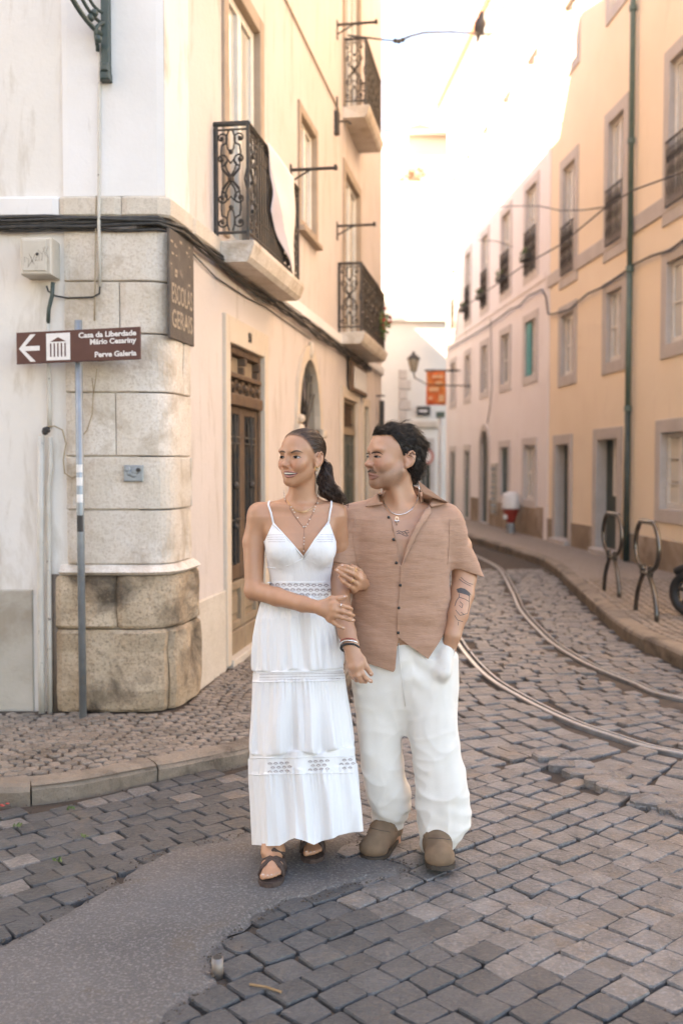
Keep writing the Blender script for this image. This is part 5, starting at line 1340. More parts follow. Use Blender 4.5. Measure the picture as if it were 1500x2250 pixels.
def loft(keys, k=0.03, op='u', ex=2.3, disp=None, infl=0.0):
    """keys: rows (z, cx, cy, rx, ry), any order"""
    K = np.array(sorted(keys)); z0, z1 = K[0, 0], K[-1, 0]
    def f(P):
        z = np.clip(P[:, 2], z0, z1); cx, cy, rx, ry = [np.interp(z, K[:, 0], K[:, i]) for i in range(1, 5)]
        rx = rx + infl; ry = ry + infl
        x, y = P[:, 0] - cx, P[:, 1] - cy
        a = np.abs(x / rx) ** ex + np.abs(y / ry) ** ex + 1e-12; kk = a ** (1 / ex)
        g = a ** (1 / ex - 1) * np.sqrt((np.abs(x / rx) ** (ex - 1) / rx) ** 2 + (np.abs(y / ry) ** (ex - 1) / ry) ** 2) + 1e-6
        d = np.where(kk > .3, (kk - 1) / np.maximum(g, 1e-3), (kk - 1) * np.minimum(rx, ry))
        dz = np.maximum(z0 - P[:, 2], P[:, 2] - z1)
        return np.where(dz > 0, np.sqrt(np.maximum(d, 0) ** 2 + dz ** 2) + np.minimum(d, 0) * 0, np.maximum(d, dz))
    c = ((K[:, 1].min() + K[:, 1].max()) / 2, (K[:, 2].min() + K[:, 2].max()) / 2, (z0 + z1) / 2)
    R = math.sqrt((z1 - z0) ** 2 / 4 + (K[:, 3].max() + (K[:, 1].max() - K[:, 1].min()) / 2) ** 2 + (K[:, 4].max() + (K[:, 2].max() - K[:, 2].min()) / 2) ** 2)
    return Prim(f, c, R + infl, k, op)
def field(prims, P, sel=None, disp=None):
    d = np.full(len(P), 1.0)
    for i in (range(len(prims)) if sel is None else sel):
        p = prims[i]; q = p.f(P); k = p.k
        if p.op == 'u':
            h = np.maximum(k - np.abs(d - q), 0) / k; d = np.minimum(d, q) - h * h * k / 4
        else:
            q = -q; h = np.maximum(k - np.abs(d - q), 0) / k; d = np.maximum(d, q) + h * h * k / 4
    if disp is not None: d = d - disp(P)
    return d
def solid(prims, h, disp=None, pad=0.03, smooth=1):
    """surface of a smooth union: dense samples only near the surface, then surface nets"""
    U_ = [p for p in prims if p.op == 'u']
    lo = np.min([p.c - p.r for p in U_], axis=0) - pad; hi = np.max([p.c + p.r for p in U_], axis=0) + pad
    B = 16; n = np.ceil((hi - lo) / (h * B)).astype(int); shp = n * B + 1
    V = np.full(shp, 1.0, dtype=np.float32)
    half = h * B * math.sqrt(3) / 2
    g1 = np.arange(B + 1) * h; off = np.stack(np.meshgrid(g1, g1, g1, indexing='ij'), -1).reshape(-1, 3)
    cen = np.stack(np.meshgrid(*[np.arange(m) for m in n], indexing='ij'), -1).reshape(-1, 3)
    Cw = lo + (cen + .5) * h * B; D = field(prims, Cw)
    pc = np.array([p.c for p in prims]); prr = np.array([p.r for p in prims])
    for b, cw, dc in zip(cen, Cw, D):
        s = tuple(slice(i * B, i * B + B + 1) for i in b)
        if abs(dc) > half * 1.9 + .03: V[s] = np.where(V[s] == 1.0, np.sign(dc) * .5, V[s]); continue
        sel = np.nonzero(np.linalg.norm(pc - cw, axis=1) - prr < half + .06)[0]
        if len(sel) == 0: continue
        V[s] = field(prims, lo + b * h * B + off, sel, disp).reshape(B + 1, B + 1, B + 1)
    ins = V < 0
    cnt = np.zeros(shp - 1, dtype=np.int8)
    for a in (0, 1):
        for b in (0, 1):
            for c in (0, 1): cnt += ins[a:shp[0] - 1 + a, b:shp[1] - 1 + b, c:shp[2] - 1 + c]
    act = (cnt > 0) & (cnt < 8); idx = np.full(cnt.shape, -1, dtype=np.int64); cells = np.argwhere(act); idx[act] = np.arange(len(cells))
    ps = np.zeros((len(cells), 3)); cn = np.zeros(len(cells)); corners = [(a, b, c) for a in (0, 1) for b in (0, 1) for c in (0, 1)]
    val = {c: V[cells[:, 0] + c[0], cells[:, 1] + c[1], cells[:, 2] + c[2]].astype(np.float64) for c in corners}
    for c in corners:
        for ax in range(3):
            if c[ax]: continue
            d_ = list(c); d_[ax] = 1; d_ = tuple(d_); a, b = val[c], val[d_]; m = (a < 0) != (b < 0)
            t = np.where(m, a / np.where(m, a - b, 1), 0); p = np.array(c, float)[None] + np.zeros((len(cells), 3)); p[:, ax] += t
            ps += np.where(m[:, None], p, 0); cn += m
    P = lo + (cells + ps / np.maximum(cn, 1)[:, None]) * h
    Q = []
    for ax in range(3):
        o1, o2 = [(1, 2), (2, 0), (0, 1)][ax]
        sl0 = [slice(None)] * 3; sl1 = [slice(None)] * 3; sl0[ax] = slice(0, -1); sl1[ax] = slice(1, None)
        a, b = ins[tuple(sl0)], ins[tuple(sl1)]; e = np.argwhere(a != b)
        e = e[(e[:, o1] > 0) & (e[:, o2] > 0) & (e[:, o1] < shp[o1] - 1) & (e[:, o2] < shp[o2] - 1)]
        fl = a[e[:, 0], e[:, 1], e[:, 2]]
        q = []
        for (s1, s2) in ((-1, -1), (0, -1), (0, 0), (-1, 0)):
            c = e.copy(); c[:, o1] += s1; c[:, o2] += s2; q.append(idx[c[:, 0], c[:, 1], c[:, 2]])
        q = np.stack(q, 1); q[~fl] = q[~fl][:, ::-1]; Q.append(q)
    F_ = np.concatenate(Q); F_ = F_[(F_ >= 0).all(1)]
    for _ in range(smooth):
        s = np.zeros_like(P); c = np.zeros(len(P))
        for i in range(4):
            a, b = F_[:, i], F_[:, (i + 1) % 4]
            np.add.at(s, a, P[b]); np.add.at(c, a, 1); np.add.at(s, b, P[a]); np.add.at(c, b, 1)
        P = P * .5 + .5 * s / np.maximum(c, 1)[:, None]
    return P, F_
def clip(P, F_, cv):
    """keep the side where cv < 0; new vertices on the cut"""
    T = np.concatenate([F_[:, [0, 1, 2]], F_[:, [0, 2, 3]]]) if F_.shape[1] == 4 else F_
    neg = cv < 0; c = neg[T].sum(1); keep = [T[c == 3]]; V = [P]; new = {}; nv = []; out = []
    def mid(a, b):
        k = (min(a, b), max(a, b))
        if k not in new: t = cv[a] / (cv[a] - cv[b]); new[k] = len(P) + len(nv); nv.append(P[a] + (P[b] - P[a]) * t)
        return new[k]
    for t in T[(c == 1) | (c == 2)]:
        r = [(int(t[i]), int(t[(i + 1) % 3])) for i in range(3)]; poly = []
        for a, b in r:
            if neg[a]: poly.append(a)
            if neg[a] != neg[b]: poly.append(mid(a, b))
        for i in range(1, len(poly) - 1): out.append((poly[0], poly[i], poly[i + 1]))
    P2 = np.concatenate([P, np.array(nv).reshape(-1, 3)]); T2 = np.concatenate([keep[0], np.array(out, dtype=np.int64).reshape(-1, 3)])
    used = np.zeros(len(P2), bool); used[T2.ravel()] = True; mp = np.cumsum(used) - 1
    return P2[used], mp[T2]
def px(P):
    """photo pixel of world points (to read the silhouette measured from the photo)"""
    P = np.asarray(P); x, y, z = P[:, 0], P[:, 1], P[:, 2] - CAM_H
    f = y * _cp - z * _sp; v = y * _sp + z * _cp
    return 750 + 2187 * x / f, 1125 - 2187 * v / f
from mathutils.bvhtree import BVHTree
def bvh_of(P, F_): return BVHTree.FromPolygons([tuple(p) for p in P], [tuple(int(i) for i in f) for f in F_])
def onto(bv, x, y, off=0.0, fallback=None, back=0):
    o = Vector((0, 0, CAM_H)); r = ray(x, y).normalized(); h = bv.ray_cast(o, r)
    if h[0] is None: return at(x, y, fallback) if fallback else None
    q = h[0]; n = h[1]
    if n.dot(r) > 0: n = -n
    return q + n * off - r * off * 0.5
def patch(bv, A, B, n, m, off, fallback):
    """grid between two photo polylines laid on the surface"""
    def res(L, t):
        d = [0]
        for a, b in zip(L, L[1:]): d.append(d[-1] + math.hypot(b[0] - a[0], b[1] - a[1]))
        s = t * d[-1]
        for i in range(len(L) - 1):
            if s <= d[i + 1] + 1e-9: u = (s - d[i]) / max(1e-9, d[i + 1] - d[i]); return (L[i][0] + (L[i + 1][0] - L[i][0]) * u, L[i][1] + (L[i + 1][1] - L[i][1]) * u)
        return L[-1]
    V = []
    for i in range(n + 1):
        a, b = res(A, i / n), res(B, i / n)
        for j in range(m + 1):
            t = j / m; o_ = off(i / n, t) if callable(off) else off
            V.append(onto(bv, a[0] + (b[0] - a[0]) * t, a[1] + (b[1] - a[1]) * t, o_, fallback))
    Fc = [(i * (m + 1) + j, i * (m + 1) + j + 1, (i + 1) * (m + 1) + j + 1, (i + 1) * (m + 1) + j) for i in range(n) for j in range(m)]
    return V, Fc
def patch_obj(name, bv, A, B, n, m, off, fb, mt, parent, thick=0.0, smooth=True):
    V, Fc = patch(bv, A, B, n, m, off, fb); o = link(name, mesh_np(name, [tuple(v) for v in V], np.array(Fc)), mt, parent, smooth)
    if thick: s = o.modifiers.new('thick', 'SOLIDIFY'); s.thickness = thick; s.offset = 1
    return o
def rotm(rx=0, ry=0, rz=0):
    return np.array((Matrix.Rotation(rz, 3, 'Z') @ Matrix.Rotation(ry, 3, 'Y') @ Matrix.Rotation(rx, 3, 'X')))
class Head:
    """prims in head space (x to the left of the face, y forward, z up, eyes at z = 0) posed in the world"""
    def __init__(s, o, yaw, pitch=0.0, roll=0.0, sc=1.0):
        f = A3((-math.sin(yaw), -math.cos(yaw), 0)); l = A3((math.cos(yaw), -math.sin(yaw), 0)); u = A3((0, 0, 1))
        M = np.stack([l, f, u], 1)       # columns: left, forward, up
        s.R = M @ rotm(pitch, roll, 0); s.o = A3(o); s.s = sc
    def w(s, p): return s.o + s.R @ (A3(p) * s.s)
    def loc(s, P): return ((np.asarray(P) - s.o) @ s.R) / s.s
    def e(s, c, r, k=.012, op='u', rot=(0, 0, 0)): return ell(s.w(c), A3(r) * s.s if np.ndim(r) else r * s.s, s.R @ rotm(*rot), k, op)
    def c(s, a, b, ra, rb, k=.012, op='u'): return cone(s.w(a), s.w(b), ra * s.s, rb * s.s, k, op)
def head_prims(H, sex):
    m = sex == 'm'; P = []
    P += [H.e((0, -.016, .030), (.071, .092, .080)), H.e((0, .030, .030), (.061, .060, .062), .03)]          # skull, forehead
    P += [H.e((0, .032, -.028), (.053, .055, .058), .03) if not m else H.e((0, .032, -.028), (.061, .055, .066), .03)]                               # mid face
    P += [H.e((0, .032, -.074), (.029 if not m else .052, .046, .028), .035)]                              # jaw
    jx = .044 if not m else .050
    for s in (-1, 1): P += [H.c((s * jx, .0, -.050), (s * (.009 if not m else .013), .068, -.094), .014 if not m else .019, .010 if not m else .016, .035)]
    P += [H.e((0, .078 if not m else .071, -.094 if not m else -.097), (.0155 if not m else .025, .0145, .0135), k=.02)]        # chin
    for s in (-1, 1):
        P += [H.e((s * .041, .058, -.022), (.022, .018, .017), k=.028)]                                      # cheekbone
        P += [H.e((s * .036, .069, -.037), (.018, .0155, .016), k=.022)]                                     # cheek raised by the smile
        P += [H.e((s * .030, .077, .023), (.024, .012, .008 if not m else .010), k=.018)]                    # brow
    for s in (-1, 1):
        P += [H.e((s * .030, .098, .002), (.017, .0155, .0110), .014, 's')]                                   # eye socket
        P += [H.e((s * .031, .069, .001), (.0145, .0145, .0125), .006)]                                      # eyeball and lids
        P += [H.c((s * .019, .081, -.0035), (s * .043, .074, -.0035), .0022, .002, .006)]                    # lower lid
    P += [H.c((0, .080, .016), (0, .100, -.026), .0072, .0088, .014)]                                        # nose bridge
    P += [H.e((0, .103, -.030), (.0118, .0115, .0100), .008) if not m else H.e((0, .1035, -.031), (.0130, .0125, .0110), k=.010)]
    for s in (-1, 1):
        P += [H.e((s * (.0118 if not m else .0140), .092, -.034), (.0068, .010, .0072), k=.007)]
        P += [H.e((s * .0062, .101, -.0425), (.0030, .005, .0035), .004, 's')]
        P += [H.c((s * .019, .090, -.036), (s * .033, .076, -.054), .0016, .0016, .012, 's')]                 # fold beside the mouth
    P += [H.e((0, .079 if not m else .077, -.061), (.030, .0145, .020), k=.018)]                                                # mouth mound
    ey = -.012 if not m else -.022
    for s in (-1, 1):                                                                                       # ears
        P += [H.e((s * .075, ey, -.008), (.0075, .0195, .030), .008, 'u', (-.15, 0, s * .45)), H.e((s * .0850, ey + .003, -.004), (.0090, .0112, .0180), .004, 's', (-.15, 0, s * .45)), H.e((s * .073, ey + .007, -.034), (.0065, .009, .009), k=.008)]
        hx = [(s * (.0815 + .002 * math.sin(a)), ey - .004 + .0165 * math.cos(a) - .010 * math.sin(a) * .3, -.006 + .0265 * math.sin(a)) for a in [math.radians(q) for q in (20, 60, 95, 130, 165, 200, 235)]]
        P += [H.c(p, q, .0030, .0030, .003) for p, q in zip(hx, hx[1:])]
    return P
def hand(wrist, knuck, fingers, thumb, r=.0088, palm=.014, k=.008):
    """palm from the wrist to four knuckles, each finger a bent chain from its knuckle"""
    P = []
    for q in knuck: P += [cone(wrist, q, palm * 1.15, palm * .8, .02)]
    for a, b in zip(knuck, knuck[1:]): P += [cone(a, b, palm * .82, palm * .78, .012)]
    for q, f in zip(knuck, fingers):
        pts = [q] + list(f); n = len(pts); rs = [r * 1.05] + [r * (1.0 - .18 * i / (n - 1)) for i in range(1, n)]
        P += [cone(pts[i], pts[i + 1], rs[i], rs[i + 1], .006 if i else .010) for i in range(n - 1)]
    tp = list(thumb); P += [cone(tp[i], tp[i + 1], [.0135, .0112, .0098, .0085][i] * r / .0088, [.0112, .0098, .0085, .008][i] * r / .0088, .014 if i == 0 else .006) for i in range(len(tp) - 1)]
    return P
# ================================================================ woman in the white dress
SKIN_F = mat('skin_warm', (1, 1, 1), 0.42, vcol=True, bump=0.0005, bs=260, sub=0.10, spec=0.5)
COTTON = mat('white_cotton', (0.72, 0.705, 0.70), 0.85, bump=0.0022, bs=75, bstretch=(1.0, 1.0, 0.35), sheen=0.15)
LACE_SHADE = mat('lace_opening', (0.22, 0.145, 0.14), 0.9)  # dark tone for skin and shadow seen through the lace
HAIRB = mat('hair_dark_brown', (0.035, 0.018, 0.011), 0.45, (0.06, 0.03, 0.018), 45, spec=0.35, rand=0.35)
HAIRK = mat('hair_near_black', (0.016, 0.011, 0.009), 0.42, (0.04, 0.025, 0.017), 40, spec=0.4, rand=0.35)
EYEW = mat('eye_white', (0.40, 0.345, 0.32), 0.25); IRIS = mat('iris_brown', (0.016, 0.008, 0.005), 0.45, spec=0.2); BROW = mat('eyebrow_brown', (0.075, 0.042, 0.028), 0.8, (0.12, 0.07, 0.05), 300); LASH = mat('lash', (0.014, 0.009, 0.008), 0.6)
GOLD = mat('gold', (0.72, 0.45, 0.19), 0.25, metal=1.0); SILVER = mat('silver', (0.72, 0.70, 0.67), 0.25, metal=1.0)
PEARL = mat('pearl_bead', (0.72, 0.60, 0.52), 0.25); GARNET = mat('brown_bead', (0.16, 0.07, 0.045), 0.4)
SANDAL = mat('sandal_brown', (0.05, 0.028, 0.021), 0.75, (0.085, 0.05, 0.038), 70, bump=0.004, bs=120)
TOOTH = mat('teeth', (0.56, 0.51, 0.45), 0.35); NAIL = mat('nail', (0.62, 0.42, 0.34), 0.25)
WY = 3.95
def pt(x, y, Y): return A3(at(x, y, Y))
def sil(rows, Yd):
    out = []
    for r in rows:
        y, xl, xr, yc, ry = r; a, b = at(xl, y, Yd), at(xr, y, Yd); out.append((a.z, (a.x + b.x) / 2, yc, (b.x - a.x) / 2, ry))
    return out
WH = Head(pt(664, 1004, 3.97), math.radians(41), math.radians(-1), math.radians(1.5), 1.0)
wt_rows = [(1116, 600, 715, 4.005, .052), (1135, 563, 742, 4.0, .072), (1170, 578, 737, 3.985, .090), (1200, 586, 732, 3.98, .098), (1240, 591, 726, 3.985, .088), (1275, 597, 720, 3.99, .080), (1320, 590, 722, 3.99, .088), (1400, 572, 738, 4.0, .11), (1490, 575, 735, 4.0, .11)]
def w_torso(infl=0.0):
    P = [loft(sil(wt_rows, WY), infl=infl, ex=2.2)]
    for x in (625, 703): P += [ell(pt(x, 1208, 3.905), A3((.050, .042, .050)) + infl, None, .045)]
    return P
w_sh_r, w_sh_l = pt(570, 1130, 4.0), pt(736, 1129, 4.02)
wp_ = w_torso()
wp_ += [cone(pt(661, 1125, 4.01), pt(664, 1050, 3.995), .0560, .0510, .02), cone(pt(664, 1108, 4.02), w_sh_r, .040, .036, .04), cone(pt(668, 1108, 4.03), w_sh_l, .040, .036, .04)]
wp_ += [cone(pt(664, 1121, 3.945), pt(602, 1113, 3.965), .010, .008, .03), cone(pt(672, 1121, 3.945), pt(725, 1113, 3.985), .010, .008, .03)]   # collar bones
wp_ += chain([w_sh_r, pt(558, 1190, 4.0), pt(558, 1298, 3.955)], [.046, .044, .036], .03)
wp_ += chain([pt(559, 1297, 3.95), pt(608, 1311, 3.885), pt(665, 1327, 3.80), pt(706, 1336, 3.765)], [.037, .036, .030, .0245], .02)
wp_ += chain([w_sh_l, pt(748, 1200, 4.06), pt(752, 1275, 4.10)], [.044, .040, .034], .03)
wp_ += chain([pt(752, 1275, 4.10), pt(778, 1288, 4.06), pt(800, 1284, 4.02)], [.034, .030, .025], .02)
# right hand lies on the man's forearm
HR = 3.748
wp_ += hand(pt(706, 1336, 3.765), [pt(733, 1327, HR - .004), pt(734, 1339, HR - .008), pt(732, 1351, HR - .006), pt(724, 1360, HR)],
            [[pt(751, 1331, HR - .010), pt(765, 1335, HR + .004), pt(772, 1338, HR + .02)], [pt(753, 1344, HR - .014), pt(768, 1349, HR + .002), pt(776, 1352, HR + .02)],
             [pt(751, 1357, HR - .010), pt(766, 1361, HR + .002), pt(776, 1363, HR + .018)], [pt(734, 1369, HR - .002), pt(745, 1376, HR), pt(755, 1380, HR + .006)]],
            [pt(712, 1325, 3.762), pt(728, 1315, 3.755), pt(744, 1315, HR + .0), pt(759, 1311, HR + .004)], r=.0088, palm=.0135)
# left hand comes round the inside of his arm
HL = 3.80
wp_ += hand(pt(800, 1284, 4.02), [pt(789, 1262, HL + .05), pt(791, 1273, HL + .045), pt(786, 1285, HL + .045), pt(779, 1295, HL + .05)],
            [[pt(775, 1251, HL), pt(762, 1245, HL - .012), pt(750, 1242, HL - .006)], [pt(775, 1261, HL - .004), pt(759, 1254, HL - .014), pt(744, 1248, HL - .006)],
             [pt(771, 1274, HL - .004), pt(753, 1263, HL - .014), pt(738, 1253, HL - .006)], [pt(766, 1287, HL + .004), pt(754, 1278, HL - .008), pt(746, 1268, HL - .004)]],
            [pt(797, 1268, 3.95), pt(790, 1255, 3.93), pt(780, 1248, 3.91), pt(772, 1244, 3.90)], r=.0085, palm=.0125)
# legs and feet
def foot(hee, dirv, L, ank, sc=1.0):
    d = A3(dirv) / np.linalg.norm(dirv); s = A3((d[1], -d[0], 0)); h = A3(hee); P = []
    at_ = lambda f, o, z: h + d * f * L + s * o + A3((0, 0, z))
    P += [ell(at_(.12, 0, .032), (.030, .034, .032), None, .02), cone(at_(.18, 0, .04), at_(.68, .0, .026), .030, .024, .02), cone(at_(.62, -.022, .022), at_(.62, .024, .022), .020, .022, .02), cone(ank, at_(.26, 0, .055), .031, .032, .03)]
    for i, (o, f, r) in enumerate(((.026, 1.0, .0125), (.008, 1.0, .0095), (-.006, .97, .009), (-.019, .92, .0085), (-.031, .86, .008))):
        P += [cone(at_(.66, o * .8, .022), at_(f - .03, o, .014), .012, r, .008)]
    return P, at_
wfR, wfR_at = foot((-.258, 3.942, .030), (-.06, -1, 0), .235, pt(594, 1872, 3.875))
wfL, wfL_at = foot((-.123, 4.172, .030), (.03, -1, 0), .235, A3((-.120, 4.13, .14)))
wp_ += chain([pt(620, 1490, 4.0), pt(605, 1690, 3.93), pt(598, 1790, 3.94), pt(594, 1872, 3.875)], [.075, .055, .046, .030], .04) + wfR
wp_ += chain([pt(700, 1490, 4.02), pt(692, 1690, 4.10), A3((-.120, 4.14, .28)), A3((-.120, 4.13, .14))], [.075, .055, .048, .030], .04) + wfL
wp_ += head_prims(WH, 'f')
WP, WF = solid(wp_, .0030, smooth=1)
def skin_col(P, base, H, lip, blush, sex):
    c = np.tile(A3(base), (len(P), 1)); n = vnoise(P * 14)[:, None] * .5 + vnoise(P * 60)[:, None] * .25
    c *= 1 + .10 * n
    L = H.loc(P); x, y, z = L.T; near = (np.abs(x) < .12) & (np.abs(y) < .14) & (np.abs(z) < .16)
    g = np.exp(-(((np.abs(x) - .040) / .022) ** 2 + ((z + .032) / .018) ** 2)) * (y > .02) * near + .6 * np.exp(-((x / .014) ** 2 + ((z + .032) / .012) ** 2)) * (y > .09) * near
    c = c * (1 - .5 * g[:, None]) + A3(blush) * (.5 * g)[:, None]
    lm = np.zeros(len(P))
    ear = np.exp(-(((np.abs(x) - .077) / .010) ** 2 + ((y + .018) / .022) ** 2 + (z / .034) ** 2)) * near
    c = c * (1 - .3 * ear[:, None]) + A3(blush) * (.3 * ear)[:, None]
    if sex == 'm':
        mo_ = np.exp(-((x / .024) ** 4 + ((z + .050 + 5 * x * x) / .0075) ** 2)) * (y > .06) * near * .55
        c = c * (1 - mo_[:, None]) + A3((.05, .035, .03)) * mo_[:, None]
        jaw = np.clip((-.028 - z) / .03, 0, 1) * np.clip((y + .025) / .03, 0, 1) * near * np.clip((z + .135) / .035, 0, 1)
        side = np.clip(1 - np.abs(y - .004) / .016, 0, 1) * np.clip((.02 - z) / .02, 0, 1) * near * (np.abs(x) > .05) * (z > -.09)
        k = np.clip(.40 * jaw + .22 * side, 0, .5) * (1 + .35 * vnoise(P * 300))
        c = c * (1 - k[:, None]) + A3((.115, .072, .052)) * k[:, None]
    return np.clip(c, 0, 1)
WC = skin_col(WP, (.46, .228, .132), WH, (.40, .135, .11), (.50, .185, .115), 'f')
woman = link('person', mesh_np('person', WP, WF, WC), SKIN_F, None, True)
tag(woman, 'smiling person in a long white sleeveless dress and brown sandals with a low ponytail', 'person')
WB = bvh_of(WP, WF)
# ---- eyes, brows, teeth
def ellipse(cx, cy, rx, ry, n=12): return [(cx + rx * math.cos(2 * math.pi * k / n), cy + ry * math.sin(2 * math.pi * k / n)) for k in range(n)]
def eye(bv, parent, top, bot, ic, ir, fb):
    patch_obj('eye', bv, top, bot, 10, 4, .0008, fb, EYEW, parent)
    V = [onto(bv, *ic, .0016, fb)] + [onto(bv, *p, .0016, fb) for p in ellipse(ic[0], ic[1], ir[0], ir[1])]
    e = link('iris', mesh_np('iris', [tuple(v) for v in V], [(0, i + 1, (i + 1) % 12 + 1) for i in range(12)]), IRIS, parent, True)
    up = [(x, y - .2) for x, y in top]; lo = [(x, y + 1.3) for x, y in top]
    mb = MB(); mb.tube([onto(bv, x, y + .2, .0014, fb) for x, y in top], [.0008] + [.0016] * (len(top) - 2) + [.0012], 5); mb.build('eyelashes', LASH, parent, True)
    mb = MB(); mb.tube([onto(bv, x, y, .0006, fb) for x, y in bot], .0006, 4); mb.build('lower_lashes', LASH, parent, True)
eye(WB, woman, [(643.3, 1004.6), (646.5, 1002.2), (651, 1001.2), (656, 1002.3), (661.0, 1005.0)], [(643.3, 1004.6), (647, 1006.8), (651, 1007.6), (656, 1007.0), (661.0, 1005.0)], (649.8, 1004.2), (3.6, 3.3), 3.9)
eye(WB, woman, [(614.8, 1004.6), (617, 1002.4), (620, 1001.9), (623, 1002.8), (625.0, 1005)], [(614.8, 1004.6), (617, 1006.8), (620, 1007.3), (623, 1006.7), (625.0, 1005)], (618.9, 1004.4), (2.7, 3.1), 3.9)
patch_obj('eyebrow', WB, [(639, 993.5), (645, 990.2), (652, 989.0), (659, 990.9), (666, 995.0)], [(640, 996.2), (646, 993.6), (652, 992.0), (659, 993.2), (666, 995.5)], 12, 3, .0008, 3.9, BROW, woman)
patch_obj('eyebrow', WB, [(614.6, 993.4), (617, 990.4), (620, 989.6), (624, 990.6), (627, 993)], [(614.8, 994.6), (617, 993), (620, 992.6), (624, 993.8), (626.5, 995)], 8, 3, .0008, 3.9, BROW, woman)
LIPF = mat('lips_rose', (.37, .155, .12), 0.55, (.33, .13, .10), 90, spec=.3); LIPM = mat('lips_tan', (.36, .175, .13), 0.65, (.32, .15, .11), 90, spec=.25); MOUTHD = mat('mouth_shade_red', (.05, .014, .014), 0.5)
def zp(L, ox, oy): return [(ox + x / 7.5, oy + y / 7.5) for x, y in L]
UPT, UPB = zp([(318, 868), (345, 852), (385, 853), (420, 856), (480, 868), (560, 893)], 580, 920), zp([(326, 884), (350, 888), (400, 886), (440, 888), (480, 892), (560, 895)], 580, 920)
LOT, LOB = zp([(333, 912), (360, 928), (400, 934), (450, 930), (500, 917), (558, 896)], 580, 920), zp([(340, 938), (362, 968), (400, 982), (450, 972), (505, 944), (560, 898)], 580, 920)
lipb = lambda h: (lambda u, t: .0006 + h * math.sin(math.pi * t) ** .7 * math.sin(math.pi * min(1, max(0, .08 + .84 * u))))
patch_obj('mouth', WB, UPB, LOT, 14, 4, .0002, 3.86, MOUTHD, woman)  # dark red patch painted for the shaded opening of the mouth
tth = zp([(338, 889), (400, 888), (470, 892), (535, 897)], 580, 920); ttb = zp([(344, 907), (365, 913), (430, 912), (490, 906), (535, 898)], 580, 920)
patch_obj('teeth', WB, tth, ttb, 16, 3, .0012, 3.86, TOOTH, woman)
patch_obj('upper_lip', WB, UPT, UPB, 16, 5, lipb(.0032), 3.86, LIPF, woman)
patch_obj('lower_lip', WB, LOT, LOB, 16, 6, lipb(.0045), 3.86, LIPF, woman)
# ---- hair: combed back from the hairline to a low ponytail
WHc = [WH.e((0, -.016, .030), (.0742, .0955, .0832)), WH.e((0, .028, .032), (.0632, .0612, .0627), .03), WH.e((0, -.100, -.014), (.022, .022, .024), .02)]
def wcomb(P):
    L = WH.loc(P) - A3((0, -.11, -.012)); a = np.arctan2(L[:, 0], L[:, 2]); r = np.hypot(L[:, 0], L[:, 2])
    return a, r
def whd(P):
    a, r = wcomb(P); return (.0007 * np.sin(a * 46 + 3 * vnoise(P * 30)) + .0006 * np.sin(a * 87)) * np.clip(r / .03, 0, 1)
HPv, HPf = solid(WHc, .0024, whd)
def w_hairline(P):
    L = WH.loc(P); phi = np.degrees(np.arctan2(np.abs(L[:, 0]), L[:, 1] + .01))
    return np.interp(phi, [0, 20, 38, 52, 62, 72, 82, 90, 98, 110, 130, 180], [.088, .087, .079, .064, .046, .024, .007, .010, .022, -.012, -.050, -.062]) - L[:, 2]
HPv, HPf = clip(HPv, HPf, w_hairline(HPv))
a, r = wcomb(HPv); st_ = np.clip(.5 + .5 * np.sin(a * 60 + 2 * vnoise(HPv * 25)) * .8 + .4 * vnoise(np.stack([a * 14, r * 6, r * 0], 1)), 0, 1)[:, None]
edge_ = np.clip(1 + w_hairline(HPv) / .009, 0, 1)[:, None]
HAIRV = mat('hair_combed_back', (1, 1, 1), 0.45, vcol=True, spec=0.3)
hc_ = A3((.018, .009, .006)) * (1 - st_) + A3((.050, .026, .016)) * st_
hair = link('hair', mesh_np('hair', HPv, HPf, hc_ * (1 - .75 * edge_) + A3((.26, .135, .085)) * .75 * edge_), HAIRV, woman, True)
HB_ = bvh_of(HPv, HPf); ed = HPv[np.abs(w_hairline(HPv)) < .0035]; pony = Vector(WH.w((0, -.112, -.012))); sm = MB()
Cc = Vector(WH.w((0, -.035, .012)))
for k in rng.choice(len(ed), min(len(ed), 620), replace=False):
    p0 = Vector(ed[k]); L0 = WH.loc(np.array([ed[k]]))[0]
    if L0[2] < -.03 or L0[1] < -.09: continue
    d0, d1 = (p0 - Cc).normalized(), (pony - Cc).normalized(); om = d0.angle(d1); pts = []
    t1 = rnd.uniform(.55, 1.0); t0 = rnd.uniform(0.0, .35)
    for j in range(13):
        t = t0 + (t1 - t0) * j / 12; dd = (d0 * math.sin((1 - t) * om) + d1 * math.sin(t * om)) / math.sin(om); h = HB_.ray_cast(Cc, dd, .3)
        if h[0] is None: continue
        pts.append(h[0] + dd * (.0002 + .0005 * math.sin(j + k)))
    if len(pts) > 3: sm.tube(pts, [.0003] + [.0007] * (len(pts) - 2) + [.0004], 4, cap=False)
sm.build('combed_strands', HAIRB, hair, True)
tail = MB()
base = WH.w((0, -.112, -.014))
trunk = [base, pt(717, 1022, 4.05), pt(713, 1050, 4.04), pt(717, 1076, 4.02), pt(731, 1094, 4.02), pt(748, 1106, 4.02)]
wid = [.014, .018, .031, .034, .028, .014]
tc = chain(trunk, [.013, .017, .026, .028, .020, .008], .02)
tp_, tf_ = solid(tc, .0035, lambda P: .004 * vnoise(P * 55) + .003 * np.sin(P[:, 2] * 300 + P[:, 0] * 200))
tail_o = link('ponytail', mesh_np('ponytail', tp_, tf_, np.tile(A3((.022, .011, .008)), (len(tp_), 1))), HAIRV, woman, True)
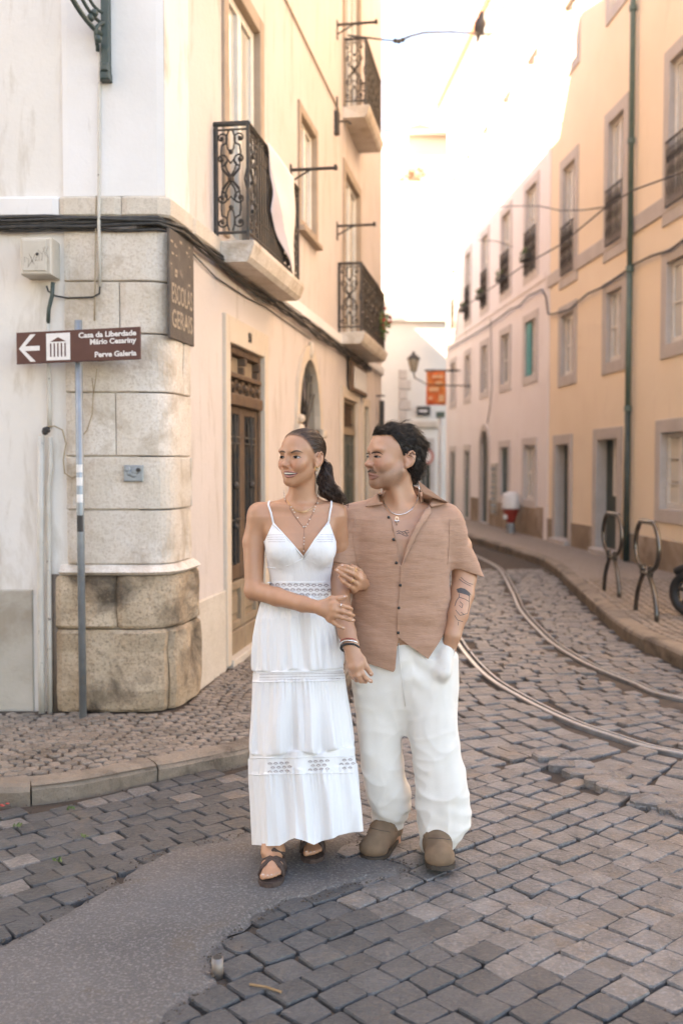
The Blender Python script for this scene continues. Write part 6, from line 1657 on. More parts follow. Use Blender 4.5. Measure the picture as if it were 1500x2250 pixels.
def strand(mb, path, w_, r0, curl, fr_, seed, t0=0.0, t1=1.0, n=26, sides=4):
    R_ = np.random.default_rng(seed); a0, rr = R_.uniform(0, 6.28), math.sqrt(R_.uniform(0.05, 1.15)); ph = R_.uniform(0, 6.28); pts = []
    for k in range(n):
        t = t0 + (t1 - t0) * k / (n - 1); f = t * (len(path) - 1); i = min(int(f), len(path) - 2); u = f - i
        q = path[i] * (1 - u) + path[i + 1] * u; ww = w_[i] * (1 - u) + w_[i + 1] * u
        a = a0 + .5 * math.sin(t * 3 + ph)
        q = q + A3((math.cos(a), math.sin(a), .35 * math.sin(a * 2 + ph))) * ww * rr + A3((math.sin(t * fr_ + ph), math.cos(t * fr_ + ph), math.cos(t * fr_ * .9 + ph))) * curl * min(1, t * 2.5)
        pts.append(Vector(q))
    mb.tube(pts, [r0 * (1 - .6 * k / n) for k in range(n)], sides, cap=False)
for k in range(210): strand(tail, trunk, wid, .0017, .0055, 20, k, 0, rnd.uniform(.75, 1.0))
ends = [pt(724, 1060, 4.01), pt(735, 1072, 4.0), pt(745, 1086, 4.0), pt(752, 1097, 4.0), pt(763, 1110, 4.0)]
for k in range(46): strand(tail, ends, [.014, .014, .013, .013, .012], .0012, .006, 17, 900 + k, 0, rnd.uniform(.8, 1.05))
tail.build('loose_locks', HAIRB, tail_o, True)
fly = MB()
for k in range(10):
    x = 712 + k * 1.5; fly.tube([pt(x, 1025 + k * 2, 4.02), pt(x + 10 + k, 1045 + k * 3, 4.0), pt(x + 14 + k, 1062 + k * 3, 4.0)], .0005, 3, cap=False)
fly.build('fly_away', HAIRB, tail_o)
# ---- earrings, necklaces, rings
er = WH.w((.073, -.004, -.040))
MB().tube([Vector(er) + Vector((.0055 * math.cos(k * .6), .002 * math.cos(k * .6) - .005, .0075 * math.sin(k * .6) - .004)) for k in range(10)], .0013, 6).build('earring', GOLD, woman, True)
er2 = WH.w((.074, -.013, -.034)); MB().tube([Vector(er2) + Vector((.004 * math.cos(k * .6), -.005, .006 * math.sin(k * .6) - .003)) for k in range(10)], .0011, 6).build('earring', GOLD, woman, True)
MB().ball(Vector(er) + Vector((0, -.008, -.022)), .003, 6, 5).build('earring_drop', PEARL, woman, True)
def beads(bv, path, r, m, parent, name, step, fb, off=.003, alt=None):
    mb = MB(); 
    for (x0, y0), (x1, y1) in zip(path, path[1:]):
        L = math.hypot(x1 - x0, y1 - y0); n = max(1, int(L / step))
        for k in range(n):
            q = onto(bv, x0 + (x1 - x0) * k / n, y0 + (y1 - y0) * k / n, off, fb); mb.ball(q, r, 6, 5)
    return mb.build(name, m, parent, True)
chain_p = [(624, 1078), (624.5, 1090), (628, 1102), (637, 1118), (648, 1135), (660, 1152), (667, 1158), (674, 1153), (682, 1138), (689, 1122), (695, 1108), (698, 1095), (696, 1086)]
nk = MB().tube([onto(WB, x, y, .002, 3.93) for x, y in chain_p], .0009, 5).build('necklace', GARNET, woman)
mb = MB()
for x, y in [(624, 1081), (624, 1087), (625, 1092), (627, 1098), (640, 1114.5), (643.5, 1120), (647, 1126), (654, 1138), (666.5, 1158.5), (671.5, 1157.5), (675, 1152.5), (680, 1142), (688, 1123.5), (690, 1119), (692, 1114), (697.5, 1107), (696, 1091)]: MB().ball(onto(WB, x, y, .003, 3.93), .0031, 7, 5).build('pearl', PEARL, nk, True)
pend = [(668.5, 1159), (668, 1180), (667.5, 1200), (667.5, 1213)]
MB().tube([onto(WB, x, y, .002, 3.9) for x, y in pend], .0008, 5).build('pendant_chain', GARNET, nk)
mb = MB()
for x, y in ((668, 1182), (668, 1189), (668, 1196), (667.5, 1210.5)): MB().ball(onto(WB, x, y, .003, 3.9), .0030, 7, 5).build('pearl', PEARL, nk, True)
gc = [(631, 1100), (637, 1110), (645, 1118), (655, 1124), (665, 1125.5), (676, 1122), (687, 1115), (694, 1106)]
MB().tube([onto(WB, x, y, .0015, 3.93) for x, y in gc], .0011, 5).build('gold_chain', GOLD, woman)
def ring_on(a, b, t, r, m, parent):
    a, b = Vector(a), Vector(b); c = a.lerp(b, t); d = (b - a).normalized(); s = d.orthogonal().normalized(); u = d.cross(s)
    MB().tube([c + (s * math.cos(k * .4488) + u * math.sin(k * .4488)) * r for k in range(14)], .0016, 6, closed=True).build('ring', m, parent, True)
ring_on(pt(733, 1327, HR - .004), pt(751, 1331, HR - .010), .92, .0098, SILVER, woman)
ring_on(pt(789, 1262, HL + .05), pt(775, 1251, HL), .85, .0098, GOLD, woman)
ring_on(pt(786, 1285, HL + .045), pt(771, 1274, HL - .004), .95, .0092, GOLD, woman)
# ---- dress: bodice
BPv, BPf = solid(w_torso(.0075), .0040, lambda P: .0022 * vnoise(P * A3((28, 28, 10))) * 1.0)
X, Y_ = px(BPv); front = BPv[:, 1] < 4.0
vl = np.interp(X, [560, 583, 601, 667, 721, 737, 760], [1192, 1188, 1147, 1224, 1144, 1190, 1194])
vb = np.full(len(X), 1195.0)
cv = np.where(front, vl, vb) - Y_
BPv, BPf = clip(BPv, BPf, cv); X, Y_ = px(BPv); BPv, BPf = clip(BPv, BPf, Y_ - 1318)
dress = link('dress', mesh_np('dress', BPv, BPf), COTTON, woman, True); s_ = dress.modifiers.new('thick', 'SOLIDIFY'); s_.thickness = .0025; s_.offset = 1
DB = bvh_of(BPv, BPf)
for pts in ([(601, 1150), (596, 1128), (590, 1110), (584, 1099)], [(721, 1147), (724, 1128), (727, 1113), (728, 1103)]):
    q = [onto(WB, x, y, .003, 3.98) for x, y in pts[:3]]
    for dy, dz in ((.02, .012), (.05, .02), (.09, .0), (.12, -.04)): h = WB.find_nearest(q[2] + Vector((0, dy, dz))); q.append(h[0] + h[1] * .003)
    MB().tube(q, .0042, 6).build('shoulder_strap', COTTON, dress, True)
# piping of the neckline, seams under the bust, openwork bands
MB().tube([onto(DB, x, y, .003, 3.9) for x, y in [(601, 1152), (612, 1163), (634, 1187), (655, 1211), (667, 1224)]] , .0034, 5).build('neckline_piping', COTTON, dress, True)
MB().tube([onto(DB, x, y, .003, 3.9) for x, y in [(721, 1149), (711, 1161), (692, 1187), (677, 1210), (667, 1224)]], .0034, 5).build('neckline_piping', COTTON, dress, True)
for seam in ([(586, 1246), (605, 1248), (630, 1243), (652, 1234), (666, 1226)], [(668, 1226), (690, 1236), (708, 1243), (724, 1246)]):
    MB().tube([onto(DB, x, y, .002, 3.9) for x, y in seam], .0022, 5).build('bust_seam', COTTON, dress, True)
def slits(bv, items, m, parent, name, fb, off=.0035):  # flat dark patches laid on the cloth, shadow of the lace holes as colour
    mb = MB()
    for (x, y, w, h, a) in items:
        c, s = math.cos(a), math.sin(a); P = [(-w, 0), (0, -h), (w, 0), (0, h)]
        V = [onto(bv, x + p * c - q * s, y + p * s + q * c, off, fb) for p, q in P]
        mb.add(V, [(0, 1, 2, 3)])
    me = bpy.data.meshes.new(name); me.from_pydata([tuple(v) for v in mb.v], [], mb.f); o = link(name, me, m, parent); o['kind'] = 'stuff'; return o
it = []
for k in range(4):
    yy = 1176 + k * 5
    for i in range(14): 
        x = 590 + i * 2.6 + k * .6
        if yy > np.interp(x, [583, 601, 667], [1180, 1147, 1222]) + 5 and x > 587: it.append((x, yy, .75, .9, 0))
        x = 733 - i * 2.6 - k * .6
        if yy > np.interp(x, [667, 721, 737], [1222, 1147, 1180]) + 5 and x < 731: it.append((x, yy, .75, .9, 0))
slits(DB, it, LACE_SHADE, dress, 'openwork_shade', 3.9)
def motif_band(bv, x0, x1, yf, step, fb, parent, sc=1.0, keep=lambda x: True, off=.0035):
    it = []; x = x0; k = 0
    while x < x1:
        for row in range(3):
            xo = x + (step / 2 if row % 2 else 0); yy = yf(xo) + (row - 1) * 10.5 * sc
            for j in range(6):
                a = math.radians(200 + j * 28); 
                if keep(xo): it.append((xo + 4.6 * sc * math.cos(a), yy + 4.4 * sc * math.sin(a) + 2, 2.0 * sc, .85 * sc, a))
            for j in (-1, 0, 1):
                if keep(xo): it.append((xo + j * 1.9 * sc, yy + 2.6 * sc, .6 * sc, 1.3 * sc, 0))
        x += step
    return slits(bv, it, LACE_SHADE, parent, 'lace_shade_marks', fb, off)
motif_band(DB, 598, 722, lambda x: 1296 + (x - 660) * .012, 13.0, 3.9, dress)
for yy in (1280, 1312): MB().tube([onto(DB, x, yy, .002, 3.9) for x in range(588, 724, 8)], .0024, 5).build('waist_seam', COTTON, dress, True)
# ---- dress: tiered skirt
ks = np.array([(1306, 591, 722), (1325, 572, 731), (1360, 564, 740), (1400, 559, 748), (1470, 556, 757), (1497, 554, 760), (1560, 551, 768), (1610, 549, 774), (1660, 547, 778), (1700, 546, 780), (1740, 548, 784), (1790, 551, 788), (1860, 557, 789)], float)
nth, nrow = 420, 210
hemx = [540, 557, 590, 615, 632, 648, 668, 690, 708, 740, 788, 800]; hemy = [1846, 1856, 1859, 1858, 1846, 1841, 1847, 1856, 1848, 1838, 1824, 1820]
th = np.linspace(0, 2 * np.pi, nth, endpoint=False); Vs = np.zeros((nrow + 1, nth, 3)); PXY = np.zeros((nrow + 1, nth, 2))
for i in range(nrow + 1):
    t = i / nrow; yn = 1306 + t * (1860 - 1306)
    xl, xr = np.interp(yn, ks[:, 0], ks[:, 1]), np.interp(yn, ks[:, 0], ks[:, 2]); cx = (xl + xr) / 2
    hx = cx + (xr - xl) / 2 * np.cos(th)
    hem = np.where(np.sin(th) > -.1, np.interp(hx, hemx, hemy), 1822.0)
    yy = 1306 + t * (hem - 1306)
    ry = np.interp(yn, [1306, 1360, 1480, 1660, 1860], [.090, .130, .150, .165, .195]); rx = (xr - xl) / 2
    tier0, tl = (1308, 167) if yn < 1475 else (1497, 165) if yn < 1662 else (1700, 160); f = np.clip((yn - tier0) / tl, 0, 1); f = f * (1 - np.clip((f - .90) / .10, 0, 1) ** 2 * (0.75 if yn < 1690 else 0))
    if 1475 <= yn < 1497 or 1662 <= yn < 1700: f = 0.0
    seed = tier0 * .013
    big = vnoise(np.stack([np.cos(th) * 2.3 + seed * .15, np.sin(th) * 2.3, np.full(nth, t * 1.3)], 1)) * np.interp(yn, [1306, 1475, 1486, 1497, 1662, 1680, 1700, 1860], [1, 1, .8, 1, 1, .8, 1, 1])
    mid = vnoise(np.stack([np.cos(th) * 5 + seed, np.sin(th) * 5, np.full(nth, t * 2.6 + seed)], 1))
    fine = vnoise(np.stack([np.cos(th) * 19 + seed, np.sin(th) * 19, np.full(nth, yn * .006)], 1))
    gat = np.exp(-((yn - tier0) / 38) ** 2) if yn >= tier0 else 0
    dsp = .050 * big * (.25 + .75 * t) + .030 * mid * f ** .6 * (.35 + 1.3 * np.clip(.5 + big, 0, 1)) + .0075 * fine * (.4 * f ** .5 + 1.0 * gat) + (-.004 if f == 0 and t > .1 else 0)
    fx = .55  # silhouettes stay, folds push mostly fore and aft
    c3 = np.array([at(x, y, WY + .02) for x, y in zip(cx + rx * np.cos(th), yy)])
    Vs[i, :, 0] = c3[:, 0] + dsp * np.cos(th) * fx; Vs[i, :, 1] = WY + .04 - (ry + dsp) * np.sin(th) ; Vs[i, :, 2] = c3[:, 2]
    depth = Vs[i, :, 1] / (WY + .02); Vs[i, :, 0] *= np.where(np.sin(th) > 0, 1 - (1 - depth) * .8, 1); Vs[i, :, 2] = CAM_H + (Vs[i, :, 2] - CAM_H) * np.where(np.sin(th) > 0, 1 - (1 - depth) * 1.0, 1)
    Vs[i, :, 2] = np.maximum(Vs[i, :, 2], .05)
SV = Vs.reshape(-1, 3); i_, j_ = np.meshgrid(np.arange(nrow), np.arange(nth), indexing='ij')
a = i_ * nth + j_; b = i_ * nth + (j_ + 1) % nth; SF = np.stack([a, b, b + nth, a + nth], -1).reshape(-1, 4)
skirt = link('skirt', mesh_np('skirt', SV, SF), COTTON, dress, True)
SB = bvh_of(SV, SF)
for yy in (1476, 1497, 1664, 1700):
    q = [onto(SB, x, yy - (x - 660) * .02, .001, 3.85) for x in np.linspace(np.interp(yy, ks[:, 0], ks[:, 1]) + 3, np.interp(yy, ks[:, 0], ks[:, 2]) - 3, 60)]
    MB().tube(q, .0020, 5).build('tier_seam', COTTON, skirt, True)
it = [(x, 1480.5 + k * 6 - (x - 660) * .02, .85, .9, 0) for k in range(3) for x in np.arange(572, 755, 2.9)]
slits(SB, it, LACE_SHADE, skirt, 'openwork_shade', 3.85, .002)
motif_band(SB, 556, 778, lambda x: 1683 - (x - 660) * .05, 12.5, 3.85, skirt, .85, keep=lambda x: (588 < x < 640) or (676 < x < 722) or x > 748, off=.002)
# ---- sandals
def sandal(ats, name):
    out = [(-.05, 0), (0, .030), (.12, .036), (.4, .032), (.65, .046), (.85, .048), (1.0, .036), (1.06, .010), (1.05, -.015), (.95, -.040), (.8, -.048), (.6, -.046), (.35, -.034), (.1, -.036), (0, -.030)]
    mb = MB(); n = len(out); f = .235
    for z in (-.028, -.004):
        for a, o in out: mb.v.append(Vector(ats(a, o, z)))
    mb.f = [list(range(n))[::-1], [n + i for i in range(n)]] + [[i, (i + 1) % n, n + (i + 1) % n, n + i] for i in range(n)]
    sd_ = mb.build(name, SANDAL, woman)
    for s in (-1, 1):
        for off in (-.016, 0, .016):
            pts = [ats(.50 + off * 3, s * .047, -.002), ats(.53 + off * 3, s * .040, .030), ats(.60 + off * 2.4, s * .012, .050), ats(.66 + off * 2.2, -s * .016, .046), ats(.72 + off * 2.2, -s * .038, .028), ats(.74 + off * 2.2, -s * .047, -.002)]
            MB().tube([Vector(p) for p in pts], .0078, 7).build('braided_strap', SANDAL, sd_, True)
    for off in (-.010, .010):
        pts = [ats(.30, .036, .0), ats(.34 + off, .036, .045), ats(.44 + off, .0, .070), ats(.34 + off, -.036, .045), ats(.30, -.036, .0)]
        MB().tube([Vector(p) for p in pts], .0065, 7).build('braided_strap', SANDAL, sd_, True)
sandal(wfR_at, 'sandal'); sandal(wfL_at, 'sandal')
nl = MB()
for ats in (wfR_at, wfL_at):
    for o, f, r in ((.026, 1.0, .0125), (.008, 1.0, .0095), (-.006, .97, .009)): nl.ball(Vector(ats(f - .01, o, .014 + r * .75)), (r * .55, r * .6, r * .25), 6, 4)
for p, q in ((pt(765, 1335, HR + .004), pt(772, 1338, HR + .02)),): pass
nl.build('toenails', NAIL, woman, True)
for x, y in ((757, 1310.5), (774.5, 1362.5), (753.5, 1379), (741, 1252), (752, 1242)):
    V = [onto(WB, *p, .0006, 3.78) for p in ellipse(x, y, 2.6, 1.6, 10)]; link('fingernail', mesh_np('fingernail', [tuple(v) for v in V], [tuple(range(10))]), NAIL, woman)
# ================================================================ man in the tan shirt
SKIN_M = SKIN_F
SHIRT = mat('crinkled_tan_cotton', (0.41, 0.228, 0.152), 0.9, (0.375, 0.205, 0.133), 30, bump=0.0030, bs=50, bdet=3, bstretch=(0.5, 0.5, 2.6), sheen=0.1)
LINEN = mat('cream_linen', (0.72, 0.675, 0.62), 0.9, (0.68, 0.63, 0.575), 9, bump=0.0007, bs=200, sheen=0.1)
BUTTON = mat('dark_button', (0.02, 0.016, 0.014), 0.3)
SUEDE = mat('brown_suede', (0.215, 0.135, 0.082), 0.95, (0.155, 0.096, 0.057), 18, bump=0.001, bs=200)
SOLE = mat('dark_sole', (0.05, 0.036, 0.026), 0.8)
INK = mat('tattoo_ink', (0.075, 0.062, 0.058), 0.6)
MY = 4.10
MH = Head(pt(864, 1004, 4.10), math.radians(64), math.radians(2), math.radians(-1), 1.13)
mt_rows = [(1120, 800, 960, 4.13, .08), (1140, 768, 1000, 4.12, .105), (1180, 778, 984, 4.11, .122), (1240, 784, 980, 4.11, .128), (1300, 784, 978, 4.11, .128), (1350, 784, 976, 4.11, .130), (1400, 784, 978, 4.11, .132), (1460, 790, 982, 4.12, .110)]
def m_torso(infl=0.0): return [loft(sil(mt_rows, MY), infl=infl, ex=2.35)]
m_sr, m_sl = pt(779, 1148, 4.12), pt(976, 1154, 4.13)
mp_ = m_torso(-.004)
mp_ += [cone(pt(876, 1125, 4.14), pt(872, 1050, 4.115), .066, .061, .02), cone(pt(868, 1110, 4.15), m_sr, .046, .044, .05), cone(pt(885, 1108, 4.15), m_sl, .046, .044, .05)]
mp_ += [ell(pt(850, 1165, 4.045), (.055, .03, .045), None, .04), ell(pt(910, 1165, 4.05), (.055, .03, .045), None, .04)]
mp_ += [cone(pt(868, 1122, 4.075), pt(800, 1122, 4.10), .011, .009, .03), cone(pt(890, 1120, 4.075), pt(960, 1120, 4.11), .011, .009, .03), cone(pt(858, 1050, 4.05), pt(880, 1118, 4.065), .014, .012, .04)]
mp_ += chain([m_sr, pt(755, 1200, 4.09), pt(743, 1290, 4.04), pt(744, 1315, 4.02)], [.052, .048, .044, .042], .03)
mp_ += chain([pt(744, 1315, 4.02), pt(750, 1345, 3.965), pt(762, 1390, 3.90), pt(770, 1414, 3.865)], [.042, .042, .035, .0305], .02)
MHx = 3.845
mp_ += hand(pt(771, 1418, 3.862), [pt(790, 1459, MHx - .01), pt(782, 1464, MHx - .016), pt(775, 1466, MHx - .006), pt(769, 1464, MHx + .008)],
            [[pt(796, 1480, MHx - .016), pt(803, 1490, MHx - .010), pt(815, 1497, MHx)], [pt(786, 1485, MHx - .022), pt(792, 1496, MHx - .008), pt(803, 1498, MHx + .012)],
             [pt(778, 1484, MHx - .008), pt(783, 1494, MHx + .008), pt(793, 1495, MHx + .025)], [pt(772, 1480, MHx + .010), pt(777, 1489, MHx + .02), pt(786, 1490, MHx + .034)]],
            [pt(781, 1432, 3.852), pt(796, 1448, 3.842), pt(804, 1465, 3.842), pt(815, 1481, 3.85)], r=.0098, palm=.0165)
mp_ += chain([m_sl, pt(1008, 1200, 4.14), pt(1020, 1268, 4.15)], [.050, .050, .047], .03)
mp_ += chain([pt(1019, 1270, 4.15), pt(1014, 1305, 4.11), pt(1005, 1350, 4.05), pt(994, 1395, 4.02), pt(985, 1425, 4.03)], [.049, .050, .042, .033, .030], .02)
mp_ += chain([pt(838, 1450, 4.13), pt(840, 1640, 4.14), pt(858, 1845, 4.19)], [.075, .055, .035], .04) + chain([pt(940, 1450, 4.12), pt(950, 1640, 4.06), pt(962, 1862, 4.05)], [.075, .055, .035], .04)
mp_ += [loft(sil([(1400, 790, 975, 4.12, .09), (1530, 800, 980, 4.12, .08)], MY), k=.04)]
mp_ += head_prims(MH, 'm')
def shoe_at(h, dirv, L, pitch):
    d = A3(dirv) / np.linalg.norm(dirv); s = A3((d[1], -d[0], 0)); h = A3(h); cp, sp2 = math.cos(pitch), math.sin(pitch)
    return lambda f, o, z: h + d * (f * L * cp - z * sp2) + s * o + A3((0, 0, f * L * sp2 + z * cp))
sR = shoe_at((.222, 4.235, 0.002), (-.38, -1, 0), .285, 0.0)
sL = shoe_at((.383, 4.095, 0.004), (.05, -1, 0), .29, math.radians(5))
for s_ in (sR, sL): mp_ += [ell(s_(.14, 0, .055), (.034, .038, .04), None, .02), cone(s_(.2, 0, .06), s_(.75, 0, .04), .034, .026, .02)]
mp_ += [cone(pt(858, 1845, 4.19), sR(.2, 0, .07), .036, .036, .03), cone(pt(962, 1862, 4.05), sL(.2, 0, .07), .036, .036, .03)]
MP, MF = solid(mp_, .0031, smooth=1)
man = link('person', mesh_np('person', MP, MF, skin_col(MP, (.47, .243, .150), MH, (.37, .15, .125), (.50, .19, .125), 'm')), SKIN_M, None, True)
tag(man, 'dark-haired person in a tan short-sleeved shirt and cream trousers, one hand in pocket', 'person')
KB = bvh_of(MP, MF)
# ---- face
eye(KB, man, [(821.2, 1003.4), (824, 1001.4), (828.5, 1001.0), (832.5, 1002.2), (836.8, 1004.2)], [(821.2, 1003.4), (824, 1005.2), (828.5, 1005.7), (832.5, 1005.4), (836.8, 1004.2)], (826.2, 1003.2), (3.4, 2.5), 4.0)
eye(KB, man, [(805.6, 1003.6), (807, 1001.9), (808.5, 1001.6), (810, 1002.4), (811.4, 1004)], [(805.6, 1003.6), (807, 1005), (808.5, 1005.4), (810, 1005.2), (811.4, 1004)], (807.8, 1003.4), (1.7, 2.0), 4.0)
patch_obj('eyebrow', KB, [(815.5, 994.6), (820, 992.4), (828, 991.4), (835, 993.8), (841, 999)], [(816, 997.4), (821, 995.6), (828, 994.6), (835, 996.0), (840.5, 999.8)], 12, 4, .001, 4.0, BROW, man)
patch_obj('eyebrow', KB, [(804.5, 996), (806.5, 994.6), (808.5, 994.6), (811, 996.4)], [(805, 998.6), (806.5, 997.6), (808.5, 997.8), (810.5, 998.6)], 8, 3, .001, 4.0, BROW, man)
mu = MB(); MU = np.random.default_rng(4)
for k in range(100):
    x = MU.uniform(-.030, .030); q = MH.w((x, .096 - 20 * x * x, -.0530 - 5 * x * x + MU.uniform(-.0045, .0035)))
    h = KB.find_nearest(Vector(q)); d_ = Vector(MH.R @ A3((np.sign(x) * .5 + MU.normal() * .2, .15, -1))).normalized(); n_ = h[1]
    if h[0] is None: continue
    mu.tube([h[0], h[0] + d_ * .0018 + n_ * .0006, h[0] + d_ * .0038 + n_ * .0007], [.0004, .0004, .0002], 3, cap=False)
mu.build('moustache', HAIRK, man)
MU_T, MU_B = zp([(285, 972), (330, 972), (400, 996), (474, 1014)], 770, 910), zp([(300, 1018), (350, 1026), (420, 1024), (478, 1018)], 770, 910)
ML_B = zp([(325, 1075), (350, 1088), (400, 1072), (478, 1020)], 770, 910); lip_line = zp([(300, 1020), (350, 1029), (420, 1027), (480, 1019)], 770, 910)
patch_obj('upper_lip', KB, MU_T, MU_B, 14, 5, lipb(.0035), 4.0, LIPM, man); patch_obj('lower_lip', KB, lip_line, ML_B, 14, 6, lipb(.0040), 4.0, LIPM, man)
# ---- hair: short wavy locks
rr_ = rng
capP = [MH.e((0, -.020, .034), (.0765, .1005, .0845)), MH.e((0, .030, .058), (.058, .050, .040), .03), MH.e((0, -.072, -.030), (.058, .038, .055), .03)]
cv_, cf_ = solid(capP, .0034, lambda P: .0035 * vnoise(P * 70) + .004 * vnoise(P * 32))
def m_hairline(P):
    L = MH.loc(P); phi = np.degrees(np.arctan2(np.abs(L[:, 0]), L[:, 1] + .012))
    return np.interp(phi, [0, 18, 34, 46, 56, 66, 76, 84, 92, 100, 108, 118, 150, 180], [.074, .076, .078, .076, .062, .046, .020, -.006, -.012, .026, .010, -.060, -.080, -.082]) - L[:, 2]
cv_, cf_ = clip(cv_, cf_, m_hairline(cv_) + .002 * vnoise(cv_ * 90))
mhair = link('hair', mesh_np('hair', cv_, cf_, np.tile(A3((.016, .011, .009)), (len(cv_), 1))), HAIRV, man, True)
CB = bvh_of(cv_, cf_); lk = MB()
for k in rng.choice(len(cv_), min(len(cv_), 3400), replace=False):
    p = Vector(cv_[k]); h = CB.find_nearest(p); n_ = h[1]; Lc = MH.loc(np.array([cv_[k]]))[0]
    if n_.dot(p - Vector(MH.w((0, -.015, .02)))) < 0: n_ = -n_
    fl_ = A3((Lc[0] * 4, -1.0 + (.9 if Lc[1] > .05 else 0), -1.3 if Lc[2] < .04 else -.1)); fl_ = A3((.5, -.7, .5)) if (Lc[1] > .03 and Lc[2] > .055) else fl_; fl_ = Vector(MH.R @ fl_); fl_ = (fl_ - n_ * fl_.dot(n_)).normalized(); sd2 = n_.cross(fl_)
    nz_ = vnoise(np.array([cv_[k] * 34, cv_[k] * 21 + 9, cv_[k] * 50 + 3])); R_ = .006 + .004 * nz_[2]; ph = 5 * nz_[0] + rnd.uniform(-.5, .5); Ln = rnd.uniform(.026, .052); tw = 5.5 + 2.5 * nz_[1] + rnd.uniform(-.6, .6); pts = []
    back = max(0, -Lc[1] - .04) * 5 + (0.4 if Lc[2] > .08 else 0); tilt = 1.1 * nz_[1] + rnd.uniform(-.15, .15); lift = .003 + .003 * nz_[0]
    for j in range(9):
        t = j / 8; q = p + (fl_ + sd2 * tilt * t).normalized() * Ln * t + n_ * (.0003 + lift * math.sin(math.pi * min(1, t * 1.1)) + .0035 * back * t) + (sd2 * math.cos(ph + tw * t) + n_ * .5 * math.sin(ph + tw * t)) * R_ * t ** .7
        pts.append(q)
    lk.tube(pts, [.0010 * (1 - .5 * j / 8) for j in range(9)], 3, cap=False)
lk.build('locks', HAIRK, mhair, True)
# ---- shirt
def m_sleeve(a, b, ra, rb, cutn): return cone(a, b, ra, rb, .045, 'u', (b, cutn))
mt_sh = [(1108, 826, 935, 4.15, .075), (1124, 795, 970, 4.135, .098), (1140, 772, 990, 4.12, .120), (1180, 772, 992, 4.11, .138), (1240, 778, 988, 4.11, .145), (1300, 774, 988, 4.11, .148), (1350, 772, 984, 4.11, .150), (1400, 773, 988, 4.11, .152), (1500, 770, 996, 4.12, .158)]
def unit(v): v = A3(v); return v / np.linalg.norm(v)
slA, slB = pt(777, 1144, 4.12), pt(750, 1243, 4.06); srA, srB = pt(981, 1149, 4.13), pt(1018, 1252, 4.15)
sh_ = [loft(sil(mt_sh, MY), ex=2.4), cone(pt(868, 1108, 4.155), slA, .062, .064, .05), cone(pt(890, 1106, 4.155), srA, .064, .062, .05),
       m_sleeve(slA, slB + (slB - slA) * .12, .066, .050, unit(slB - slA)), m_sleeve(srA, srB + (srB - srA) * .12, .070, .067, unit(srB - srA + A3((.012, 0, -.03))))]
for q, nn in ((sh_[3], unit(slB - slA)), (sh_[4], unit(srB - srA + A3((.024, 0, -.0))))): pass
sh_[3] = cone(slA, slB + (slB - slA) * .35, .066, .047, .045, 'u', (slB, unit(slB - slA))); sh_[4] = cone(srA, srB + (srB - srA) * .35, .066, .066, .045, 'u', (srB, unit(A3((-.30, 0, -1)))))
def sh_disp(P):
    z = P[:, 2]; low = np.clip((1.25 - z) / .25, 0, 1)
    w_ = .007 * vnoise(P * A3((6, 6, 13))) + .011 * low * vnoise(np.stack([P[:, 0] * 5 + P[:, 2] * 9, P[:, 1] * 5, P[:, 2] * 7 - P[:, 0] * 6], 1)) + .0022 * vnoise(P * A3((14, 14, 60)))
    return np.maximum(w_, -.004)
SPv, SPf = solid(sh_, .0042, sh_disp)
X, Y_ = px(SPv); fr_t = SPv[:, 1] < 4.14
openL = np.interp(Y_, [1060, 1108, 1138, 1160, 1185, 1215, 1245, 1250], [815, 838, 859, 864, 868, 873, 880, 880]); openR = np.interp(Y_, [1060, 1105, 1125, 1160, 1190, 1245, 1250], [955, 946, 930, 909, 895, 880.5, 880])
cv = np.where(fr_t & (Y_ < 1246), np.minimum(X - openL, openR - X) , -5.0)
SPv, SPf = clip(SPv, SPf, cv)
X, Y_ = px(SPv)
hem = np.interp(X, [700, 772, 800, 864, 868, 873, 876, 940, 962, 985, 1000], [1446, 1446, 1455, 1477, 1470, 1404, 1402, 1448, 1415, 1376, 1372]); bk_ = SPv[:, 1] > 4.14
SPv, SPf = clip(SPv, SPf, np.where(bk_, Y_ - 1440, Y_ - hem))
top_ = at(880, 1096, 4.16).z
SPv, SPf = clip(SPv, SPf, np.where(np.hypot(SPv[:, 0] - pt(880, 1100, 4.14)[0], (SPv[:, 1] - 4.14)) < .085, SPv[:, 2] - top_, -1.0))
shirt = link('shirt', mesh_np('shirt', SPv, SPf), SHIRT, man, True); s_ = shirt.modifiers.new('thick', 'SOLIDIFY'); s_.thickness = .003; s_.offset = -1
HBV = bvh_of(SPv, SPf)
# placket, seams, hems
def seam(pts, r, name, par=shirt, bv=HBV, fb=4.0, m=SHIRT, off=.0015): return MB().tube([q for q in (onto(bv, x, y, off, fb) for x, y in pts) if q is not None], r, 5).build(name, m, par, True)
patch_obj('placket', HBV, [(881, 1246), (878, 1290), (874, 1340), (872, 1398)], [(889, 1246), (887, 1290), (883, 1340), (881, 1404)], 30, 3, .0035, 4.0, SHIRT, shirt)
seam([(780, 1140), (776, 1165), (777, 1195), (784, 1228), (790, 1250)], .0011, 'armhole_seam'); seam([(988, 1140), (986, 1170), (985, 1205), (982, 1240)], .0011, 'armhole_seam')
seam([(859, 1140), (864, 1162), (868, 1187), (874, 1218), (880, 1245)], .0030, 'front_edge')
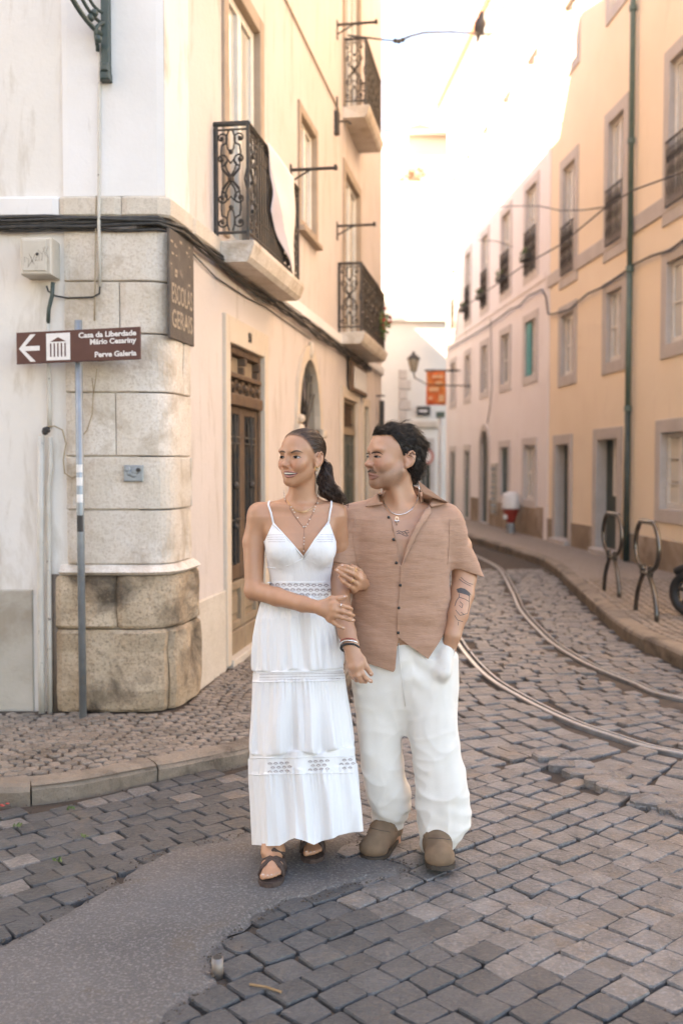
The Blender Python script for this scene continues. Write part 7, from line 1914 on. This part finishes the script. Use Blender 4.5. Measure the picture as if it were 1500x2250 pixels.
# collar and turned back lapel
colA = patch_obj('collar', HBV, [(846, 1078), (840, 1090), (836, 1104), (841, 1113)], [(826, 1092), (818, 1100), (807, 1112), (803, 1116)], 10, 8, lambda u, t: .014 - .009 * t, 4.02, SHIRT, shirt, .003)
patch_obj('collar', HBV, [(918, 1056), (924, 1075), (934, 1098), (944, 1119)], [(926, 1062), (946, 1078), (968, 1094), (985, 1107)], 14, 8, lambda u, t: .016 - .010 * t, 4.06, SHIRT, shirt, .003)
patch_obj('lapel', HBV, [(930, 1100), (922, 1125), (906, 1160), (894, 1192), (882, 1240)], [(944, 1119), (946, 1130), (922, 1162), (904, 1196), (884, 1242)], 24, 8, lambda u, t: .010 + .004 * math.sin(math.pi * t), 4.03, SHIRT, shirt, .003)
ring_c = MB(); nk_c = pt(884, 1085, 4.15)
pts = []
for k in range(13):
    a = math.radians(-30 + 240 * k / 12); pts.append((nk_c[0] + .078 * math.cos(a), nk_c[1] + .070 * math.sin(a), math.sin(a)))
V = []; 
for x, y, s in pts:
    for t in range(5): V.append((x + (x - nk_c[0]) * .16 * t / 4, y + (y - nk_c[1]) * .16 * t / 4, nk_c[2] - .025 + .030 * max(0, s) + (.034 if t < 2 else .034 - .02 * (t - 1))))
Fc = [(i * 5 + j, i * 5 + j + 1, (i + 1) * 5 + j + 1, (i + 1) * 5 + j) for i in range(12) for j in range(4)]
o = link('collar_stand', mesh_np('collar_stand', V, np.array(Fc)), SHIRT, shirt, True); s_ = o.modifiers.new('thick', 'SOLIDIFY'); s_.thickness = .004
for x, y in ((853.5, 1138), (864, 1185.5), (870.5, 1237), (879, 1285.5), (875.5, 1335.5), (874.5, 1390)):
    q = onto(HBV, x, y, .004, 4.0); MB().ball(q, (.0062, .0028, .0062), 10, 6).build('button', BUTTON, shirt, True)
# ---- trousers
tl = [(1440, 772, 886, 4.13, .105), (1500, 770, 889, 4.13, .105), (1555, 773, 890, 4.13, .102), (1600, 779, 887, 4.13, .098), (1650, 787, 885, 4.13, .094), (1700, 797, 890, 4.14, .094), (1750, 806, 903, 4.15, .094), (1785, 814, 905, 4.16, .09), (1808, 819, 898, 4.17, .08), (1822, 820, 892, 4.18, .076), (1834, 826, 888, 4.18, .072)]
tr = [(1440, 888, 1003, 4.10, .105), (1500, 888, 1005, 4.09, .105), (1555, 891, 1006, 4.08, .102), (1600, 894, 1007, 4.07, .10), (1650, 903, 1011, 4.06, .098), (1700, 909, 1020, 4.05, .098), (1750, 912, 1027, 4.045, .098), (1800, 916, 1027, 4.04, .094), (1828, 919, 1014, 4.045, .086), (1845, 918, 1006, 4.05, .08), (1857, 922, 1002, 4.055, .074)]
pv = [(1375, 776, 990, 4.12, .130), (1440, 772, 1003, 4.12, .142), (1480, 771, 1004, 4.12, .136), (1520, 774, 1002, 4.12, .118), (1550, 785, 995, 4.12, .100), (1610, 850, 930, 4.12, .03)]
tq = [loft(sil(tl, MY), ex=2.1), loft(sil(tr, MY), k=.03, ex=2.1), loft(sil(pv, MY), k=.04, ex=2.4), cone(pt(800, 1420, 4.03), pt(790, 1490, 4.03), .03, .03, .03), cone(pt(984, 1426, 4.02), pt(974, 1475, 4.0), .034, .040, .03)]
def tr_disp(P):
    z = P[:, 2]; x = P[:, 0]; y = P[:, 1]
    low = np.clip((.75 - z) / .5, 0, 1); ank = np.clip((.30 - z) / .2, 0, 1); cr = np.exp(-((z - .78) / .10) ** 2)
    s1 = vnoise(np.stack([x * 9 + z * 1.5, y * 9, z * 2.0 - x * 2], 1)); s2 = vnoise(np.stack([x * 4 - z * 3, y * 4, z * 6.5 + x * 5], 1)); s3 = vnoise(np.stack([x * 6, y * 6, z * 24 + x * 8], 1)); s4 = vnoise(np.stack([x * 26, y * 26, z * 7], 1))
    rid = np.maximum(0, 1 - np.abs(s2) * 2.2) ** 2; s5 = np.maximum(0, 1 - np.abs(vnoise(np.stack([x * 5 + z * 4, y * 5, z * 8 - x * 8], 1) + 5)) * 2.4) ** 2
    return -.006 + .011 * s1 + .0080 * rid * (.05 + .95 * low) + .0050 * s5 * (.15 + .85 * low) + .010 * s3 * ank + .005 * cr * np.sin((z * 60 + np.abs(x - .285) * 55)) * np.clip(1 - np.abs(x - .285) / .16, 0, 1) + .002 * s4
TPv, TPf = solid(tq, .0046, tr_disp)
trousers = link('trousers', mesh_np('trousers', TPv, TPf), LINEN, man, True); TB = bvh_of(TPv, TPf)
seam([(874, 1400), (878, 1450), (884, 1500), (890, 1552)], .0016, 'fly_seam', trousers, TB, 4.0, LINEN, .001)
seam([(1000, 1395), (996, 1440), (975, 1470)], .0016, 'pocket_seam', trousers, TB, 4.0, LINEN, .001)
for zz, rows_ in ((1823, tl), (1847, tr)):
    xl, xr = np.interp(zz, [r[0] for r in rows_], [r[1] for r in rows_]), np.interp(zz, [r[0] for r in rows_], [r[2] for r in rows_])
    seam([(xl + 11 + (xr - xl - 22) * k / 14, zz + 1.5 * math.sin(math.pi * k / 14)) for k in range(15)], .0014, 'hem_seam', trousers, TB, None, LINEN, .0004)
# ---- clogs
for s_ in (sR, sL):
    P = [ell(s_(.12, 0, .05), (.046, .046, .055), None, .02), cone(s_(.10, 0, .05), s_(.50, .0, .062), .046, .050, .03), cone(s_(.45, .004, .056), s_(.76, .006, .042), .056, .050, .03), ell(s_(.82, .008, .036), (.060, .055, .040), None, .02)]
    n_ = s_(0, 0, 1) - s_(0, 0, 0)
    for p in P: p.f = (lambda P_, f=p.f, o=s_(0, 0, .012), n=n_: np.maximum(f(P_), -(P_ - o) @ n))
    v, f = solid(P, .0038, lambda P_: .0012 * vnoise(P_ * 40)); sh = link('clog', mesh_np('clog', v, f), SUEDE, man, True); cbv = bvh_of(v, f)
    out = [(-.03, -.034), (-.045, 0), (-.03, .034), (.12, .045), (.45, .050), (.7, .062), (.86, .063), (.97, .046), (1.025, .014), (1.015, -.017), (.94, -.044), (.8, -.056), (.55, -.052), (.3, -.045), (.1, -.046)]
    mb = MB(); n = len(out)
    for z in (0.0, .016):
        for a, o in out: mb.v.append(Vector(s_(a, o, z)))
    mb.f = [list(range(n))[::-1], [n + i for i in range(n)]] + [[i, (i + 1) % n, n + (i + 1) % n, n + i] for i in range(n)]
    mb.build('sole', SOLE, sh)
    for o in (-1, 1):
        q = [s_(.30, o * .048, .045), s_(.36, o * .045, .075), s_(.42, o * .022, .098)]; MB().tube([Vector(p) for p in q], .006, 6).build('strap', SUEDE, sh, True)
    for f_ in (.44, .47):
        q = []
        for k in range(11):
            o_ = -.056 + .0112 * k; h_ = cbv.ray_cast(Vector(s_(f_, o_, .3)), Vector(s_(0, 0, 0) - s_(0, 0, 1)).normalized())
            if h_[0] is not None: q.append(h_[0] + h_[1] * .001)
        if len(q) > 3: MB().tube(q, .0045, 6).build('strap', SUEDE, sh, True)
    q = []
    for k in range(9):
        o_ = -.044 + .011 * k; h_ = cbv.ray_cast(Vector(s_(.60 + .10 * (1 - (o_ / .045) ** 2), o_, .3)), Vector(s_(0, 0, 0) - s_(0, 0, 1)).normalized())
        if h_[0] is not None: q.append(h_[0] + h_[1] * .0003)
    if len(q) > 3: MB().tube(q, .0014, 5).build('toe_seam', SOLE, sh, True)
    MB().box(*(lambda c: (c[0] - .008, c[0] + .008, c[1] - .012, c[1] - .006, c[2] - .009, c[2] + .009))(s_(.42, -.040, .085))).build('buckle', IRON, sh)
# ---- chain with an ankh, bracelets, tattoos
chp = [(842, 1098), (845, 1108), (852, 1119), (860, 1127), (868, 1131), (878, 1132), (890, 1129), (902, 1121), (911, 1110), (917, 1096), (920, 1080), (920, 1068)]
ck = MB().tube([onto(KB, x, y, .003, 4.03) for x, y in chp], .0020, 6).build('necklace', SILVER, man, True)
ak = MB(); A0 = onto(KB, 871, 1146, .004, 4.02)
ak.tube([A0 + Vector((.006 * math.cos(k * .7), -.001, .010 + .008 * math.sin(k * .7))) for k in range(9)], .0016, 5, closed=True); ak.tube([A0 + Vector((0, -.001, .003)), A0 + Vector((0, -.001, -.016))], .0022, 5); ak.tube([A0 + Vector((-.010, -.001, .001)), A0 + Vector((.010, -.001, .001))], .0022, 5); ak.build('ankh_pendant', SILVER, ck)
def bracelet(c, ax, r, m, name, beadr=None, tube=.0022):
    c = Vector(c); ax = Vector(ax).normalized(); s = ax.orthogonal().normalized(); u = ax.cross(s); n = 24; mb = MB()
    P = [c + (s * math.cos(2 * math.pi * k / n) + u * math.sin(2 * math.pi * k / n)) * r for k in range(n)]
    if beadr: [mb.ball(p, beadr, 6, 5) for p in P]
    else: mb.tube(P, tube, 6, closed=True)
    return mb.build(name, m, man, True)
wa = pt(765, 1400, 3.885); wb_ = pt(771, 1418, 3.862); axw = wb_ - wa + A3((-.012, 0, 0))
bracelet(pt(768.5, 1424, 3.855), axw, .0345, CABLE, 'bead_bracelet', .0052); bracelet(pt(767.5, 1417, 3.862), axw, .0350, SILVER, 'metal_bracelet', None, .0036); bracelet(pt(767, 1412, 3.868), axw, .0352, RED, 'red_cord_bracelet', None, .0018)
def ink(lines, r, name, fb):
    mb = MB()
    for L in lines:
        pts = []
        for (x0, y0), (x1, y1) in zip(L, L[1:]):
            n = max(1, int(math.hypot(x1 - x0, y1 - y0) / 3))
            for k in range(n): pts.append(onto(KB, x0 + (x1 - x0) * k / n, y0 + (y1 - y0) * k / n, -r * .25, fb))
        pts.append(onto(KB, *L[-1], -r * .25, fb))
        if len(pts) > 1: mb.tube(pts, r, 5)
    o = mb.build(name, INK, man); return o
ink([[(870, 1168), (876, 1166), (882, 1169), (888, 1168), (894, 1172), (898, 1169)], [(871, 1173), (878, 1171), (884, 1175), (892, 1178), (897, 1177)], [(882, 1169), (886, 1174), (890, 1170), (894, 1176)], [(874, 1168), (878, 1173)], [(888, 1168), (892, 1165), (897, 1166)]], .0016, 'chest_tattoo', 4.02)
ink([[(1008, 1272), (1015, 1278), (1024, 1283), (1034, 1288)], [(1012, 1268), (1020, 1276), (1030, 1282), (1038, 1284)], [(1002, 1296), (1010, 1292), (1020, 1294), (1030, 1302), (1034, 1308)], [(1004, 1300), (1014, 1302), (1026, 1306), (1032, 1312)], [(1003, 1298), (1012, 1297), (1024, 1300)], [(1008, 1304), (1008, 1312), (1002, 1320), (998, 1332)], [(1008, 1312), (1020, 1316), (1030, 1322)], [(1030, 1312), (1030, 1330), (1026, 1348)], [(1010, 1322), (1016, 1328), (1014, 1336), (1008, 1330)], [(1000, 1340), (1010, 1352), (1020, 1350)], [(1012, 1345), (1018, 1350), (1026, 1348)], [(998, 1352), (1004, 1362), (1016, 1366)], [(1006, 1366), (1006, 1374)]], .0017, 'arm_tattoo', 4.05)
for A_, B_ in (([(1003, 1294), (1012, 1291), (1024, 1296), (1032, 1303)], [(1005, 1302), (1014, 1304), (1024, 1307), (1031, 1310)]),): patch_obj('arm_tattoo', KB, A_, B_, 10, 3, .0004, 4.08, INK, man)
for x, y in ((813.5, 1479.5), (812, 1495.5)):
    V = [onto(KB, *p, .0006, 3.86) for p in ellipse(x, y, 2.6, 1.8, 10)]; link('fingernail', mesh_np('fingernail', [tuple(v) for v in V], [tuple(range(10))]), NAIL, man)
